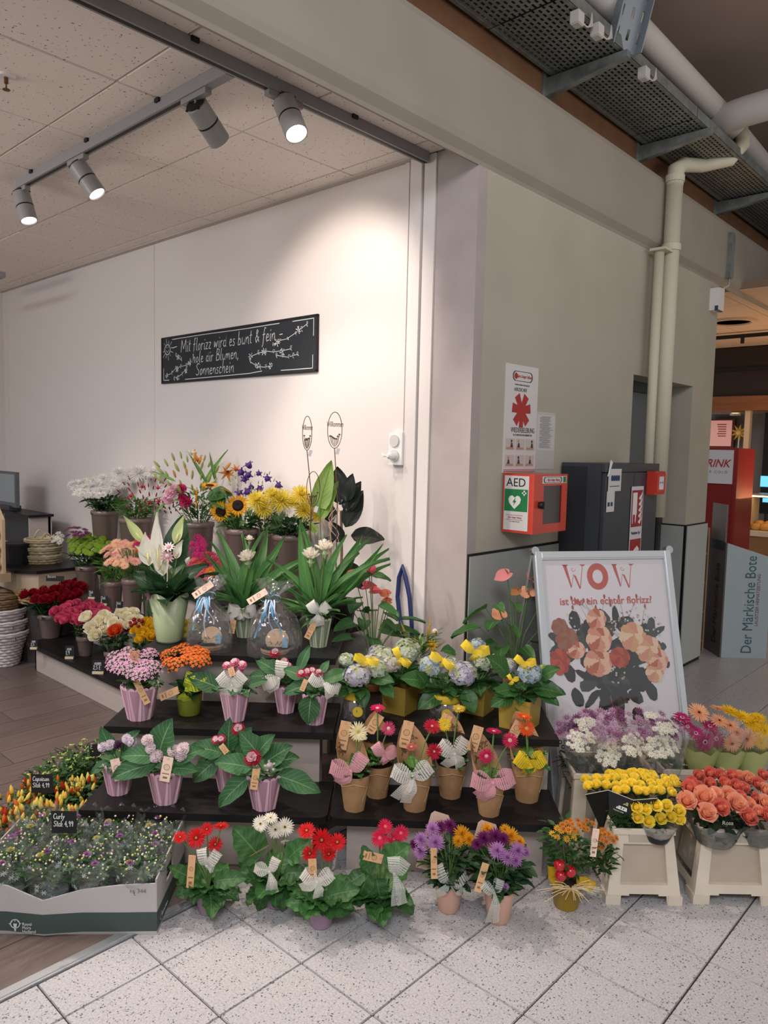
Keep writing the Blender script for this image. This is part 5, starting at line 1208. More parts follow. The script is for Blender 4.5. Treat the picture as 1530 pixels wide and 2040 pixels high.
def cloud(r, name, mes, cx, cy, rx, ry, n, rpx, dep=.12, tilt=(.5, .85), seed=1, out=.5, rr=(.85, 1.15), zs=1.0, stem=None, sr=.002, df0=0.0):
    """n heads spread over an ellipse of the photo; the lower ones stand nearer"""
    rnd = random.Random(seed); P = []
    for k in range(n):
        best = None
        for j in range(14):
            t = rnd.uniform(0, 2 * PI); q = rnd.random() ** .5; x, y = q * math.cos(t), q * math.sin(t)
            d = min([(x - a) ** 2 * rx * rx + (y - b) ** 2 * ry * ry for a, b in P] or [1e9])
            if best is None or d > best[0]: best = (d, x, y)
        P.append(best[1:])
    for x, y in P:
        me = rnd.choice(mes) if isinstance(mes, (list, tuple)) else mes
        head(r, name, me, cx + x * rx, cy + y * ry, rpx * rnd.uniform(*rr), df0 - y * dep, (tilt[0] + .35 * max(0, y), tilt[1]), x * out, .15, zs, stem, rnd, sr)
# ribbons, bows, tags, pots
def strip(mb, pts, sides, w, mi=0, vl=None):
    vs, uv, fs = [], [], []; n = len(pts)
    for i, (p, s_) in enumerate(zip(pts, sides)):
        ww = (w[i] if isinstance(w, list) else w) / 2; p = Vector(p); s_ = Vector(s_).normalized(); vs += [p - s_ * ww, p + s_ * ww]; v = (vl or 1) * i / (n - 1); uv += [(0, v), (1, v)]
    for i in range(n - 1): fs.append((2 * i, 2 * i + 1, 2 * i + 3, 2 * i + 2))
    return mb.add(vs, fs, mi, uv)
def bow_mesh(a1=.5, a2=.4, t1=-1.2, t2=-1.9, tl=1.0, w=.62, seed=0, L1=1.0, L2=1.0):
    """unit bow in local XZ, facing -Y: two loops and two tails"""
    q = MB(); r = random.Random(seed)
    for side, a, L in ((-1, a1, L1), (1, a2, L2)):
        pts, sd, ww = [], [], []
        for k in range(15):
            t = k / 14; th = 2 * PI * t; x = L * .5 * (1 - math.cos(th)); y = -.34 * math.sin(th) * (.6 + .4 * math.sin(PI * t)); z = .06 * math.sin(3 * th)
            pts.append((side * (x * math.cos(a)), y, x * math.sin(a) + z)); sd.append((-side * math.sin(a), .25 * math.sin(th * 2), math.cos(a))); ww.append(w * (.22 + .78 * math.sin(PI * t) ** .7))
        strip(q, pts, sd, ww, vl=3)
    for a in (t1, t2):
        pts, sd, ww = [], [], []
        for k in range(9):
            t = k / 8; x = tl * t; bx = r.uniform(-.02, .02); pts.append((x * math.cos(a) + .08 * math.sin(5 * t), -.12 * math.sin(PI * t) - .05, x * math.sin(a))); sd.append((-math.sin(a), .35 * math.sin(4 * t + a), math.cos(a))); ww.append(w * (.25 + .55 * min(1, t * 2)))
        strip(q, pts, sd, ww, vl=2.2)
    q.lathe([(0, -.12), (.09, -.1), (.12, 0), (.09, .1), (0, .12)], 8)
    for i in range(len(q.uv) - 32, len(q.uv)): q.uv[i] = [(.01, .01)] * len(q.uv[i])
    return q
_bc = {}
def bow(r, px, py, wpx, m, df=-.05, rz=0.0, label=None, **k):
    key = (m.name, tuple(sorted(k.items())))
    if key not in _bc: _bc[key] = bow_mesh(**k).mesh('bow', m, True)
    P = face(px, py, r.location, df); s = wpx * .5 * mpp(P)
    yaw_ = math.atan2(FWD.y, FWD.x) - PI / 2
    return link('bow', _bc[key], r, P - r.location, (Matrix.Rotation(yaw_, 4, 'Z') @ Matrix.Rotation(rz, 4, 'Y')).to_quaternion(), s, label=label)
N_wh = netmat('net_white', 'DAD6CC', 9, 9, .42); N_pk = netmat('net_pink', 'D69CA4', 10, 10, .5); N_ye = netmat('net_yellow', 'E6C62E', 9, 9, .5); N_li = netmat('net_lime', 'C0CE3C', 7, 7, .42)
N_gy = netmat('net_pale', 'B6BAB0', 9, 9, .40); N_or = mat('ribbon_organza', 'CFCBC4', rough=.5, alpha=.8); N_ys = netmat('net_yellow_fine', 'ECCE3C', 14, 14, .55, .0)
M_tag = mat('tag_wood', 'D0A578', rough=.6); M_tagp = mat('tag_print', '8A6848', rough=.6); M_tagw = mat('tag_pale', 'E8CDB8', rough=.5)
_tg = {}
def plant_tag(r, p0, p1, wpx, df=-.07, m=None, label=None):
    """little wooden tag from pixel p0 (top, pierced) to p1 (bottom), printed with a ring, a word bar and a small bar"""
    m = m or M_tag; A = face(*p0, r.location, df); B = face(*p1, r.location, df - .01); d = B - A; L = d.length; w = wpx * mpp(A); asp = round(w / L, 2)
    key = (m.name, asp)
    if key not in _tg:
        q = MB(); hw = asp / 2; q.box((-hw, -1, -.012), (hw, 0, 0))
        for R1, cy in ((hw * .62, -.42), (hw * .25, -.42), (hw * .22, -.08)):
            for k in range(12):
                a, b = k * PI / 6, (k + 1) * PI / 6; q.add([(R1 * math.cos(t) * s, cy + R1 * math.sin(t) * s, .002) for t, s in ((a, 1), (b, 1), (b, .8), (a, .8))], [(0, 1, 2, 3)], 1)
        for y0, y1, x in ((-.70, -.66, .7), (-.88, -.80, .45)): q.add([(-hw * x, y0, .002), (hw * x, y0, .002), (hw * x, y1, .002), (-hw * x, y1, .002)], [(0, 1, 2, 3)], 1)
        _tg[key] = q.mesh('tag', [m, M_tagp])
    y = -d.normalized(); z = (-FWD + UP * .2); z = (z - y * z.dot(y)).normalized(); x = y.cross(z)
    return link('tag', _tg[key], r, A - r.location, Matrix([[x.x, y.x, z.x], [x.y, y.y, z.y], [x.z, y.z, z.z]]).to_quaternion(), L, label=label)
M_soil = mat('soil', '33261E', rough=.95, bump=(60, .5))
def slat_pot(r, rt, h, m, m2):
    """eight-sided pot of imitation slats with a scalloped rim"""
    q = MB(); n = 16; rb_ = rt * .64
    for k in range(n):
        a0, a1 = 2 * PI * (k + .06) / n, 2 * PI * (k + .94) / n
        def fc(a):
            f = math.cos(PI / 8) / math.cos(((a + PI / 8) % (PI / 4)) - PI / 8); return f
        vs = []; S = 5
        for j in range(2):
            for i in range(S + 1):
                a = a0 + (a1 - a0) * i / S; rr = (rb_, rt)[j] * fc(a); z = 0 if j == 0 else h + h * .055 * math.sin(PI * i / S)
                vs.append((rr * math.cos(a), rr * math.sin(a), z))
        vs += [(x * .965, y * .965, z) for x, y, z in vs]
        N = 2 * (S + 1)
        fs = [(i, i + 1, S + 2 + i, S + 1 + i) for i in range(S)] + [(N + i, N + S + 1 + i, N + S + 2 + i, N + i + 1) for i in range(S)] + [(S + 1 + i, S + 2 + i, N + S + 2 + i, N + S + 1 + i) for i in range(S)] + [(0, S + 1, N + S + 1, N), (S, N + S, N + 2 * S + 1, 2 * S + 1)]
        q.add(vs, fs)
    q.lathe([(0, .002), (rb_ * .95, .002), (rt * .955, h * .97)], 16, 1)
    po = build('pot', q, [m, m2], r); build('soil', MB().lathe([(rt * .9, h * .86), (0, h * .9)], 16), M_soil, po)
def round_pot(r, rt, h, m, rb_=.74, rim=.0, label=None):
    q = MB().lathe([(0, .001), (rt * rb_ * .95, 0), (rt * rb_, .004), (rt * (1 - rim), h * .86), (rt, h * .87 if rim else h * .9), (rt * 1.0, h), (rt * .95, h), (rt * .93, h * .85), (0, h * .85)], 28)
    o = build('pot', q, m, r, True, label=label); build('soil', MB().lathe([(rt * .9, h * .87), (0, h * .9)], 16), M_soil, o); return o
def cone_film(r, rb_, rt, z0, z1, m, name='cellophane', n=26, jag=.0, c=(0, 0, 0), ruf=.05, seed=0, lab=None):
    rn = random.Random(seed); q = MB(); R0 = []
    for j in range(6):
        t = j / 5
        for k in range(n):
            a = 2 * PI * k / n; rr = (rb_ + (rt - rb_) * t ** .8) * (1 + ruf * t * math.sin(5 * a + seed) + ruf * .7 * t * rn.uniform(-1, 1)); z = z0 + (z1 - z0) * t + (jag * (1 if k % 2 else -1) if j == 5 else 0)
            R0.append((c[0] + rr * math.cos(a), c[1] + rr * math.sin(a), c[2] + z))
    q.add(R0, [(j * n + k, j * n + (k + 1) % n, (j + 1) * n + (k + 1) % n, (j + 1) * n + k) for j in range(5) for k in range(n)])
    return build(name, q, m, r, True, label=lab)
FILM = clearfilm('cellophane', gloss=.13, haze=.035); FILM2 = clearfilm('patterned_sleeve', 'C8D0CC', gloss=.10, haze=.06, sc=30)
# ------------------------------------------------------------------ plants on the displays
PK = mat('pot_pink', 'E8C0CC', rough=.5, noise=(7, 'DEB4C2', .3, .7, (1, 1, .3))); PKi = mat('pot_pink_gap', 'B48A9A', rough=.7); PKs = mat('pot_sage', 'B9C2A6', rough=.5); PKsi = mat('pot_sage_gap', '7E8870', rough=.7)
def base(px, py, z, wpx, hpx, name, label, cat='potted plant', taper=.64, group=None):
    """root at the pot's base; (px,py) is the pixel where the pot's front edge stands, wpx its rim width, hpx its height"""
    P = at(px, py, z); u = mpp(P); rt = wpx * u / 2; P2 = P + FWD * rt * taper; u = mpp(P2)
    return root(name, label, cat, tuple(P2), group=group), wpx * u / 2, hpx * u * 1.0
def R3(x): return Vector(x)
VI = ['D9C9D6', 'E6DCE2']; RW = ['C23A58', 'EBD6D8']; REDW = ['A81E34', 'E0C4C8']
def glox(px, py, z, wpx, hpx, label, flowers, lvs, cols, seed, nl=8, Lp=70, group='potted double gloxinias in pink slatted pots', fname='flower', pot=(None, None)):
    r, rt, h = base(px, py, z, wpx, hpx, 'potted_gloxinia', label, group=group); slat_pot(r, rt, h, PK, PKi)
    rn = random.Random(seed); me = leaf('ovate', LY, -.75, .22, .10, W=.62); u = mpp(r.location)
    leaves(r, (0, 0, h * .95), nl, me, Lp * u * .8, (.1, .75), r0=rt * .25, az0=rn.uniform(0, 6), rnd=rn)
    for p0, p1, wd_ in lvs: leafpx(r, me, p0, p1, wide=wd_, df0=-.02, df1=-.07)
    for f in flowers:
        x, y, rp = f[:3]; c = f[3] if len(f) > 3 else cols
        head(r, 'flower', gm(g_frill, c, seed=rn.randint(0, 2)), x, y, rp, f[4] if len(f) > 4 else -.05, (.8, .6), stem=(0, 0, h), rnd=rn)
    q = MB()
    for k in range(5): q.merge(g_bud(), T((rn.uniform(-.03, .03), rn.uniform(-.03, .03), rn.uniform(.02, .06)), 0, 0, .006))
    build('buds', q, mat('bud_green', '9CB05A'), r, True, loc=(0, 0, h * 1.1), kind='stuff')
    return r, rt, h
g1, rt, h = glox(229, 1587, .24, 66, 61, 'gloxinia with pale violet flowers in a pink slatted pot, leftmost on the lowest shelf', [(205, 1487, 11), (219, 1484, 11), (252, 1472, 10), (262, 1478, 10)], [((215, 1518), (183, 1535), .9), ((225, 1500), (205, 1462), .8), ((245, 1495), (258, 1462), .9)], VI, 1, Lp=48)
plant_tag(g1, (228, 1512), (238, 1555), 19, m=M_tagw)
head(g1, 'flower', gm(g_frill, ['3E2440', '5A3A5A'], seed=1), 236, 1484, 10, -.05)
g2, rt, h = glox(324, 1606, .24, 75, 65, 'gloxinia with pale pink flowers and one tall rear leaf in a pink slatted pot', [(294, 1474, 12), (300, 1490, 11), (311, 1506, 13), (345, 1495, 12), (364, 1492, 14), (360, 1505, 12)], [((318, 1520), (222, 1536), .75), ((312, 1508), (250, 1498), .9), ((318, 1500), (325, 1448), 1.2), ((350, 1518), (385, 1490), .8), ((345, 1530), (382, 1528), .9)], ['DBC6CC', 'EADDDD'], 2, Lp=50)
plant_tag(g2, (336, 1508), (327, 1557), 20, m=M_tagw)
g3, rt, h = glox(451, 1582, .24, 62, 58, 'gloxinia with small red flowers, half hidden behind the one with the crimson flower', [(474, 1452, 13, REDW), (430, 1474, 9), (441, 1472, 9)], [((442, 1500), (390, 1482), 1.0), ((436, 1512), (382, 1548), 1.1), ((455, 1492), (452, 1448), 1.0), ((478, 1500), (486, 1462), 1.2)], RW, 3, Lp=52)
plant_tag(g3, (440, 1484), (452, 1500), 12)
g4, rt, h = glox(523, 1618, .24, 75, 68, 'gloxinia with one large crimson flower and long drooping leaves in a pink slatted pot', [(503, 1510, 17, ['A81E34', 'E4B8BE'])], [((500, 1545), (430, 1598), .75), ((500, 1530), (440, 1512), .95), ((552, 1545), (628, 1566), .8), ((530, 1520), (562, 1488), 1.1), ((520, 1510), (490, 1466), 1.0), ((545, 1520), (580, 1505), 1.0), ((515, 1500), (530, 1470), 1.0)], RW, 4, Lp=55)
head(g4, 'flower', gm(g_bell, ['E6D0D4', '8A3048']), 538, 1524, 13, -.05, (.9, .2)); plant_tag(g4, (511, 1532), (505, 1573), 15)
# kalanchoes and gloxinias on the middle shelf
h1, rt, h = base(271, 1438, .47, 76, 66, 'potted_kalanchoe', 'pink flowering kalanchoe with a teddy pick in a pink slatted pot'); slat_pot(h1, rt, h, PK, PKi)
KP = ['D9A6C4', 'E6C0D6', '4A6A3A']; KO = ['E8722A', 'F09A3A', '3E5E34']
leaves(h1, (0, 0, h), 22, leaf('ovate', LG, -.5, .2, W=.7), .075, (0, 1.1), r0=.02, rnd=random.Random(5))
cloud(h1, 'flower_cluster', [gm(g_cluster, KP, seed=1, n=18), gm(g_cluster, KP, seed=2, n=14)], 264, 1322, 48, 28, 15, 17, .14, (.4, .9), 3, zs=.9)
for a, b in ((310, 1340), (312, 1349)): head(h1, 'flower_cluster', gm(g_cluster, ['E6CCD0', 'E6C0D6', '4A6A3A'], seed=3, n=5), a, b, 8, 0)
plant_tag(h1, (270, 1355), (294, 1402), 13, label=None)
pk_ = MB().box((-.018, -.003, 0), (.018, .003, .032)); pk_.lathe([(0, -.004), (.007, -.004), (.007, .004), (0, .004)], 10); 
P = face(268, 1306, h1.location, -.02) - h1.location
bear = MB(); bear.tube([(0, -.003, 0), (0, .003, 0)], .019, 14); bear.tube([(-.015, -.003, .016), (-.015, .003, .016)], .008, 10); bear.tube([(.015, -.003, .016), (.015, .003, .016)], .008, 10); bear.tube([(0, -.003, -.03), (0, .003, -.03)], .016, 12)
build('teddy_pick', bear, mat('teddy_wood', 'BE8A70', rough=.6), h1, loc=P, rot=(0, 0, math.atan2(FWD.y, FWD.x) - PI / 2)); build('teddy_face', MB().tube([(-.006, -.004, .004), (-.006, -.005, .004)], .002, 6).tube([(.006, -.004, .004), (.006, -.005, .004)], .002, 6).tube([(0, -.004, -.004), (0, -.005, -.004)], .004, 8), M_tagp, h1, loc=P, rot=(0, 0, math.atan2(FWD.y, FWD.x) - PI / 2), kind='stuff')
h2, rt, h = base(373, 1427, .47, 50, 44, 'potted_kalanchoe', 'orange flowering kalanchoe with a lime net bow in an olive green pot'); round_pot(h2, rt, h, mat('pot_olive', '6E7A2A', rough=.35), .84)
leaves(h2, (0, 0, h), 20, leaf('ovate', LD, -.5, .2, W=.7), .085, (0, 1.2), r0=.02, rnd=random.Random(6))
cloud(h2, 'flower_cluster', [gm(g_cluster, KO, seed=4, n=18, pet=5), gm(g_cluster, KO, seed=5, n=15, pet=5)], 370, 1308, 42, 20, 12, 15, .12, (.4, .9), 4, zs=.9)
for a, b in ((335, 1303), (341, 1333), (331, 1318)): head(h2, 'flower_cluster', gm(g_cluster, KO, seed=5, n=9), a, b, 9, 0)
bow(h2, 372, 1372, 70, N_li, a1=1.9, a2=.35, t1=-1.9, t2=-1.4, tl=.7, w=.6, seed=2, L2=1.35); plant_tag(h2, (356, 1374), (318, 1390), 15)
h3, rt, h = base(464, 1440, .47, 63, 59, 'potted_gloxinia', 'gloxinia with white net bow in a pink slatted pot, middle of the upper shelf', group='potted double gloxinias in pink slatted pots'); slat_pot(h3, rt, h, PK, PKi)
me = leaf('ovate', LY, -.6, .22, .08, W=.6); leaves(h3, (0, 0, h), 9, me, .09, (.1, .8), rnd=random.Random(7)); leafpx(h3, me, (438, 1372), (384, 1344), wide=1.0, df1=-.04); leafpx(h3, me, (494, 1368), (526, 1352), wide=.8)
for x, y, s in ((452, 1326, 9), (468, 1320, 10), (482, 1325, 10), (478, 1336, 9), (461, 1332, 8)): head(h3, 'flower', gm(g_frill, ['D46A88', 'F0DCE0'], seed=1), x, y, s, 0, (.5, .8), stem=(0, 0, h))
bow(h3, 462, 1366, 66, N_wh, a1=.75, a2=.8, t1=-2.6, t2=-.4, tl=.7, w=.85, seed=3); plant_tag(h3, (459, 1330), (464, 1346), 12)
h4, rt, h = base(567, 1423, .47, 52, 54, 'potted_gloxinia', 'gloxinia with a white bow trailing left in a pink slatted pot, partly behind another', group='potted double gloxinias in pink slatted pots'); slat_pot(h4, rt, h, PK, PKi)
leaves(h4, (0, 0, h), 9, me, .09, (.1, .9), rnd=random.Random(8)); leafpx(h4, me, (560, 1345), (515, 1310), wide=.9); leafpx(h4, me, (596, 1335), (612, 1290), wide=.7); leafpx(h4, me, (556, 1350), (500, 1340), wide=.9)
for x, y, s, c in ((548, 1302, 11, REDW), (566, 1318, 9, RW), (575, 1326, 7, RW)): head(h4, 'flower', gm(g_frill, c, seed=0), x, y, s, 0, stem=(0, 0, h))
bow(h4, 556, 1352, 74, N_wh, a1=-.35, a2=1.4, t1=-2.8, t2=-2.3, tl=.9, w=.7, seed=4)
h5, rt, h = base(626, 1446, .47, 56, 60, 'potted_gloxinia', 'gloxinia with one large leaf hanging over its pink slatted pot, rightmost of the shelf', group='potted double gloxinias in pink slatted pots'); slat_pot(h5, rt, h, PK, PKi)
leaves(h5, (0, 0, h), 9, me, .09, (.1, .8), rnd=random.Random(9)); leafpx(h5, me, (620, 1385), (612, 1440), wide=1.25, df0=-.06, df1=-.09); leafpx(h5, me, (615, 1365), (564, 1375), wide=.9); leafpx(h5, me, (605, 1350), (570, 1330), wide=1.1); leafpx(h5, me, (640, 1340), (652, 1318), wide=1)
for x, y, s in ((600, 1342, 9), (612, 1340, 10), (634, 1341, 9), (622, 1336, 8)): head(h5, 'flower', gm(g_frill, RW, seed=2), x, y, s, -.02, stem=(0, 0, h))
bow(h5, 646, 1364, 66, N_wh, a1=.5, a2=-.3, t1=-.6, t2=-1.0, tl=.9, w=.7, seed=5); plant_tag(h5, (610, 1354), (601, 1376), 10)

# ------------------------------------------------------------------ gerberas in kraft wraps
M_kraft = mat('kraft', 'B08A62', rough=.75, noise=(24, 'A07A54', .3, .7)); M_kpr = mat('kraft_print', '6E5238', rough=.7)
def gc(c, ctr='E8E0B0', eye='C8C890'): return gm(g_gerbera, [c, ctr, eye])
def kraft(px, py, wpx, hpx, peak, label, flowers, bowp, seed, lean=0.0, strip_=None):
    r, rt, h = base(px, py, .24, wpx, hpx, 'wrapped_gerbera', label, taper=.7, group='gerberas in kraft paper wraps'); rn = random.Random(seed)
    rb_ = rt * .66; pk = face(*peak, r.location, .06) - r.location; q = MB(); N = 30; az_p = math.atan2(pk.y, pk.x)
    rows = []; J = 7
    for j in range(J + 1):
        t = j / J
        for k in range(N + 1):
            a = 2 * PI * k / N; w = max(0, 1 - abs((a - az_p + PI) % (2 * PI) - PI) / 1.9); top = h * .95 + (pk.z - h * .95) * w
            zz = top * t; rr = rb_ + (rt * 1.02 - rb_) * min(1, zz / h) + max(0, zz - h) * .20 * (1 - (1 - w) ** 2) ; rr *= 1 + .02 * math.sin(7 * a)
            rows.append((rr * math.cos(a), rr * math.sin(a), zz))
    q.add(rows, [(j * (N + 1) + k, j * (N + 1) + k + 1, (j + 1) * (N + 1) + k + 1, (j + 1) * (N + 1) + k) for j in range(J) for k in range(N)], 0)
    q.lathe([(0, 0), (rb_, 0)], 20); build('kraft_wrap', q, M_kraft, r, True)
    pr2 = MB()                                     # printed leaf sprigs on the raised back
    for k in range(9):
        t = rn.uniform(.35, .8); a = az_p + rn.uniform(-.5, .5); zz = h + (pk.z - h) * t * .8; rr = rt * 1.02 + max(0, zz - h) * .22 - .006
        for i in range(3): pr2.merge(MB().add([(0, 0, 0), (.004, .008, 0), (0, .02, 0), (-.004, .008, 0)], [(0, 1, 2, 3)]), Matrix.Translation((rr * math.cos(a), rr * math.sin(a), zz)) @ (Matrix.Rotation(a - PI / 2, 4, 'Z') @ Matrix.Rotation(PI / 2, 4, 'X') @ Matrix.Rotation(i * 1.6 + k, 4, 'Z')))
    build('printed_sprigs', pr2, M_kpr, r, kind='stuff')
    build('soil', MB().lathe([(rt * .95, h * .88), (0, h * .9)], 16), M_soil, r)
    build('twine', MB().tube([((rt * 1.03) * math.cos(CAZ + t), (rt * 1.03) * math.sin(CAZ + t), h * .8 - .02 * abs(t)) for t in (-.9, -.5, 0, .5, .9)] + [(rt * 1.1 * math.cos(CAZ + .5), rt * 1.1 * math.sin(CAZ + .5), h * .35)], .0012, 5), mat('twine', 'CDB48A'), r, True)
    if strip_:
        plant_tag(r, strip_[0], strip_[1], strip_[2], df=.05)
    leaves(r, (0, 0, h * .92), 11, leaf('lobed', LG, -.6, .2, .12, W=.6), rt * 1.25, (.15, 1.0), r0=rt * .3, rnd=rn)
    leaves(r, (0, 0, h * .95), 5, leaf('ovate', LB, -.6, .2, .12, W=.7), rt * 1.0, (.5, 1.1), r0=rt * .2, rnd=rn)
    for x, y, s, me, tl in flowers: head(r, 'gerbera_flower', me, x, y, s, -.0, tl, stem=(0, 0, h * .9), rnd=rn, sr=.003)
    if bowp: bow(r, bowp[0], bowp[1], bowp[2], bowp[3], df=-rt * .95, **bowp[4])
    return r
GR, GP, GC, GY, GO, GK = gc('C2203A', 'B83040', 'E8C8A0'), gc('D8547C', 'F0D0C0', 'F0E0C0'), gc('EFE6BE', 'E8D890', 'C8B860'), gc('F0D43A', 'E8E080', 'C8C850'), gc('E8622A', 'F09A50', 'F0C080'), gc('D62860', 'F0B0C0', 'F0E8C0')
kraft(751, 1593, 62, 70, (748, 1421), 'kraft wrapped gerbera with a pink bow behind the cream gerbera', [(752, 1411, 16, GK, (.4, 1)), (774, 1451, 15, GP, (.9, .4))], (764, 1505, 58, N_pk, dict(a1=.9, a2=.4, t1=-1.5, t2=-1.0, tl=.6, w=.8, seed=1)), 21, strip_=((757, 1424), (735, 1460), 20))
kraft(899, 1594, 62, 72, (898, 1421), 'kraft wrapped yellow gerbera with a tall white net bow, rear row', [(885, 1443, 15, GY, (.9, .4)), (914, 1412, 14, gc('D8B83A'), (.2, 1))], (906, 1502, 76, N_wh, dict(a1=.55, a2=.95, t1=-2.2, t2=-1.0, tl=.8, w=.75, seed=2)), 22, strip_=((893, 1424), (878, 1452), 20))
kraft(1054, 1602, 66, 80, (1040, 1418), 'kraft wrapped orange gerbera with a bright yellow bow', [(1049, 1451, 18, GO, (.9, .4)), (1044, 1428, 17, GO, (.15, 1))], (1056, 1523, 66, N_ye, dict(a1=.5, a2=.55, t1=-1.9, t2=-1.5, tl=.6, w=.9, seed=3)), 23, strip_=((1036, 1438), (1020, 1468), 20))
kraft(705, 1620, 62, 78, (690, 1437), 'kraft wrapped cream gerbera with a pink net bow at the left of the front row', [(713, 1457, 20, GC, (.9, .35)), (722, 1470, 10, GC, (.2, 1))], (699, 1536, 84, N_pk, dict(a1=.2, a2=.9, t1=-2.7, t2=-2.3, tl=.8, w=.7, seed=4)), 24, strip_=((690, 1437), (679, 1493), 21))
kraft(827, 1620, 66, 78, (818, 1437), 'kraft wrapped red gerbera with a large white net bow, middle of the front row', [(861, 1447, 18, GR, (.7, .7)), (865, 1497, 17, GR, (.9, .1)), (820, 1488, 12, gc('C0605A', 'D09080'), (.3, 1))], (822, 1548, 86, N_wh, dict(a1=.3, a2=.6, t1=-1.75, t2=-2.2, tl=1.25, w=.7, seed=5)), 25, strip_=((815, 1437), (803, 1490), 21))
kraft(977, 1630, 60, 70, (952, 1447), 'kraft wrapped pink gerberas with a big pink bow, right of the front row', [(969, 1506, 17, GK, (1, .2)), (984, 1457, 16, GK, (.1, 1)), (1016, 1475, 17, gc('C42A58', 'E8B0B0'), (.7, .5))], (982, 1560, 88, N_pk, dict(a1=.15, a2=.35, t1=-2.1, t2=-2.4, tl=.9, w=.75, seed=6)), 26, strip_=((954, 1447), (940, 1496), 21))

# ------------------------------------------------------------------ row on the tiles
MV = mat('pot_mauve', '9E8496', rough=.45); MPe = mat('pot_peach', 'C79F8C', rough=.4); MYe = mat('pot_mustard', '9A7A1E', rough=.35)
def gerb(px, py, wpx, hpx, label, flowers, lv, seed, Ll=.11, nl=16, name='potted_gerbera'):
    r, rt, h = base(px, py, 0, wpx, hpx, name, label, taper=.7, group='gerberas in mauve pots on the tiles'); round_pot(r, rt, h, MV, .76, .04); rn = random.Random(seed); me = leaf('lobed', LG, -.8, .22, .12, W=.74)
    leaves(r, (0, 0, h * .97), nl, me, Ll, (-.05, .95), r0=rt * .4, rnd=rn, Lr=(.7, 1.15))
    for p0, p1, w in lv: leafpx(r, me, p0, p1, wide=w, df0=-.03, df1=-.07)
    for x, y, s, me2, tl in flowers: head(r, 'gerbera_flower', me2, x, y, s, -.01, tl, stem=(0, 0, h), rnd=rn, sr=.0028)
    return r, rt, h
RG = gc('D8181C', '8A2018', 'D88A50'); WG = gc('EFEADC', 'E8E0B0', '5A4030'); KG = gc('D82450', 'E85070', 'E89090')
F = (.95, .25); U_ = (.3, 1)
r, rt, h = gerb(412, 1825, 56, 48, 'mauve potted gerbera with bright red flowers, beside the grey plant tray', [(391, 1669, 21, RG, F), (429, 1682, 16, RG, (.8, .5)), (412, 1652, 14, RG, (.6, .6)), (440, 1646, 17, RG, (.1, 1)), (359, 1668, 15, RG, (.2, .6))], [((400, 1765), (353, 1778), .9), ((395, 1775), (385, 1795), 1.1), ((430, 1755), (475, 1745), .8), ((380, 1750), (350, 1730), .9)], 31, .10)
plant_tag(r, (383, 1704), (378, 1769), 14); bow(r, 412, 1724, 74, N_wh, df=-.02, a1=1.3, a2=.9, t1=.9, t2=-.3, tl=.5, w=.6, seed=7)
r, rt, h = gerb(548, 1812, 58, 44, 'mauve potted gerbera with creamy white flowers and broad leaves', [(549, 1652, 19, WG, F), (568, 1647, 19, WG, (1, .3)), (519, 1641, 17, WG, (.7, .3)), (539, 1630, 16, WG, (.2, 1)), (570, 1677, 12, WG, (.4, -.3))], [((530, 1760), (512, 1812), 1.0), ((515, 1705), (480, 1660), 1.2), ((520, 1740), (482, 1735), .9), ((575, 1710), (600, 1680), 1), ((570, 1740), (600, 1735), 1.1), ((560, 1770), (562, 1812), 1.0)], 32, .13, 18)
bow(r, 537, 1736, 62, N_wh, df=-.09, a1=.25, a2=1.1, t1=-1.25, t2=-1.5, tl=1.5, w=.65, seed=8)
build('brass_stick', MB().tube([face(487, 1712, r.location, -.05) - r.location, face(536, 1684, r.location, -.05) - r.location], .0015, 5), M_tagp, r)
r, rt, h = gerb(638, 1853, 57, 50, 'mauve potted gerbera with five bright red flowers in the centre of the floor row', [(641, 1673, 23, RG, F), (611, 1655, 19, RG, (.5, .6)), (672, 1678, 19, RG, (.7, .4)), (617, 1700, 17, RG, F), (655, 1701, 16, RG, F)], [((625, 1800), (580, 1795), 1), ((640, 1800), (694, 1805), 1.1), ((655, 1785), (700, 1770), 1), ((610, 1785), (590, 1820), .8)], 33, .115, 18)
plant_tag(r, (622, 1711), (624, 1757), 16, df=-.06); bow(r, 632, 1756, 70, N_wh, df=-.08, a1=.55, a2=.55, t1=-2.75, t2=-1.4, tl=.95, w=.75, seed=9)
r, rt, h = gerb(753, 1840, 58, 40, 'mauve potted gerbera with deep pink flowers and a long pale bow', [(757, 1670, 19, KG, F), (768, 1647, 17, KG, (.6, .8)), (799, 1660, 17, KG, (.7, .5)), (785, 1672, 15, KG, F)], [((750, 1750), (760, 1800), 1.2), ((735, 1740), (712, 1790), 1.1), ((770, 1720), (800, 1690), 1.2), ((725, 1740), (690, 1760), 1), ((790, 1780), (822, 1815), 1), ((735, 1725), (730, 1700), 1)], 34, .12, 18)
plant_tag(r, (762, 1712), (723, 1703), 18, df=-.04); bow(r, 786, 1740, 70, N_gy, df=-.1, a1=1.5, a2=.9, t1=-1.45, t2=-1.25, tl=1.9, w=.75, seed=10)
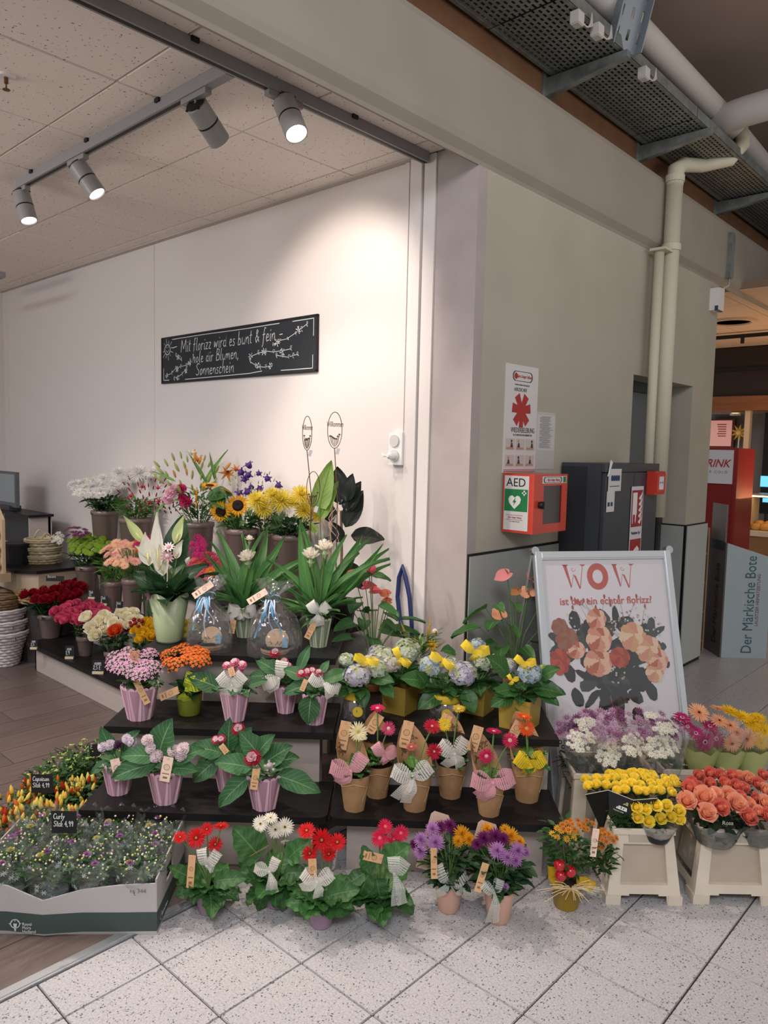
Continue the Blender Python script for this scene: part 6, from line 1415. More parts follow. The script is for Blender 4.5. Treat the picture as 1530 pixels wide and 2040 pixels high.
# chrysanthemum pots
LIL, PUR, YEL = gm(g_mum, ['BC8AC0', ], n=5), gm(g_mum, ['7A2A68'], n=5), gm(g_mum, ['E2A82A'], n=5)
def mumpot(px, py, wpx, hpx, label, fl_, seed, card):
    r, rt, h = base(px, py, 0, wpx, hpx, 'potted_chrysanthemum', label, taper=.75, group='mixed chrysanthemums in peach pots'); round_pot(r, rt, h, MPe, .74, .0); rn = random.Random(seed)
    foliage(r, (0, 0, h * .7), 150, rt * 1.9, .15, .05, .028, LD, pf_lobed, rnd=rn); leaves(r, (0, 0, h), 10, leaf('lobed', LG, -.7, .2, .12, W=.7), .06, (0, .8), r0=rt * .6, rnd=rn)
    for x, y, s, me2, df in fl_: head(r, 'flower', me2, x, y, s, df, (.7, .65), (x - px) * .008, stem=(0, 0, h), rnd=rn)
    P = face(*card, r.location, .09) - r.location; q = MB(); pts = [(-.035, -.2), (.035, -.2), (.036, -.012), (.026, .0), (-.026, .0), (-.036, -.012)]
    q.add([(a, 0, b) for a, b in pts] + [(a, .002, b) for a, b in pts], [(0, 1, 2, 3, 4, 5), (11, 10, 9, 8, 7, 6)] + [(i, 6 + i, 6 + (i + 1) % 6, (i + 1) % 6) for i in range(6)])
    build('back_card', q, mat('card_beige', 'C2A494', rough=.6), r, loc=P, rot=(-.25, .3, math.atan2(FWD.y, FWD.x) - PI / 2)); return r, rt, h
r, rt, h = mumpot(895, 1823, 57, 60, 'peach potted chrysanthemum mixing lilac, purple and yellow, nearer the gerberas', [(839, 1673, 16, LIL, 0), (868, 1679, 19, LIL, -.04), (838, 1697, 15, LIL, -.03), (862, 1652, 16, LIL, .03), (877, 1648, 14, PUR, .04), (896, 1645, 15, PUR, .04), (905, 1655, 13, PUR, .04), (920, 1662, 19, YEL, .02), (933, 1672, 15, YEL, .0), (912, 1676, 13, YEL, -.01), (825, 1682, 11, PUR, .03)], 41, (880, 1620))
plant_tag(r, (864, 1690), (865, 1751), 13, df=-.09); bow(r, 893, 1758, 84, N_gy, df=-.07, a1=1.0, a2=.45, t1=-2.3, t2=-.5, tl=.9, w=.55, seed=11)
r, rt, h = mumpot(996, 1845, 60, 66, 'peach potted chrysanthemum mixing lilac, purple and yellow, nearer the mustard pot', [(991, 1695, 18, LIL, -.03), (1010, 1709, 16, LIL, -.05), (1031, 1695, 18, LIL, -.02), (1027, 1714, 15, LIL, -.04), (1047, 1698, 12, LIL, .0), (964, 1671, 17, PUR, .02), (987, 1667, 18, PUR, .03), (1003, 1672, 14, PUR, .02), (951, 1682, 13, PUR, .02), (971, 1652, 14, YEL, .06), (1017, 1665, 18, YEL, .04), (1034, 1677, 14, YEL, .02), (1006, 1653, 12, YEL, .06), (1007, 1767, 8, LIL, -.09)], 42, (974, 1638))
plant_tag(r, (968, 1720), (951, 1777), 14, df=-.08); bow(r, 985, 1778, 60, N_gy, df=-.09, a1=.6, a2=1.2, t1=-1.45, t2=-1.7, tl=2.1, w=.6, seed=12)
# orange mini chrysanthemum in the mustard pot
r, rt, h = base(1133, 1817, 0, 62, 52, 'potted_mini_chrysanthemum', 'small orange chrysanthemums in a mustard pot tied with raffia and red ladybird balls', taper=.75); round_pot(r, rt, h, MYe, .78, .03); rn = random.Random(43)
foliage(r, (0, 0, h), 230, rt * 1.9, .19, .035, .016, LF, pf_lobed, rnd=rn); OM = [gm(g_daisy, ['D9862E', 'B86A1E']), gm(g_daisy, ['C87C3A', 'A8602A'])]; OY = gm(g_daisy, ['E2B43A', 'D89A2E'])
cloud(r, 'flower', OM, 1148, 1643, 36, 12, 14, 8, .1, (.4, .9), 1); cloud(r, 'flower', [OY], 1126, 1662, 26, 16, 10, 8, .04, (.7, .8), 2); cloud(r, 'flower', OM, 1206, 1666, 24, 14, 13, 8, .1, (.5, .8), 3); cloud(r, 'flower', OM, 1192, 1684, 14, 10, 5, 6, .04, (.5, .8), 4)
foliage(r, face(1200, 1745, r.location, 0) - r.location, 90, .05, .11, .03, .015, LF, pf_lobed, rnd=rn)
stems(r, (0, 0, h), [face(x, y, r.location, 0) - r.location for x, y in ((1200, 1670), (1215, 1690), (1140, 1650), (1120, 1665), (1190, 1690))], .0018, M_stem, 'flower_stem')
MR = mat('berry_red', 'B01626', rough=.15, coat=.6)
for x, y in ((1115, 1724), (1117, 1744), (1136, 1736)):
    P = face(x, y, r.location, -.06) - r.location; s = 11.5 * mpp(r.location); b = MB().lathe([(s * math.sin(t * PI / 10), -s * math.cos(t * PI / 10)) for t in range(11)], 18); build('red_ball', b, MR, r, True, loc=P)
    build('stalk', MB().tube([(0, 0, s * .8), (.003, 0, s * 1.5)], .0015, 5), M_stemd, r, loc=P)
q = MB()
for k in range(34):
    a = rn.uniform(0, 2 * PI); c = Vector((rt * 1.02 * math.cos(CAZ), rt * 1.02 * math.sin(CAZ), h * 1.02)); l = rn.uniform(.05, .13); e = RGT * math.cos(a) * l + UP * (math.sin(a) * .35 * l - .25 * l * l * 8 * (k % 3 == 0)); q.tube([c, c + e * .5 + UP * .012 - FWD * .012, c + e - FWD * .01], .0012, 4, cap=False)
build('raffia_bow', q, mat('raffia', 'D8C49A', rough=.8), r, kind='stuff')
pap = MB(); padd(pap, patch(.09, .07, pf_ovate, -.4, .4, 5, 3), Matrix.Identity(4)); pm_ = pap.mesh('wrapper', mat('wrap_yellow', 'C8A21E', rough=.5), True)
for x0, y0, x1, y1 in ((1112, 1755, 1088, 1718), (1160, 1765, 1198, 1758), (1118, 1765, 1092, 1745), (1150, 1762, 1180, 1745)):
    A = face(x0, y0, r.location, -.02); B = face(x1, y1, r.location, -.04); d = (B - A); y = d.normalized(); z = (-FWD * .8 + UP * .4); z = (z - y * z.dot(y)).normalized(); x = y.cross(z)
    link('paper_petal', pm_, r, A - r.location, Matrix([[x.x, y.x, z.x], [x.y, y.y, z.y], [x.z, y.z, z.z]]).to_quaternion(), d.length / .12)
plant_tag(r, (1188, 1651), (1181, 1707), 13, df=-.06, m=M_tagw)

# ------------------------------------------------------------------ hydrangeas on the right display
HL = ['B9B4C8', 'CFCDD8', 'BCC49A', '7A8A5A']; HB = ['9EB2C8', 'BECAD0', 'B0BC8E', '7A8A5A']; HG = ['B8C8AE', 'D2DAC4', 'A8B484', '7A8A5A']; HP = ['D8C4C4', 'CFCDC8', 'B8BE90', '7A8A5A']
M_bag = mat('bag_yellow', 'A08638', rough=.45); M_bagd = mat('bag_fold', '947828', rough=.5); GLS = clearfilm('glass_pot', gloss=.25, haze=.05, sc=2, rough=.05)
def hyd(px, py, wpx, hpx, kind, label, blooms, lv, bows, seed, rz=.2, Ll=.1):
    r, rt, h = base(px, py, .47, wpx, hpx, 'potted_hydrangea', label, taper=.8, group='potted hydrangeas on the right display'); rn = random.Random(seed)
    if kind == 'bag':
        q = MB(); w = rt; b = rt * .92; q.add([(-b, -b, 0), (b, -b, 0), (b, b, 0), (-b, b, 0), (-w, -w, h), (w, -w, h), (w, w, h), (-w, w, h), (-w * .95, -w * .95, h), (w * .95, -w * .95, h), (w * .95, w * .95, h), (-w * .95, w * .95, h), (-b * .9, -b * .9, h * .7), (b * .9, -b * .9, h * .7), (b * .9, b * .9, h * .7), (-b * .9, b * .9, h * .7)],
                          [(0, 3, 2, 1), (0, 1, 5, 4), (1, 2, 6, 5), (2, 3, 7, 6), (3, 0, 4, 7), (4, 5, 9, 8), (5, 6, 10, 9), (6, 7, 11, 10), (7, 4, 8, 11), (8, 9, 13, 12), (9, 10, 14, 13), (10, 11, 15, 14), (11, 8, 12, 15), (12, 13, 14, 15)])
        build('paper_bag', q, M_bag, r, rot=(0, 0, rz + PI / 4 * 0)); build('fold_line', MB().box((-w * .97, -w - .0005, h * .86), (w * .97, -w + .002, h * .87)), M_bagd, r, rot=(0, 0, rz))
    else:
        build('glass_jar', MB().lathe([(rt * .9, 0), (rt * .98, .01), (rt, h)], 26), GLS, r, True); build('inner_pot', MB().lathe([(0, .01), (rt * .6, .01), (rt * .8, h * .8), (0, h * .8)], 20), mat('pot_brown', '5E4436', rough=.6), r, True)
        build('yellow_band', MB().lathe([(rt * 1.01, h * .72), (rt * 1.04, h * .74), (rt * 1.04, h * .98), (rt * 1.01, h)], 26), mat('band_yellow', 'C8AE2E', rough=.5), r, True)
        c = Vector((math.cos(CAZ), math.sin(CAZ), 0)); tg = MB().lathe([(0, 0), (.017, 0), (.017, .003), (0, .003)], 20); tg2 = MB().lathe([(.017, -.001), (.021, -.001), (.021, .0035), (.017, .0035)], 20)
        P = c * rt * 1.06 + Vector((0, 0, h * .40)) + RGT * (.015 if seed % 2 else -.0); eu = Vector((c.x, c.y, .1)).to_track_quat('Z', 'Y')
        build('round_label', tg, mat('label_pale', 'C8CCC8'), r, loc=P, rot=eu); build('label_rim', tg2, mat('band_yellow', 'C8AE2E'), r, loc=P, rot=eu)
        pa = MB()
        for k in range(3): pa.tube([P * 1.01 + Vector((.002 * k - .003, .003 * k - .004, -.004)), P * 1.012 + Vector((.002 * k - .003, .003 * k - .004, .006))], .003, 5)
        build('printed_butterfly', pa, mat('label_print', '56687E'), r, kind='stuff')
    me = leaf('ovate', LG, -.75, .2, .08, W=.66)
    leaves(r, (0, 0, h), 13, me, Ll, (-.1, .9), r0=rt * .4, rnd=rn); leaves(r, (0, 0, h + .04), 6, me, Ll * .9, (.1, 1), r0=rt * .3, rnd=rn)
    for p0, p1, w in lv: leafpx(r, me, p0, p1, wide=w, df0=-.03, df1=-.09)
    for x, y, s, c, df in blooms: head(r, 'flower_head', gm(g_hydrangea, c, seed=rn.randint(1, 3)), x, y, s, df, (.5, .85), stem=(0, 0, h), rnd=rn, zs=.85, sr=.004)
    for x, y, w, k in bows: bow(r, x, y, w, N_ys, df=-.08, **k)
    return r
hyd(797, 1423, 54, 56, 'bag', 'hydrangea with pale green and pink blooms in a yellow bag, left rear', [(765, 1308, 26, HG, 0), (780, 1322, 24, HP, -.04), (812, 1296, 30, HG, .05), (752, 1300, 20, HL, .04)], [], [(797, 1312, 49, dict(a1=1.1, a2=-.6, t1=-1.9, t2=-1.2, tl=.5, w=.6, seed=1))], 51)
hyd(952, 1423, 58, 56, 'bag', 'hydrangea with small blue blooms under a yellow bow in a yellow bag, right rear', [(951, 1285, 18, HB, .06), (962, 1319, 22, HG, -.02), (985, 1322, 22, HG, 0), (998, 1325, 18, HL, 0)], [((905, 1300), (890, 1290), 1)], [(945, 1300, 62, dict(a1=.7, a2=.2, t1=-1.2, t2=-1.8, tl=.5, w=.6, seed=2))], 52)
hyd(705, 1442, 46, 66, 'jar', 'hydrangea with lilac white blooms in a glass jar with yellow band, leftmost', [(712, 1346, 30, HL, -.05), (690, 1314, 17, HG, .02), (753, 1332, 22, HG, -.02), (740, 1318, 20, HP, .03)], [((700, 1375), (650, 1370), .8), ((720, 1370), (725, 1402), 1.1), ((760, 1365), (780, 1380), 1), ((690, 1340), (645, 1350), .8), ((745, 1352), (775, 1350), 1)], [(730, 1314, 51, dict(a1=.2, a2=-.3, t1=-.9, t2=-2.2, tl=.6, w=.6, seed=3))], 53)
hyd(888, 1442, 62, 56, 'jar', 'hydrangea with two large pale blue blooms in a glass jar with yellow band, middle', [(858, 1326, 26, HB, -.02), (922, 1342, 31, HL, -.05), (898, 1322, 18, HG, .04)], [((880, 1380), (838, 1402), 1), ((925, 1375), (945, 1412), 1.1), ((850, 1360), (812, 1345), 1), ((895, 1370), (900, 1385), 1), ((850, 1370), (845, 1345), 1)], [(882, 1314, 54, dict(a1=.35, a2=-.7, t1=-1.2, t2=-1.5, tl=.5, w=.6, seed=4))], 54)
hyd(1039, 1455, 66, 62, 'bag', 'hydrangea with one blue bloom in a tall yellow bag at the right end', [(1055, 1340, 27, HB, -.04), (1013, 1326, 17, HL, .03), (1082, 1334, 12, ['9CB45A', 'A8C06A', '8AA84E', '7A8A5A'], 0)], [((1045, 1390), (1040, 1420), 1.3), ((1020, 1385), (985, 1398), 1), ((1060, 1370), (1118, 1372), .9), ((1070, 1375), (1110, 1395), .9), ((1010, 1345), (990, 1310), 1), ((1080, 1350), (1100, 1330), 1), ((1030, 1375), (1000, 1370), 1)], [(1045, 1322, 47, dict(a1=.6, a2=.2, t1=-2.2, t2=-1.2, tl=.4, w=.6, seed=5)), (1020, 1355, 28, dict(a1=.9, a2=.3, t1=-1.6, t2=-2, tl=.7, w=.6, seed=5))], 55)
# decorated celosia between them
r, rt, h = base(838, 1400, .47, 46, 50, 'potted_celosia', 'yellow plumed celosia with a wooden bee and daisy pick behind the hydrangeas', taper=.8); r.location = r.location + FWD * .12; round_pot(r, rt, h, M_bag, .8)
foliage(r, (0, 0, h), 70, .05, .16, .07, .02, LB, rnd=random.Random(3))
for x0, y0, x1, y1 in ((812, 1275, 799, 1240), (852, 1275, 858, 1232), (835, 1280, 818, 1268), (868, 1290, 888, 1277)):
    A = face(x0, y0, r.location, 0) - r.location; B = face(x1, y1, r.location, 0) - r.location; link('plume', gm(g_celosia, ['E0C65A']), r, A, (B - A).to_track_quat('Z', 'Y'), (B - A).length / 1.9)
head(r, 'daisy_pick', gm(g_daisy, ['E8BE3A', 'D89A2A']), 860, 1285, 13, -.04, (1, .1))
P = face(866, 1262, r.location, -.04) - r.location; b = MB().tube([(-.012, 0, 0), (.0, 0, .006), (.012, 0, .002)], [.004, .009, .005], 8); build('bee_body', b, mat('bee', 'C89A4A'), r, True, loc=P, rot=(0, 0, .7)); build('bee_wing', MB().lathe([(0, 0), (.012, 0), (0, .002)], 10), M_paper, r, loc=P + Vector((0, 0, .012)), rot=(1.3, 0, .7)); build('bee_stripe', MB().tube([(.004, 0, .004), (.008, 0, .004)], .009, 8), M_black, r, loc=P, rot=(0, 0, .7))
# anthuriums
def anth(px, py, z, label, sp, lv, seed, df=.0):
    r, rt, h = base(px, py, z, 46, 42, 'potted_anthurium', label, taper=.8); r.location += FWD * df; round_pot(r, rt, h, mat('pot_terra', 'A8684A', rough=.5), .8); rn = random.Random(seed); me = leaf('heart', LG, -.55, .25, .03, W=.75)
    for x, y, L, a in lv:
        P = face(x, y, r.location, rn.uniform(-.08, .08)) - r.location; l = L * 1.35 * mpp(r.location); q = lq(a, rn.uniform(-.35, .15), rn.uniform(-.5, .5)); build('leaf_stem', MB().tube([(0, 0, h), (P.x * .4, P.y * .4, h + (P.z - h) * .6), P], .0022, 5, cap=False), M_stem, r, True); link('leaf', me, r, P, q, l)
    for x, y, s, c in sp: head(r, 'spathe', gm(g_anthurium, [c, 'D88A6A']), x, y, s, rn.uniform(-.05, .05), (.55, .8), rn.uniform(-.3, .3), stem=(0, 0, h), rnd=rn, sr=.0022, jit=.25)
    build('care_label', MB().box((-.015, 0, 0), (.015, .001, .05)), mat('label_blue', '8E9CB8', rough=.4), r, loc=Vector((math.cos(CAZ), math.sin(CAZ), 0)) * rt + Vector((0, 0, h)), rot=(.2, 0, -.7)); return r
L0 = lambda a: CAZ + a
anth(742, 1388, .47, 'anthurium with coral red spathes beside the curcuma', [(706, 1142, 16, 'C8606A'), (736, 1136, 17, 'CC5A68'), (728, 1167, 17, 'D2606A'), (742, 1176, 16, 'D85A62'), (772, 1184, 14, 'D8785A'), (776, 1198, 12, 'D87A5A')],
     [(740, 1146, 30, L0(1.6)), (690, 1195, 36, L0(-1.4)), (712, 1200, 30, L0(-.3)), (755, 1205, 34, L0(1.2)), (775, 1220, 30, L0(.4)), (705, 1240, 34, L0(-1)), (725, 1235, 28, L0(0)), (757, 1250, 36, L0(1.3)), (785, 1255, 40, L0(1.7)), (700, 1270, 30, L0(-1.2)), (740, 1270, 36, L0(.3)), (765, 1235, 26, L0(.9)), (800, 1235, 36, L0(1.5)), (720, 1215, 26, L0(2.8)), (748, 1218, 26, L0(-2.4))], 61, .06)
anth(1028, 1392, .47, 'anthurium with peach spathes in front of the poster stand', [(1010, 1143, 20, 'DC8A8A'), (1060, 1153, 19, 'E08A82'), (1031, 1176, 13, 'A8744A'), (1054, 1185, 20, 'E8A884'), (998, 1228, 19, 'E8A47C')],
     [(968, 1212, 44, L0(-1.2)), (990, 1205, 22, L0(.3)), (1022, 1200, 30, L0(.2)), (1075, 1208, 44, L0(1.5)), (955, 1250, 44, L0(-1.4)), (1078, 1250, 38, L0(1.4)), (1015, 1245, 30, L0(.4)), (985, 1238, 30, L0(-.5)), (985, 1278, 26, L0(-1)), (1060, 1280, 34, L0(1)), (1000, 1290, 34, L0(-.3)), (1040, 1290, 30, L0(.5))], 62, .03)
# ------------------------------------------------------------------ cut flowers in tall buckets
M_tau = mat('bucket_taupe', '75645C', rough=.3, spec=.5, var=.06)
def cutb(rx, ry, wpx, Y, zs, lab, what, wlab, grp='taupe flower buckets on the back displays'):
    """bucket whose rim centre is at pixel (rx,ry) on the plane Y, standing on a shelf at height zs; returns (bunch root, rim height, radius)"""
    P = atY(rx, ry, Y); rt = wpx * mpp(P) / 2; H = P.z - zs; b = root('cut_flower_bucket', lab, 'bucket', (P.x, Y, zs), group=grp)
    build('bucket_body', MB().lathe([(rt * .66, 0), (rt * .7, .006), (rt * .97, H - .012), (rt, H - .01), (rt, H), (rt * .94, H), (rt * .66, .02), (0, .02)], 28), M_tau, b, True); bb = b.children[0]
    build('rim_band', MB().lathe([(rt * .985, H - .03), (rt * 1.02, H - .028), (rt * 1.03, H), (rt * .97, H + .002)], 28), M_tau, bb, True)
    build('water', MB().lathe([(rt * .88, H * .8), (0, H * .8)], 18), mat('water_dark', '2A2E28', rough=.1), bb)
    return root(what, wlab, 'cut flowers', (P.x, Y, zs + .03)), H - .03, rt
def stalks(r, H, rt, n, up, m=M_stem, rad=.0028, sp=1.6):
    rn = random.Random(n); q = MB()
    for k in range(n):
        a = rn.uniform(0, 6.3); d = rn.random() ** .5; q.tube([(rt * .5 * d * math.cos(a + 1), rt * .5 * d * math.sin(a + 1), .01), (rt * .75 * d * math.cos(a), rt * .75 * d * math.sin(a), H), (rt * sp * d * math.cos(a), rt * sp * d * math.sin(a), H + up)], rad, 5, cap=False)
    build('stalks', q, m, r, True, kind='stuff')
def vase(rx, ry, w, Y, zs, lab, what, wlab, fol=(120, .1, .12, .06, .02), fm=None, up=.1, fk=pf_lance):
    r, H, rt = cutb(rx, ry, w, Y, zs, lab, what, wlab); stalks(r, H, rt, 16, up); n, rad, h, L, W = fol
    foliage(r, (0, 0, H - .02), n, rad, h, L, W, fm or LD, fk, rnd=random.Random(n)); return r
W5 = gm(g_mum, ['F4F2EE'], n=5, W=.16); WSP = gm(g_spider, ['F6F4F0']); YSP = gm(g_spider, ['E8D65A'])
r = vase(209, 1017, 53, 2.66, .66, 'taupe bucket of white chrysanthemums, leftmost at the back', 'white_chrysanthemums', 'white spray and spider chrysanthemums in the leftmost rear bucket', (190, .12, .11, .07, .026), fk=pf_lobed)
cloud(r, 'flower', [W5, gm(g_daisy, ['EFEDE8', 'DCDCC0'])], 180, 972, 40, 20, 26, 11, .16, (.5, .9), 1)
for x, y, s in ((222, 968, 17), (246, 962, 17), (236, 944, 17), (277, 944, 21), (303, 943, 16), (205, 955, 14), (262, 952, 15)): head(r, 'flower', WSP, x, y, s, .02, (.6, .8))
r = vase(270, 1032, 62, 2.66, .66, 'taupe bucket of red alstroemeria buds beside the white chrysanthemums', 'red_alstroemeria', 'red alstroemeria buds among bright green leaves', (260, .13, .15, .07, .018), LB)
RB = gm(g_lilybud, ['B2384A']); cloud(r, 'bud', RB, 292, 985, 52, 36, 40, 8, .2, (.2, .9), 2, out=.8)
for x, y in ((316, 975), (300, 1005), (285, 972), (318, 1000), (262, 990)): head(r, 'flower', gm(g_lily, ['C04458', 'E0B070']), x, y, 9, -.04, (.8, .5))
r = vase(395, 1040, 62, 2.64, .66, 'taupe bucket of lilies behind the peace lily', 'orange_lilies', 'orange lilies with many pale green buds and pink lisianthus', (190, .13, .22, .08, .018), LG)
LBD = gm(g_lilybud, ['B8C276']); LBO = gm(g_lilybud, ['D8A85A'])
cloud(r, 'bud', [LBD, LBD, LBD, LBO], 380, 950, 74, 38, 34, 17, .2, (.15, .9), 3, out=.9, rr=(.7, 1.1))
for x, y, s, t in ((455, 937, 20, (.7, -.2)), (470, 940, 14, (.3, .4)), (395, 922, 15, (.5, .7))): head(r, 'flower', gm(g_lily, ['DE9048', 'B05A30']), x, y, s, -.03, t)
head(r, 'flower', gm(g_lily, ['EDE8DA', 'D8C890']), 382, 908, 14, 0, (.3, 1))
for x, y, s, c in ((340, 985, 14, 'E2B8C4'), (346, 975, 11, 'E2B8C4'), (335, 995, 11, 'DDA8B8'), (361, 974, 11, 'C02A60'), (370, 1000, 13, 'B82858'), (364, 992, 10, 'B82858')): head(r, 'rose_flower', gm(g_frill, [c, c], seed=1), x, y, s, -.12, (.9, .5))
cloud(r, 'bud', gm(g_lilybud, ['A02438']), 338, 1012, 22, 12, 14, 8, .05, (.5, .6), 4)
for p0, p1 in (((372, 1000), (340, 960)), ((380, 990), (322, 1000)), ((410, 960), (380, 905)), ((430, 960), (418, 905)), ((350, 960), (305, 935)), ((400, 980), (440, 900)), ((330, 1000), (300, 1030))): leafpx(r, leaf('lance', LB, -.4, .2, W=.22), p0, p1, wide=.55, df0=-.05, df1=-.05)
r = vase(482, 1053, 64, 2.62, .66, 'taupe bucket of sunflowers in the middle of the back row', 'sunflowers', 'sunflowers with dark brown centres standing in the back row', (70, .11, .09, .09, .035), LG)
SF = gm(g_sunflower, ['E8A818', '2A1810', '4A2A14'])
for x, y, s, t, dx in ((440, 1019, 23, (1, -.1), -.1), (474, 1007, 24, (1, .05), .1), (393, 992, 21, (.25, .1), -1), (418, 968, 18, (.3, 1), .1), (450, 978, 15, (-.1, .9), .3)): head(r, 'sunflower_head', SF, x, y, s, -.06, t, dx, .08, stem=(0, 0, .33), sr=.005)
me = leaf('ovate', LG, -.8, .2, W=.7); leafpx(r, me, (415, 990), (448, 975), df1=-.08); leafpx(r, me, (425, 985), (440, 1000), df1=-.1); leafpx(r, me, (455, 1020), (478, 1045), df1=-.06)
r = vase(530, 1058, 44, 2.74, .66, 'taupe bucket of violet bellflowers half hidden behind sunflowers', 'violet_bellflowers', 'violet bellflowers on upright stems behind the yellow chrysanthemums', (170, .09, .24, .05, .016), LG)
BV = gm(g_bell, ['5A3E8A', '8A78B0'])
for x, y, s in ((476, 944, 12), (500, 933, 13), (494, 947, 11), (530, 957, 11), (549, 971, 12), (500, 985, 14), (475, 986, 11), (521, 978, 11), (486, 958, 10), (506, 972, 10), (512, 946, 9)): head(r, 'bell_flower', BV, x, y, s, -.03, (.6, .4), R_.uniform(-.6, .6), .4)
cloud(r, 'bud', gm(g_lilybud, ['B8C68A']), 505, 965, 46, 26, 18, 7, .1, (.2, .9), 8)
r = vase(578, 1064, 70, 2.66, .66, 'taupe bucket of yellow chrysanthemums, rightmost at the back', 'yellow_chrysanthemums', 'large shaggy yellow chrysanthemums in the right rear bucket', (110, .12, .09, .08, .035), fk=pf_lobed)
for x, y, s, t in ((512, 998, 25, (.6, .7)), (526, 1013, 22, (.9, .3)), (562, 998, 27, (.8, .5)), (543, 988, 22, (.3, 1)), (599, 987, 24, (.5, .8)), (606, 1018, 22, (.9, .3)), (632, 1027, 16, (.8, .4)), (586, 1004, 18, (.5, .8)), (625, 1003, 20, (.6, .6))): head(r, 'flower', YSP, x, y, s, -.03, t)
r = vase(173, 1127, 43, 2.48, .43, 'taupe bucket of green button chrysanthemums on the middle tier, leftmost', 'green_chrysanthemums', 'lime green button chrysanthemums with purple and white ones behind', (150, .12, .11, .06, .02), fk=pf_lobed)
cloud(r, 'flower', gm(g_button, ['86A832']), 178, 1084, 42, 20, 34, 7.5, .16, (.6, .9), 5); cloud(r, 'flower', gm(g_bicolor, ['7A3A66', '9A5A80', '5A3050']), 150, 1060, 24, 9, 14, 7, .05, (.3, 1), 6); cloud(r, 'flower', gm(g_daisy, ['E4E4E0', 'C8C890']), 114, 1072, 10, 12, 9, 6, .05, (.5, .8), 7)
r = vase(226, 1158, 37, 2.46, .43, 'taupe bucket of wispy greenery between green chrysanthemums and peach gerberas', 'wispy_greenery', 'bright wispy filler greenery in the middle tier bucket', (190, .10, .17, .07, .012), LB)
r = vase(264, 1153, 42, 2.44, .43, 'taupe bucket of peach gerberas on the middle tier', 'peach_gerberas', 'peach gerberas crowded in a middle tier bucket', (20, .06, .08, .05, .015), LG)
PG = gc('F0C8A0', 'E8A890', 'D89080'); stalks(r, .35, .05, 26, .1, sp=1.9); cloud(r, 'gerbera_flower', [PG, PG, gc('E8B4A0', 'D88890', 'C87880')], 243, 1104, 40, 24, 24, 11, .16, (.6, .8), 8, out=.7)
r = vase(408, 1166, 44, 2.50, .43, 'taupe bucket of coral gerberas behind the first gift bag', 'coral_gerberas', 'coral and magenta gerberas behind the gift bags', (20, .06, .08, .05, .015), LG)
cloud(r, 'gerbera_flower', [gc('DC6A54', 'E89070', 'C05048'), gc('D0506A', 'E09090', 'A83850')], 405, 1128, 32, 22, 16, 12, .12, (.7, .7), 9); cloud(r, 'gerbera_flower', [gc('B02468', 'C04078', '8A1850')], 392, 1090, 20, 20, 10, 10, .08, (.6, .8), 10); head(r, 'gerbera_flower', gc('E8922E', 'E8A84A', 'C87020'), 420, 1140, 12, -.12, F)
r = vase(300, 1140, 36, 2.54, .43, 'taupe bucket of magenta gerberas behind the peace lily', 'magenta_gerberas', 'magenta and red gerberas peeping out left of the peace lily', (20, .06, .08, .05, .015), LG); cloud(r, 'gerbera_flower', [gc('B02468', 'C04078', '8A1850'), gc('D8604A', 'E89070', 'C05048')], 284, 1082, 18, 16, 8, 11, .06, (.6, .8), 11)
def roses(r, cols, cx, cy, rx, ry, n, rp, dep, seed, **k): cloud(r, 'rose', [gm(g_rose, cols, open_=o, seed=s) for o, s in ((1.0, 1), (.7, 2))], cx, cy, rx, ry, n, rp, dep, (.65, .85), seed, .5, **k)
r = vase(100, 1222, 47, 2.25, .20, 'taupe bucket of dark red roses at the left end of the lowest tier', 'red_roses', 'dense bunch of dark red roses at the left end', (150, .13, .10, .06, .03), LD, fk=pf_ovate)
roses(r, ['8E1020', 'A01828', '2E4A2A'], 102, 1176, 60, 24, 38, 13, .20, 12)
r = vase(170, 1266, 34, 2.22, .20, 'small taupe bucket of pink roses', 'pink_roses', 'bunch of bright pink roses in a small bucket', (60, .09, .10, .05, .03), LD, fk=pf_ovate); roses(r, ['CC4A6E', 'DC7890', '2E4A2A'], 165, 1224, 54, 20, 26, 13, .18, 13)
r = vase(228, 1296, 40, 2.22, .20, 'small taupe bucket of white roses', 'white_roses', 'creamy white roses with one orange red rose in front', (70, .09, .10, .05, .03), LD, fk=pf_ovate)
roses(r, ['EDE8D0', 'E4DCB8', '3E5A34'], 193, 1248, 22, 22, 6, 17, .06, 14); roses(r, ['EDE8D0', 'E4DCB8', '3E5A34'], 250, 1236, 27, 16, 10, 14, .08, 15)
head(r, 'rose', gm(g_rose, ['C8481E', 'D8602A', '3E5A34'], seed=1), 233, 1262, 18, -.1, (.6, .6)); roses(r, ['A82E2E', 'B84838', '3E5A34'], 262, 1250, 14, 10, 5, 10, .05, 16)
r = vase(285, 1300, 34, 2.18, .20, 'small taupe bucket of yellow roses beside the green pot', 'yellow_roses', 'yellow roses half hidden by the green petal pot', (50, .07, .08, .05, .03), LD, fk=pf_ovate); roses(r, ['DDB21C', 'E8C63A', '3E5A34'], 289, 1262, 16, 18, 6, 15, .06, 17)
cloud(r, 'bud', gm(g_bud, ['9A2A2A']), 272, 1244, 12, 8, 7, 5, .04, (.4, .8), 18)
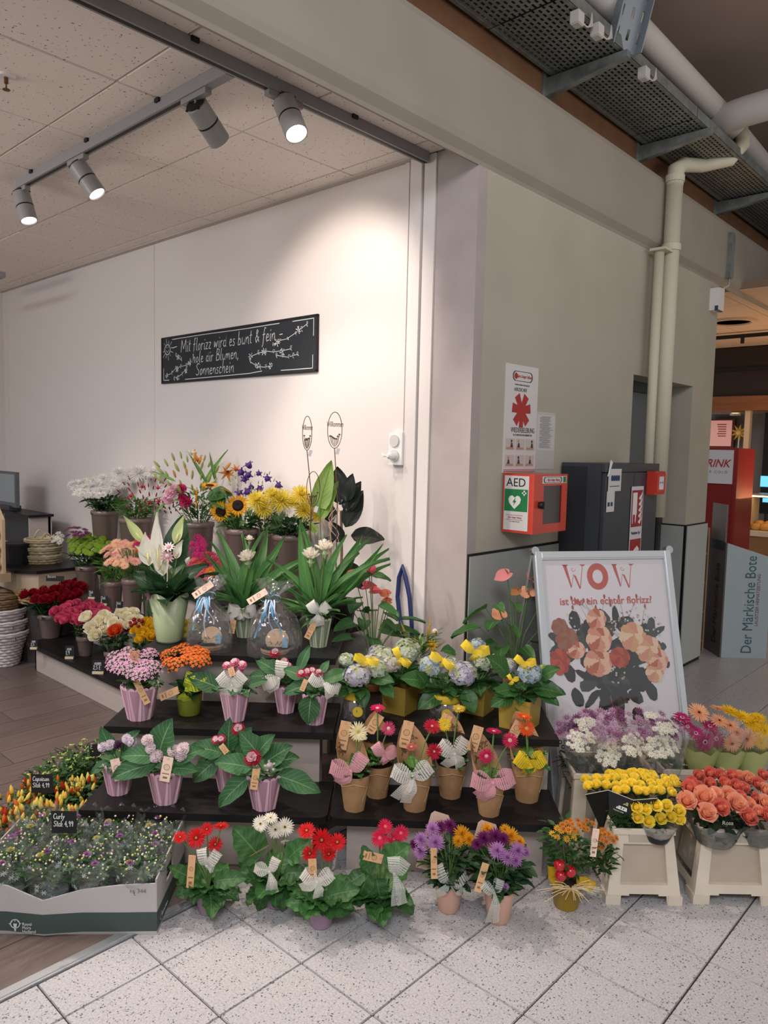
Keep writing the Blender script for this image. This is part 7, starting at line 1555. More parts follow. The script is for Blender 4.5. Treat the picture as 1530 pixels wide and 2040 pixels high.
# price cards
M_card2 = mat('price_card', '1C1C1E', rough=.6); M_clip = mat('card_clip', 'CFC2A0', rough=.5)
def card(px, py, z, w, h, lines, lab, clip=True, sz=.3, stick=0.0):
    P = at(px, py, z) if not isinstance(z, tuple) else atY(px, py, z[0]); r = root('price_card', lab, 'price card', tuple(P), group=None)
    rz = (0, 0, math.atan2(FWD.y, FWD.x) - PI / 2); z0 = stick
    build('card', MB().box((-w / 2, 0, z0), (w / 2, .0015, z0 + h)), M_card2, r, rot=rz); q = MB()
    for k, s in enumerate(lines): hand(q, s, -w * .42, -h * (.30 + .34 * k) + h + z0 - h * .05, h * sz, h * .032, .02, sp=.08)
    build('chalk_lettering', q, M_chalk, r, rot=(PI / 2, 0, rz[2]), loc=(FWD * -.0008))
    if clip: build('clip', MB().box((-w * .45, -.012, -.0), (w * .45, .012, .014)), M_clip, r, rot=rz)
    if stick: build('stick', MB().tube([(0, 0, -.06), (0, 0, z0 + .005)], .002, 6), M_black, r); build('ring', MB().tube([(.012 * math.cos(t), -.002, z0 + .016 + .012 * math.sin(t)) for t in [k * PI / 6 for k in range(13)]], .0012, 5), M_galv, r, rot=rz)
    return r
for x, y, z, w, h, L, lab in ((68, 1293, .2, .05, .07, ['Rose', '2,5'], 'black price card in front of the red roses'), (139, 1312, .2, .06, .085, ['Rose', '1,9'], 'black price card in front of the pink roses'), (196, 1342, .2, .075, .085, ['Rosen', '2,5 E'], 'black price card in front of the white roses, reading 2,5'),
                              (183, 1193, (2.4,), .05, .06, ['Stck', '1,5'], 'black price card at the foot of the green chrysanthemums'), (207, 1206, (2.38,), .05, .065, ['Stck', '2,'], 'black price card at the foot of the wispy greenery'), (238, 1216, (2.37,), .05, .06, ['Stck', '1,'], 'black price card at the foot of the peach gerberas')):
    card(x, y, z, w, h, L, lab)
card(110, 1158, (2.12,), .12, .035, ['Baccara'], 'narrow black name card stuck in the red roses', clip=False, sz=.5)
# ------------------------------------------------------------------ top shelf: peace lily, gifts, curcumas
M_pg = mat('pot_petal_green', 'A3B088', rough=.4)
r, rt, h = base(330, 1283, .70, 74, 90, 'potted_peace_lily', 'white peace lily in a tall pale green pot with petal shaped rim', taper=.66)
build('pot', MB().lathe([(0, 0), (rt * .62, 0), (rt * .66, .01), (rt * 1.0, h), (rt * .97, h), (rt * .64, .03), (0, .03)], 48, fn=lambda t, R, z: (R * (1 + (.10 * max(0, z / h - .6) if R > rt * .9 else 0)), z * (1 + (.18 * abs(math.sin(2 * t + .9)) - .06) * (1 if z > h * .9 else 0)))), M_pg, r, True)
build('soil', MB().lathe([(rt * .9, h * .8), (0, h * .82)], 16), M_soil, r); rn = random.Random(71); me = leaf('ovate', LD, -.9, .25, .05, W=.5)
leaves(r, (0, 0, h * .9), 20, me, .17, (.2, 1.25), r0=.02, rnd=rn); leaves(r, (0, 0, h * .9), 8, me, .24, (.8, 1.4), r0=.02, rnd=rn)
for p0, p1, w in (((330, 1190), (276, 1140), .9), ((340, 1180), (385, 1120), .8), ((315, 1185), (290, 1222), .9), ((345, 1190), (388, 1150), .7), ((335, 1185), (335, 1195), .9), ((350, 1130), (350, 1040), 1.0), ((330, 1180), (300, 1130), 1.2), ((340, 1180), (322, 1215), 1.2)): leafpx(r, me, p0, p1, wide=w, df0=-.02, df1=-.07)
PW = gm(g_peace, ['E4E2D4', 'CFC88A']); PGN = gm(g_peace, ['C0CC90', 'B0B878'])
for x, y, s, me2, q_, dx in ((334, 1120, 18, PGN, (-.2, .9), -.5), (370, 1120, 14, PW, (.3, .8), .6)): head(r, 'spathe', me2, x, y + s * .3, s, -.03, (q_[0] + .3, q_[1] + .2), dx, .1, stem=(0, 0, h * .8), sr=.003)
sp_ = {}
for p0, p1, w, c in (((318, 1132), (313, 1034), .42, 'EAE8DC'), ((298, 1125), (290, 1068), .9, 'E6E4D8'), ((284, 1082), (251, 1034), .55, 'C4D094'), ((352, 1082), (364, 1034), .7, 'C8D49C'), ((326, 1145), (318, 1092), .8, 'EAE8DC'), ((352, 1112), (362, 1080), .9, 'E6E4D8'), ((300, 1112), (272, 1090), .6, 'DCE0C4')):
    if c not in sp_: q = MB(); p = patch(1, .5, pf_spathe, -.2, .5, 10, 4); q.add(p[0], p[1], 0, p[2]); sp_[c] = q.mesh('spathe', mat('petal_' + c, c, rough=.5, spec=.3, subs=.25), True)
    o = leafpx(r, sp_[c], p0, p1, wide=w * 1.15, df0=-.03, df1=-.05); o.name = 'spathe'; build('flower_stem', MB().tube([(0, 0, h * .8), o.location * .5 + Vector((0, 0, h * .4)), o.location], .003, 5), M_stem, r, True)
    build('spadix', MB().tube([(0, .03, .03), (0, .2, .06), (0, .38, .05)], [.03, .04, .02], 8), mat('spadix', 'D8D09A'), o, True)
head(r, 'daisy_pick', gm(g_daisy, ['E2B0B8', 'EADCDC']), 334, 1108, 15, -.1, (1, -.1), 0, .05); head(r, 'daisy_pick', gm(g_daisy, ['ECDEDE', 'E2B0B8']), 336, 1090, 13, -.1, (.8, .8), 0, .05)
build('pick_stick', MB().tube([face(334, 1110, r.location, -.1) - r.location, face(333, 1170, r.location, -.09) - r.location], .002, 6), M_tagw, r)
head(r, 'spathe', gm(g_peace, ['6A4A52', '5A3A42']), 300, 1178, 22, -.06, (.9, -.2), 0, .1)
# cellophane gifts
def gift(px, py, wpx, hpx, neck, lab, tagp, seed):
    P = at(px, py, .70) + FWD * .05; u = mpp(P); r = root('gift_bag', lab, 'gift', tuple(P), group='cellophane wrapped gifts'); rb_ = wpx * u / 2; H = hpx * u; N = face(*neck, r.location, 0) - r.location; rn = random.Random(seed)
    q = MB(); n = 22; J = 9; V = []
    for j in range(J + 1):
        t = j / J
        for k in range(n):
            a = 2 * PI * k / n
            if t < .72: s = t / .72; rr = rb_ * (.95 + .22 * s - .45 * s * s) * (1 - s ** 4 * .88) * (1 + .16 * math.sin(4 * a + seed)); c = N * s ** 2 * 1.0
            else: s = (t - .72) / .28; rr = rb_ * (.10 + .5 * s) * (1 + .35 * math.sin(5 * a)); c = N + Vector((0, 0, .05 * s)) + RGT * .02 * s
            z = (N.z * (t / .72)) if t < .72 else N.z + s * H * .3
            V.append((c.x * (1 if t >= .72 else 1) + rr * math.cos(a) + rn.uniform(-.004, .004), c.y + rr * math.sin(a) + rn.uniform(-.004, .004), z + (rn.uniform(-.015, .015) if j == J else 0)))
    q.add(V, [(j * n + k, j * n + (k + 1) % n, (j + 1) * n + (k + 1) % n, (j + 1) * n + k) for j in range(J) for k in range(n)]); build('cellophane', q, FILM, r, True)
    build('wood_base', MB().lathe([(0, .002), (rb_ * .5, .002), (rb_ * .52, .022), (0, .022)], 20), mat('wood_light', 'BE966C', rough=.6), r)
    build('bark_edge', MB().lathe([(rb_ * .5, .004), (rb_ * .535, .012), (rb_ * .52, .022)], 20), mat('bark', '8A6E52', rough=.9), r)
    rz = math.atan2(FWD.y, FWD.x) - PI / 2
    build('half_moon', MB().tube([(0, -.004, 0), (0, .004, 0)], rb_ * .42, 24), mat('wood_disc', 'C8A684', rough=.6), r, loc=(0, .01, .05), rot=(0, 0, rz))
    build('blue_house', MB().prism([(-.012, 0), (.012, 0), (.012, .035), (0, .05), (-.012, .035)], -.008, .008), mat('house_blue', '7AA2B8', rough=.6), r, loc=RGT * rb_ * .35 + Vector((0, 0, .022)), rot=(PI / 2, 0, rz))
    foliage(r, -FWD * .03 + Vector((0, 0, .02)), 26, .05, .04, .02, .006, LD, rnd=rn, name='moss'); RBL = mat('ribbon_blue', '5FA6CC', rough=.35); RWH = mat('ribbon_white', 'D8DCE2', rough=.35); Rlb = mat('ribbon_pale', 'A6BCDC', rough=.35)
    for k in range(9):
        m = (RBL, RWH, Rlb)[k % 3]; q = MB(); x0 = rn.uniform(-.06, .055); L = rn.uniform(.06, H * .72); pts, sd = [], []
        for i in range(9): t = i / 8; pts.append(N - FWD * (.02 + .035 * math.sin(PI * min(1, t * 1.2)) + .02) + RGT * (x0 * t ** .6 + .008 * math.sin(5 * t + k)) - UP * (L * t - .02 * math.sin(PI * min(1, t * 3)))); sd.append(RGT + FWD * .4 * math.sin(4 * t + k))
        strip(q, pts, sd, .006 if k % 3 else .008); build('ribbon', q, m, r, True)
    for s in (-1, 1):
        for m, L in ((Rlb, .045), (RBL, .034)):
            q = MB(); pts = [N - FWD * .03 + RGT * s * (L * .5 * (1 - math.cos(2 * PI * i / 12))) + UP * (.016 * math.sin(2 * PI * i / 12) + .008) for i in range(13)]; strip(q, pts, [FWD + UP * .2] * 13, .006); build('ribbon_loop', q, m, r, True)
    plant_tag(r, tagp[0], tagp[1], 13, df=-.06, m=M_tagw)
gift(413, 1297, 96, 115, (413, 1187), 'cellophane gift with blue and white ribbons beside the green pot', ((423, 1162), (385, 1188)), 1)
gift(545, 1305, 110, 115, (541, 1193), 'wider cellophane gift with blue and white ribbons, nearer the sage pot', ((531, 1177), (494, 1200)), 2)
yb = root('yellow_blooms', 'small yellow blooms lying behind the first gift bag', 'flowers', tuple(at(378, 1285, .70) + FWD * .14)); cloud(yb, 'flower', YSP, 378, 1252, 18, 9, 5, 13, .03, (.8, .5), 31); foliage(yb, (0, 0, .0), 24, .05, .05, .04, .02, LG, rnd=random.Random(4))
CW = gm(g_curcuma, ['EFEADC', 'C4D0A0'])
def curc(px, py, w, hp, lab, fl_, fan, bw, tg, seed, df=0):
    r, rt, h = base(px, py, .70, w, hp, 'potted_curcuma', lab, group='potted white curcumas'); r.location += FWD * df; slat_pot(r, rt, h, PKs, PKsi); rn = random.Random(seed); me = leaf('lance', LC, -.75, .5, .02, W=.15); c = (px, py - hp - 4)
    for x, y in fan: leafpx(r, me, (c[0] + (x - c[0]) * rn.uniform(.0, .12), c[1] + (y - c[1]) * .2 * rn.random()), (x, y), wide=rn.uniform(.85, 1.35), df0=0, df1=rn.uniform(-.12, .12), roll=rn.uniform(-.8, .8))
    leaves(r, (0, 0, h), 34, me, .2, (.5, 1.4), r0=.015, rnd=rn, wide=1.05)
    leaves(r, (0, 0, h), 10, me, .12, (.0, .8), r0=.015, rnd=rn, wide=1.5)
    for x, y, s in fl_: head(r, 'flower', CW, x, y + s * .5, s, -.06, (.2, 1), 0, .12, stem=(0, 0, h), sr=.005)
    if bw: bow(r, *bw[:3], N_or, df=-rt * 1.2, **bw[3])
    if tg: plant_tag(r, tg[0], tg[1], 12, df=-rt * 1.3)
curc(480, 1278, 50, 52, 'white flowering curcuma in a pale pot between the gift bags', [(494, 1106, 21), (497, 1072, 10)], [(448, 1085), (462, 1060), (480, 1075), (510, 1065), (527, 1078), (545, 1066), (560, 1082), (585, 1090), (583, 1120), (578, 1150), (440, 1110), (436, 1135), (452, 1120), (500, 1120), (520, 1110), (540, 1120), (430, 1160), (560, 1140), (470, 1120), (555, 1110), (590, 1135)], (482, 1220, 58, dict(a1=.2, a2=.15, t1=-2.6, t2=-.6, tl=.5, w=.9, seed=21)), ((465, 1235), (461, 1262)), 81, .06)
curc(633, 1291, 54, 56, 'white flowering curcuma in a sage slatted pot at the end of the top shelf', [(619, 1102, 22), (647, 1086, 21)], [(730, 1066), (705, 1075), (690, 1062), (748, 1110), (740, 1092), (720, 1120), (757, 1105), (582, 1072), (598, 1105), (590, 1140), (605, 1085), (566, 1190), (580, 1170), (640, 1110), (660, 1085), (675, 1100), (655, 1180), (700, 1130), (690, 1150), (585, 1240), (625, 1055), (645, 1130), (600, 1160), (670, 1150), (720, 1090), (570, 1110)], (634, 1222, 56, dict(a1=.9, a2=.7, t1=-1.9, t2=-1.3, tl=.9, w=.8, seed=22)), ((628, 1238), (611, 1272)), 82)
# rubber plant and caladium with welcome stakes in one planter
P = atY(672, 1130, 2.62); r = root('rubber_plant', 'dark leaved rubber plant with a round glossy leaf against the white wall', 'plant', (P.x, 2.64, .66)); round_pot(r, .085, .16, M_black, .8); me = leaf('ovate', LR, -.5, .25, .03, W=.62)
build('trunk', MB().tube([(0, 0, .14), (.01, 0, .4), (.0, 0, .62)], .007, 8), mat('bark', '8A6E52'), r)
for p0, p1, w in (((676, 1005), (676, 938), 1.0), ((690, 1000), (698, 950), .9), ((690, 1020), (711, 965), .9), ((700, 1070), (758, 1066), 1.25), ((690, 1050), (716, 985), .8), ((660, 1040), (650, 1000), 1.1), ((668, 1070), (640, 1090), 1), ((680, 1080), (665, 1045), 1), ((690, 1120), (720, 1170), .9)): leafpx(r, me, p0, p1, wide=w, df0=-.02, df1=-.04, roll=R_.uniform(-.4, .4))
build('bamboo_stake', MB().tube([face(657, 1130, r.location, -.03) - r.location, face(663, 972, r.location, -.03) - r.location], .006, 8), mat('bamboo', 'A88A68'), r)
q = MB()
for s in (0, 1.4): q.tube([face(665 + 10 * math.sin(i * .8 + s), 1000 + i * 8, r.location, -.12) - r.location for i in range(12)], .0018, 5)
build('curly_ribbon', q, mat('ribbon_rose', 'C8A8A0', rough=.4), r, True)
r = root('caladium', 'bright lime caladium with one speckled upright leaf beside the rubber plant', 'plant', tuple(atY(645, 1130, 2.52).xy) + (.66,)); round_pot(r, .06, .12, M_black, .8); LCa = leafmat('leaf_caladium', '84A446', '55782E', var=.1); me = leaf('heart', LCa, -.3, .2, .04, W=.6)
leafpx(r, me, (636, 1012), (656, 926), wide=.72, df1=.02); leafpx(r, me, (640, 1030), (668, 965), wide=.6); build('leaf_stem', MB().tube([(0, 0, .1), face(637, 1008, r.location, 0) - r.location], .003, 6), M_stem, r); leafpx(r, me, (630, 1060), (616, 1040), wide=.9)
M_rust = mat('rusted_iron', '5E4434', rough=.7, metal=.3)
def stake(cx, cy, rx, ry, foot, lab, word, loc, petals=True):
    r = root('garden_stake', lab, 'garden stake', tuple(loc)); c = face(cx, cy, loc, 0) - r.location; u = mpp(loc); q = MB(); n = 36
    ex = RGT * rx * u; ez = UP * ry * u; build('wire_ring', MB().tube([c + ex * math.cos(2 * PI * k / n) + ez * math.sin(2 * PI * k / n) for k in range(n + 1)], .0018, 6, cap=False), M_rust, r, True)
    f = face(*foot, loc, 0) - r.location; f.z = min(f.z, 0); build('rod', MB().tube([c - ez, face(*foot, loc, 0) - r.location, Vector((f.x, f.y, 0))], .0024, 6), M_rust, r, True)
    rz = math.atan2(FWD.y, FWD.x) - PI / 2; rn = random.Random(int(cx))
    if word: text('Willkommen', .42 * ry * u, M_rust, r, tuple(c + ez * .32), (PI / 2, 0, rz), sx=rx / ry * 1.05, bold=.012, ex=.001, shear=.2)
    q = MB()
    for k in range(7): t = (k - 3) / 3.5; b0 = c - ez * (.92 - .25 * t * t) + ex * t * .5; tp = b0 + ez * rn.uniform(.35, .6) + ex * t * .25; q.tube([b0, tp], .0014, 5); q.tube([tp - ex * .12, tp + ez * .06, tp + ex * .12], .003, 5)
    build('iron_flowers', q, M_rust, r, kind='stuff'); build('price_slip', MB().box((.004, -.001, 0), (.02, 0, .03)), M_paper, r, loc=c - ez * 1.3, rot=(.1, .3, rz))
lp = Vector(atY(640, 1130, 2.42)); lp.z = .70
stake(612, 863, 9, 33, (620, 985), 'rusty iron welcome stake with narrow oval ring, left of the pair', True, lp)
stake(667, 857, 14, 35, (672, 990), 'rusty iron welcome stake with wider oval ring, right of the pair', True, lp + RGT * .06)
stake(624, 974, 13, 34, (616, 1060), 'lower iron oval stake with flowers and a ball in front of the yellow chrysanthemums', False, lp - RGT * .04)

# ------------------------------------------------------------------ bunches in the cream buckets at the right
def bunch(name, lab, par, cat='cut flowers', grp=None): return root(name, lab, cat, tuple(Vector(par.location) + n3 * .13 + Vector((0, 0, .08))), group=grp)
r = bunch('mauve_chrysanthemums', 'mauve and purple button chrysanthemums with white asters, wrapped in clear film', pb3)
MU = [gm(g_bicolor, ['A06C90', '7E4470', 'A87A9C']), gm(g_bicolor, ['C4A0B8', '94587E', 'D4B8CC']), gm(g_bicolor, ['82506E', '6A3A60', '8E6480']), gm(g_bicolor, ['D0B0C4', 'A06E94', 'DCC4D4'])]; WA = gm(g_daisy, ['E8E6DE', 'D8D4A0'])
foliage(r, (0, 0, .1), 260, .17, .16, .06, .02, LD, pf_lobed, rnd=random.Random(91)); cloud(r, 'flower', MU, 1235, 1448, 126, 36, 100, 10.5, .10, (.5, .9), 41)
for i, (cx_, cy_, rx_, ry_, n_) in enumerate(((1157, 1473, 27, 22, 26), (1213, 1502, 24, 24, 26), (1263, 1484, 22, 22, 22), (1318, 1487, 35, 22, 30), (1166, 1440, 20, 8, 12), (1326, 1450, 24, 10, 16), (1300, 1424, 12, 4, 6))): cloud(r, 'aster', WA, cx_, cy_, rx_, ry_, n_, 6.5, .05, (.6, .8), 50 + i, df0=-.14 if cy_ > 1460 else -.05)
for i, x in enumerate((1160, 1215, 1275, 1330)):
    c = face(x, 1500, r.location, -.07) - r.location; cone_film(r, .035, .085, -.02, .22, FILM, 'film_sleeve', 18, .012, (c.x, c.y, c.z - .12), .08, i)
r = bunch('wrapped_gerberas', 'magenta, peach and yellow gerberas wrapped in film and pale green paper', pb4)
foliage(r, (0, 0, .12), 70, .14, .12, .07, .03, LG, pf_lobed, rnd=random.Random(92)); MG = gc('B8246C', 'E8B0C8', '3A1020'); PE = gc('E8B088', 'D88A60', '3A2018'); YG = gc('E8C020', 'E0B818', 'B89018')
for x, y, s, m, t in ((1359, 1430, 19, MG, (.4, .9)), (1414, 1447, 18, MG, (.5, .9)), (1386, 1461, 19, MG, (.6, .8)), (1404, 1478, 21, MG, (1, .2)), (1427, 1472, 18, MG, (.8, .4)), (1392, 1420, 23, PE, (.7, .6)), (1433, 1436, 19, PE, (.6, .8)), (1455, 1446, 17, PE, (.5, .8)), (1458, 1481, 19, PE, (1, .2)), (1487, 1472, 22, PE, (.9, .3)), (1430, 1412, 17, PE, (.1, 1)), (1455, 1417, 22, YG, (.3, 1)), (1480, 1428, 20, YG, (.4, .9)), (1499, 1441, 19, YG, (.6, .7)), (1522, 1456, 20, YG, (.8, .5)), (1502, 1464, 17, YG, (.6, .6)), (1510, 1430, 18, YG, (.3, 1)), (1516, 1480, 16, YG, (.6, .6)), (1370, 1448, 15, MG, (.4, .9)), (1468, 1462, 16, PE, (.7, .6))): head(r, 'gerbera_flower', m, x, y, s, -.02 - (y - 1440) * .0012, t)
M_wg = mat('wrap_green', 'A8B070', rough=.5)
for i, x in enumerate((1395, 1445, 1495)):
    c = face(x, 1510, r.location, -.03) - r.location; cone_film(r, .03, .075, -.06, .07, M_wg, 'paper_wrap', 16, .006, (c.x, c.y, c.z - .02), .10, i); cone_film(r, .05, .09, 0, .12, FILM, 'film_sleeve', 18, .012, (c.x, c.y, c.z + .02), .08, i)
YR = ['FFF068', 'FFE858', '5A7A34']
r = bunch('yellow_rose_bunch', 'large bunch of yellow roses in a black printed sleeve, front bucket', pb1, grp='bunches of yellow roses'); rn = random.Random(93)
foliage(r, (0, 0, .08), 120, .13, .16, .05, .03, LD, pf_ovate, rnd=rn)
for j, (y, n_, x0, x1) in enumerate(((1548, 11, 1210, 1300), (1556, 10, 1160, 1345), (1568, 11, 1165, 1352), (1580, 7, 1222, 1340))):
    for k in range(n_): x = x0 + (x1 - x0) * (k + .5) / n_ + rn.uniform(-3, 3); head(r, 'rose', gm(g_rose, YR, open_=.5, seed=1 + k % 2), x, y + rn.uniform(-3, 3), 14, .10 - j * .035, (.45, .9), (x - 1255) * .004, .12, 1.15)
M_sl = mat('sleeve_black', '1A1C1C', rough=.35)
P0, P1, P2, P3 = [face(*p, r.location, d) - r.location for p, d in (((1166, 1583), -.02), ((1212, 1574), -.10), ((1262, 1594), -.12), ((1310, 1590), -.12))]
B0, B1, B2, B3 = [face(*p, r.location, d) - r.location for p, d in (((1200, 1660), -.0), ((1214, 1612), -.10), ((1262, 1625), -.11), ((1310, 1618), -.11))]
q = MB().add([P0, P1, P2, P3, B0, B1, B2, B3, P0 + FWD * .002, P1 + FWD * .002, P2 + FWD * .002, P3 + FWD * .002], [(4, 5, 1, 0), (5, 6, 2, 1), (6, 7, 3, 2), (8, 9, 1, 0), (9, 10, 2, 1), (10, 11, 3, 2)]); build('black_sleeve', q, M_sl, r)
q = MB()
for a, b in ((P0, P1), (P1, P2), (P2, P3)): q.tube([a, b], .0012, 5)
build('sleeve_edge', q, mat('sleeve_line', 'C8C8B8', rough=.5), r)
e1 = (P2 - P1).normalized(); up1 = (P1 - B1); up1 = (up1 - e1 * up1.dot(e1)).normalized(); nn1 = e1.cross(up1); qq = Matrix([[e1.x, up1.x, nn1.x], [e1.y, up1.y, nn1.y], [e1.z, up1.z, nn1.z]]).to_quaternion(); C0 = (P1 + P2 + B1 + B2) / 4 + nn1 * .002
text('Rosa', .024, mat('sleeve_text_gold', 'C8B878', rough=.5), r, tuple(C0 + up1 * .009), qq.to_euler(), bold=.02); text('Plaza', .026, mat('sleeve_text', 'E8E8E0', rough=.5), r, tuple(C0 - up1 * .012), qq.to_euler(), bold=.03); text('Premium roses', .006, mat('sleeve_text', 'E8E8E0'), r, tuple(C0 - up1 * .028), qq.to_euler())
q = MB()
for k in range(120):
    x = rn.uniform(1212, 1262); y = rn.uniform(1616, 1652); P = face(x, y, r.location, -.08) - r.location; a = rn.uniform(0, 6); q.tube([P, P + RGT * .008 * math.cos(a) + UP * .008 * math.sin(a), P + RGT * .012 * math.cos(a + .8) + UP * .012 * math.sin(a + .8)], .0012, 4, cap=False)
build('wrapped_stems', q, LF, r, kind='stuff')
r = bunch('yellow_rose_bunch', 'small bunch of ten open yellow roses, lower right of the black sleeve', pb1, grp='bunches of yellow roses')
for x, y in ((1266, 1607), (1284, 1610), (1305, 1604), (1326, 1604), (1350, 1614), (1268, 1628), (1290, 1635), (1313, 1630), (1333, 1627), (1350, 1630)): head(r, 'rose', gm(g_rose, YR, open_=.8, seed=1 + x % 2), x, y + 3, 15, -.11, (.8, .65), 0, .12, 1.1)
foliage(r, face(1308, 1645, r.location, -.08) - r.location, 26, .045, .05, .03, .02, LD, pf_ovate, rnd=rn); c = face(1310, 1655, r.location, -.09) - r.location; cone_film(r, .035, .07, -.03, .04, clearfilm('sleeve_smoky', 'A0A098', gloss=.2, haze=.3), 'film_sleeve', 20, .004, c, .06, 3); cone_film(r, .036, .05, -.035, -.005, M_sl, 'sleeve_foot', 20, 0, c, .03, 3)
r = bunch('coral_rose_bunch', 'bunch of coral peach roses in dark printed film, front bucket at the right edge', pb2, grp='bunches of coral roses'); CR = [['F4B494', 'F6B890', '4E6A3A'], ['E27E6C', 'F09C7C', '4E6A3A']]
foliage(r, (0, 0, .10), 120, .15, .16, .06, .035, LD, pf_ovate, rnd=rn)
for k, (x, y, s, c_) in enumerate(((1372, 1569, 19, 1), (1390, 1568, 17, 1), (1412, 1560, 16, 1), (1366, 1595, 22, 0), (1402, 1588, 25, 0), (1422, 1584, 19, 0), (1404, 1620, 23, 0), (1431, 1607, 20, 1), (1447, 1584, 20, 0), (1462, 1602, 24, 0), (1394, 1605, 16, 1), (1440, 1562, 18, 1), (1412, 1540, 18, 1), (1432, 1545, 17, 1), (1390, 1545, 16, 1), (1455, 1545, 17, 1), (1462, 1565, 18, 1), (1375, 1555, 15, 1), (1470, 1585, 16, 1))): head(r, 'rose', gm(g_rose, CR[c_], open_=1.0 if s > 18 else .6, seed=1 + k % 2), x, y + 4, s, -.02 - (y - 1560) * .0022, (.7, .75), (x - 1420) * .004, .12, 1.05)
M_sd = clearfilm('sleeve_dark', '3A4642', gloss=.25, haze=.55); c = face(1425, 1650, r.location, -.09) - r.location; cone_film(r, .06, .10, -.05, .035, M_sd, 'dark_sleeve', 22, .006, c, .08, 5)
text('Rosa', .02, mat('sleeve_text_dim', 'A8ACA4', rough=.5), r, tuple(face(1450, 1640, r.location, -.20) - r.location), (PI / 2, 0, math.atan2(FWD.y, FWD.x) - PI / 2))
r = bunch('coral_rose_bunch', 'second bunch of coral roses cut off by the right edge of the photo', pb2, grp='bunches of coral roses')
for k, (x, y, s) in enumerate(((1485, 1550, 18), (1505, 1562, 18), (1522, 1575, 18), (1478, 1570, 15), (1488, 1600, 16), (1500, 1590, 16), (1520, 1600, 20), (1485, 1628, 22), (1505, 1618, 18), (1525, 1625, 20), (1470, 1545, 14), (1515, 1545, 16), (1540, 1560, 18), (1545, 1600, 18))): head(r, 'rose', gm(g_rose, CR[k % 2], open_=.9, seed=1 + k % 2), x, y + 4, s, -.0 - (y - 1560) * .0022, (.7, .75), .2, .12, 1.05)
c = face(1505, 1650, r.location, -.07) - r.location; cone_film(r, .05, .08, -.05, .03, M_sd, 'dark_sleeve', 22, .006, c, .08, 6)

# ------------------------------------------------------------------ trays at the lower left
tc = Vector((-2.088, 1.218, 0)); te = Vector((-.72, -.694, 0)); tn = Vector((-.694, .72, 0)); tr = root('cardboard_tray', 'grey white cardboard plant tray with dark green band, bottom left', 'tray', tuple(tc), math.atan2(-te.y, -te.x))
TL_, TD, TH = .60, .37, .115; M_cb = mat('card_grey', 'B4B0AE', rough=.7, noise=(3, 'AAA6A4', .3, .7)); M_cg = mat('card_green', '3E4C48', rough=.6)
def wallp(mb, pts, t, zb=0, dip=None):
    pass
q = MB(); X = [0, -.12, -.24, -.36, -.48, -TL_]; tops = [.175, .17, .155, .125, .165, .18]; yb_ = [0, -.004, -.006, -.02, -.004, 0]
for i in range(5):
    for z0_, z1a, z1b, mi in ((.0, .012, .012, 0), (.012, .078, .078, 1), (.078, tops[i], tops[i + 1], 0)):
        q.add([(X[i], yb_[i] if z0_ else yb_[i] * .3, z0_), (X[i + 1], yb_[i + 1] if z0_ else yb_[i + 1] * .3, z0_), (X[i + 1], yb_[i + 1], z1b), (X[i], yb_[i], z1a)], [(0, 1, 2, 3)], mi)
    q.add([(X[i], yb_[i] + .005, .004), (X[i + 1], yb_[i + 1] + .005, .004), (X[i + 1], yb_[i + 1] + .005, tops[i + 1]), (X[i], yb_[i] + .005, tops[i]), (X[i + 1], yb_[i + 1], tops[i + 1]), (X[i], yb_[i], tops[i])], [(3, 2, 1, 0), (2, 3, 5, 4)])
build('front_wall', q, [M_cb, M_cg], tr)
sdw = MB()
for x in (0, -TL_):
    s = .005 if x else -.005
    for a, b, z0_, z1_, mi in ((0, TD, 0, .012, 0), (0, TD, .012, .078, 1), (0, .12, .078, .19, 0), (.20, TD, .078, .21, 0), (.12, .20, .078, .11, 0), (.12, .20, .16, .2, 0)):
        sdw.box((min(x, x + s), a, z0_), (max(x, x + s), b, z1_), mi)
build('side_wall', sdw, [M_cb, M_cg], tr); build('rear_wall', MB().box((-TL_, TD - .005, 0), (0, TD, .12)), M_cb, tr); build('tray_bottom', MB().box((-TL_, 0, .002), (0, TD, .006)), M_cb, tr)
text('Fc 344', .02, M_txt, tr, (-.06, -.0035, .15), RY); lg = MB(); cxl = -.45
for k in range(18):
    a, b = 2 * PI * k / 18, 2 * PI * (k + 1) / 18; lg.add([(cxl + R0 * math.cos(t), -.0175, .045 + R0 * math.sin(t)) for t, R0 in ((a, .016), (b, .016), (b, .013), (a, .013))], [(0, 1, 2, 3)])
for k in range(5): t = .5 + k * .5; lg.add([(cxl + .019 * math.cos(t), -.0175, .034 + .019 * math.sin(t)), (cxl + .019 * math.cos(t + .2), -.0175, .034 + .019 * math.sin(t + .2)), (cxl + .025 * math.cos(t + .1), -.0175, .034 + .025 * math.sin(t + .1))], [(0, 1, 2)])
lg.add([(cxl - .002, -.0175, .02), (cxl + .002, -.0175, .02), (cxl + .006, -.0175, .046), (cxl - .006, -.0175, .046)], [(0, 1, 2, 3)]); build('tulip_logo', lg, M_lett, tr)
for i, s in enumerate(('Royal', 'Flora', 'Holland')): text(s, .014, M_lett, tr, (cxl + .024, -.0215, .046 - i * .0125), RY, ax='LEFT')
lg2 = MB()
for k in range(14):
    a, b = 2 * PI * k / 14, 2 * PI * (k + 1) / 14; lg2.add([(.0008, .05 + R0 * math.cos(t), .034 + R0 * math.sin(t)) for t, R0 in ((a, .014), (b, .014), (b, .0115), (a, .0115))], [(0, 1, 2, 3)])
build('tulip_logo', lg2, M_lett, tr)
text('Royal Flora Holland', .009, M_lett, tr, (.001, .09, .034), RX)
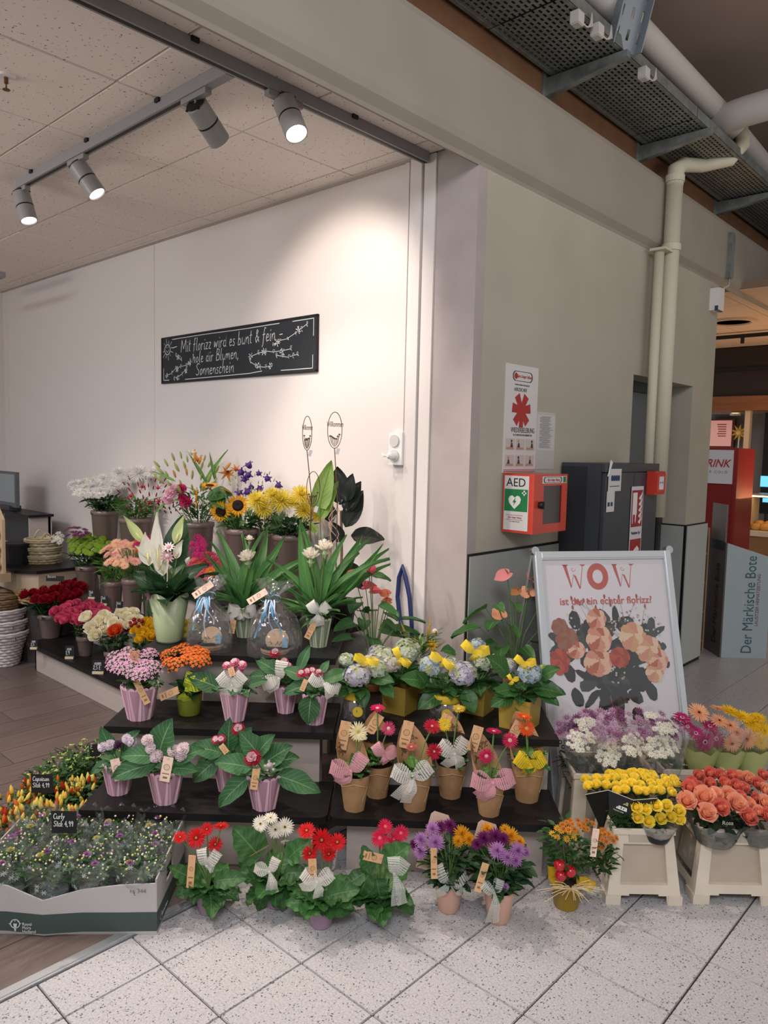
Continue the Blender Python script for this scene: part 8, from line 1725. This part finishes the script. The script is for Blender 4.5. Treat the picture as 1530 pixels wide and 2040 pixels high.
BW = mat('bud_white', 'D4D8B8', rough=.5); BY = mat('bud_yellow', 'D8D070', rough=.5); BP = mat('bud_violet', 'A070A0', rough=.5); SN = mat('sleeve_star', 'B0B8B4', rough=.3)
k_ = 0
names = ('right front corner', 'front row beside the corner', 'front row in the middle', 'front row at the left', 'middle row right end', 'middle row second from right', 'middle row third from right', 'middle row left end', 'rear row right end', 'rear row second from right', 'rear row third from right', 'rear row left end')
M_gp = mat('pot_grey', '6E7A7C', rough=.5)
for j in range(3):
    for i in range(4):
        P = tc + te * (.075 + i * .148) + tn * (.07 + j * .118); rn = random.Random(100 + k_); r = root('sleeved_chrysanthemum', 'sleeved budding chrysanthemum, %s of the grey tray' % names[k_], 'potted plant', (P.x, P.y, .007), group='sleeved chrysanthemum pots in the cardboard tray')
        build('pot', MB().lathe([(0, 0), (.042, 0), (.052, .085), (.056, .085), (.056, .1), (.05, .1), (0, .09)], 20), M_gp, r, True)
        foliage(r, (0, 0, .09), 130, .072, .11, .035, .012, LF, pf_lobed, rnd=rn, zmin=.3)
        for m, n_ in ((BW, 26), (BY, 16), (BP, 7)):
            q = MB()
            for k in range(n_):
                a = rn.uniform(0, 6.3); d = rn.random() ** .5; q.merge(g_bud(), T((.072 * d * math.cos(a), .072 * d * math.sin(a), .19 + .03 * (1 - d) + rn.uniform(-.025, .02)), 0, 0, rn.uniform(.0028, .0052)))
            build('buds', q, m, r, True, kind='stuff')
        for k in range(2): a = rn.uniform(0, 6.3); link('flower', gm(g_mum, [('A86AA4', 'C8C068')[(k_ + k) % 3 == 0]], n=4), r, (.04 * math.cos(a), .04 * math.sin(a), .215), None, .014)
        cone_film(r, .055, .088, .07, .235, FILM2, 'patterned_sleeve', 22, .012, (0, 0, 0), .07, k_)
        q = MB()
        for k in range(34):
            a = rn.uniform(0, 6.3); z = rn.uniform(.09, .235); t = (z - .07) / .165; rr = .055 + .034 * t ** .8 + .001; s = .009; c = Vector((rr * math.cos(a), rr * math.sin(a), z)); u1 = Vector((-math.sin(a), math.cos(a), 0))
            for w in (.9, -.9, 0): dv = (u1 * math.cos(w) + UP * math.sin(w)) * s; wv_ = (u1 * -math.sin(w) + UP * math.cos(w)) * .0012; q.add([c - dv - wv_, c + dv - wv_, c + dv + wv_, c - dv + wv_], [(0, 1, 2, 3)])
        build('star_print', q, SN, r, kind='stuff'); k_ += 1
card(128, 1660, .18, .085, .078, ['Curly', 'Stck 4,99'], 'black price card on a stick reading 4,99 among the sleeved chrysanthemums', False, .24, .0).location = face(128, 1660, tc + te * .35 + tn * .12)
sc_ = root('price_card', 'black label lying at the front rim of the grey tray', 'price card', tuple(face(278, 1762, tc + te * .1 + tn * .02))); build('card', MB().box((-.055, 0, -.012), (.055, .002, .022)), M_card2, sc_, rot=(-.3, -.15, math.atan2(-te.y, -te.x))); q = MB(); hand(q, 'Curly', -.045, -.004, .018, .0016); build('chalk_lettering', q, M_chalk, sc_, rot=(PI / 2 - .3, -.15, math.atan2(-te.y, -te.x)), loc=(.001, -.002, 0))
PC = [gm(g_pepper, ['F2E478', '6A8A3A']), gm(g_pepper, ['F0CE5A', '6A8A3A']), gm(g_pepper, ['D8742A', '6A8A3A']), gm(g_pepper, ['B8381E', '6A8A3A'])]
M_pt = mat('pot_terracotta', '8A5238', rough=.7)
t2_ = root('black_tray', 'dark carrier tray under the ornamental peppers', 'tray', tuple(tc + te * .60 + tn * .42), math.atan2(-te.y, -te.x)); build('tray_bottom', MB().box((-.05, 0, 0), (.50, .48, .01)), M_black, t2_); build('tray_rim', MB().box((-.05, 0, .01), (.50, .01, .05)).box((-.05, .47, .01), (.50, .48, .05)).box((-.05, .01, .01), (-.04, .47, .05)).box((.49, .01, .01), (.50, .47, .05)), M_black, t2_)
pos = [(170, 1560, 30), (110, 1600, 60), (150, 1615, 40), (60, 1608, 60), (20, 1590, 60), (70, 1560, 30), (130, 1560, 30), (20, 1630, 40)]
nm = ('beside the leftmost pink pot', 'in front of the price card', 'nearest the grey tray', 'front left of the price card', 'by the left edge of the photo', 'behind the price card', 'right behind the price card', 'lowest at bottom left')
for k, (x, y, _) in enumerate(pos):
    P = at(x, y, .20); P.z = .012; rn = random.Random(130 + k); r = root('ornamental_pepper', 'ornamental pepper plant with upright yellow and orange fruits, ' + nm[k], 'potted plant', tuple(P), group='ornamental pepper plants')
    build('pot', MB().lathe([(0, 0), (.035, 0), (.048, .08), (.052, .09), (0, .085)], 18), M_pt, r, True); foliage(r, (0, 0, .07), 90, .075, .11, .04, .016, LF, rnd=rn); leaves(r, (0, 0, .12), 8, leaf('ovate', LD, -.7, .2, W=.55), .05, (0, .8), rnd=rn)
    for j in range(24):
        a = rn.uniform(0, 6.3); d = rn.random() ** .5; dv = Vector((.5 * d * math.cos(a) + rn.uniform(-.25, .25), .5 * d * math.sin(a) + rn.uniform(-.25, .25), 1)); link('pepper', PC[(0, 0, 0, 1, 1, 2, 3)[rn.randint(0, 6)]], r, (.072 * d * math.cos(a), .072 * d * math.sin(a), .155 + .03 * (1 - d) + rn.uniform(-.02, .02)), dv.to_track_quat('Z', 'Y'), rn.uniform(.024, .036))
card(84, 1580, .24, .085, .075, ['Capsicum', 'Stck 4,99'], 'black price card on a stick reading Capsicum above the ornamental peppers', False, .24, .0)
nm = ('nearest the peppers', 'behind its neighbours by the shelf', 'at the left of the group', 'close to the pink pot')
for k, (x, y) in enumerate(((130, 1535), (165, 1505), (95, 1555), (185, 1530))):
    P = at(x, y, .18); P.z = 0; rn = random.Random(150 + k); r = root('green_bud_plant', 'bushy green plant with pale starry buds, ' + nm[k], 'potted plant', tuple(P), group='green bushy plants left of the display')
    build('pot', MB().lathe([(0, 0), (.04, 0), (.055, .1), (0, .095)], 18), M_black, r, True); foliage(r, (0, 0, .08), 150, .1, .14, .04, .02, LF, rnd=rn); leaves(r, (0, 0, .12), 16, leaf('ovate', LG, -.7, .2, W=.6), .07, (0, 1.1), r0=.03, rnd=rn); q = MB()
    for j in range(40): a = rn.uniform(0, 6.3); d = rn.random() ** .5; q.merge(g_daisy() if j % 5 == 0 else g_bud(), T((.1 * d * math.cos(a), .1 * d * math.sin(a), .2 + .04 * (1 - d) + rn.uniform(-.03, .02)), 0, 0, .010 if j % 5 == 0 else .004))
    build('buds', q, mat('bud_lime', 'A4BC58', rough=.5), r, True, kind='stuff')
card(190, 1507, .22, .05, .055, ['E'], 'small black card half hidden behind the leftmost pink pot', False, .4, .0)
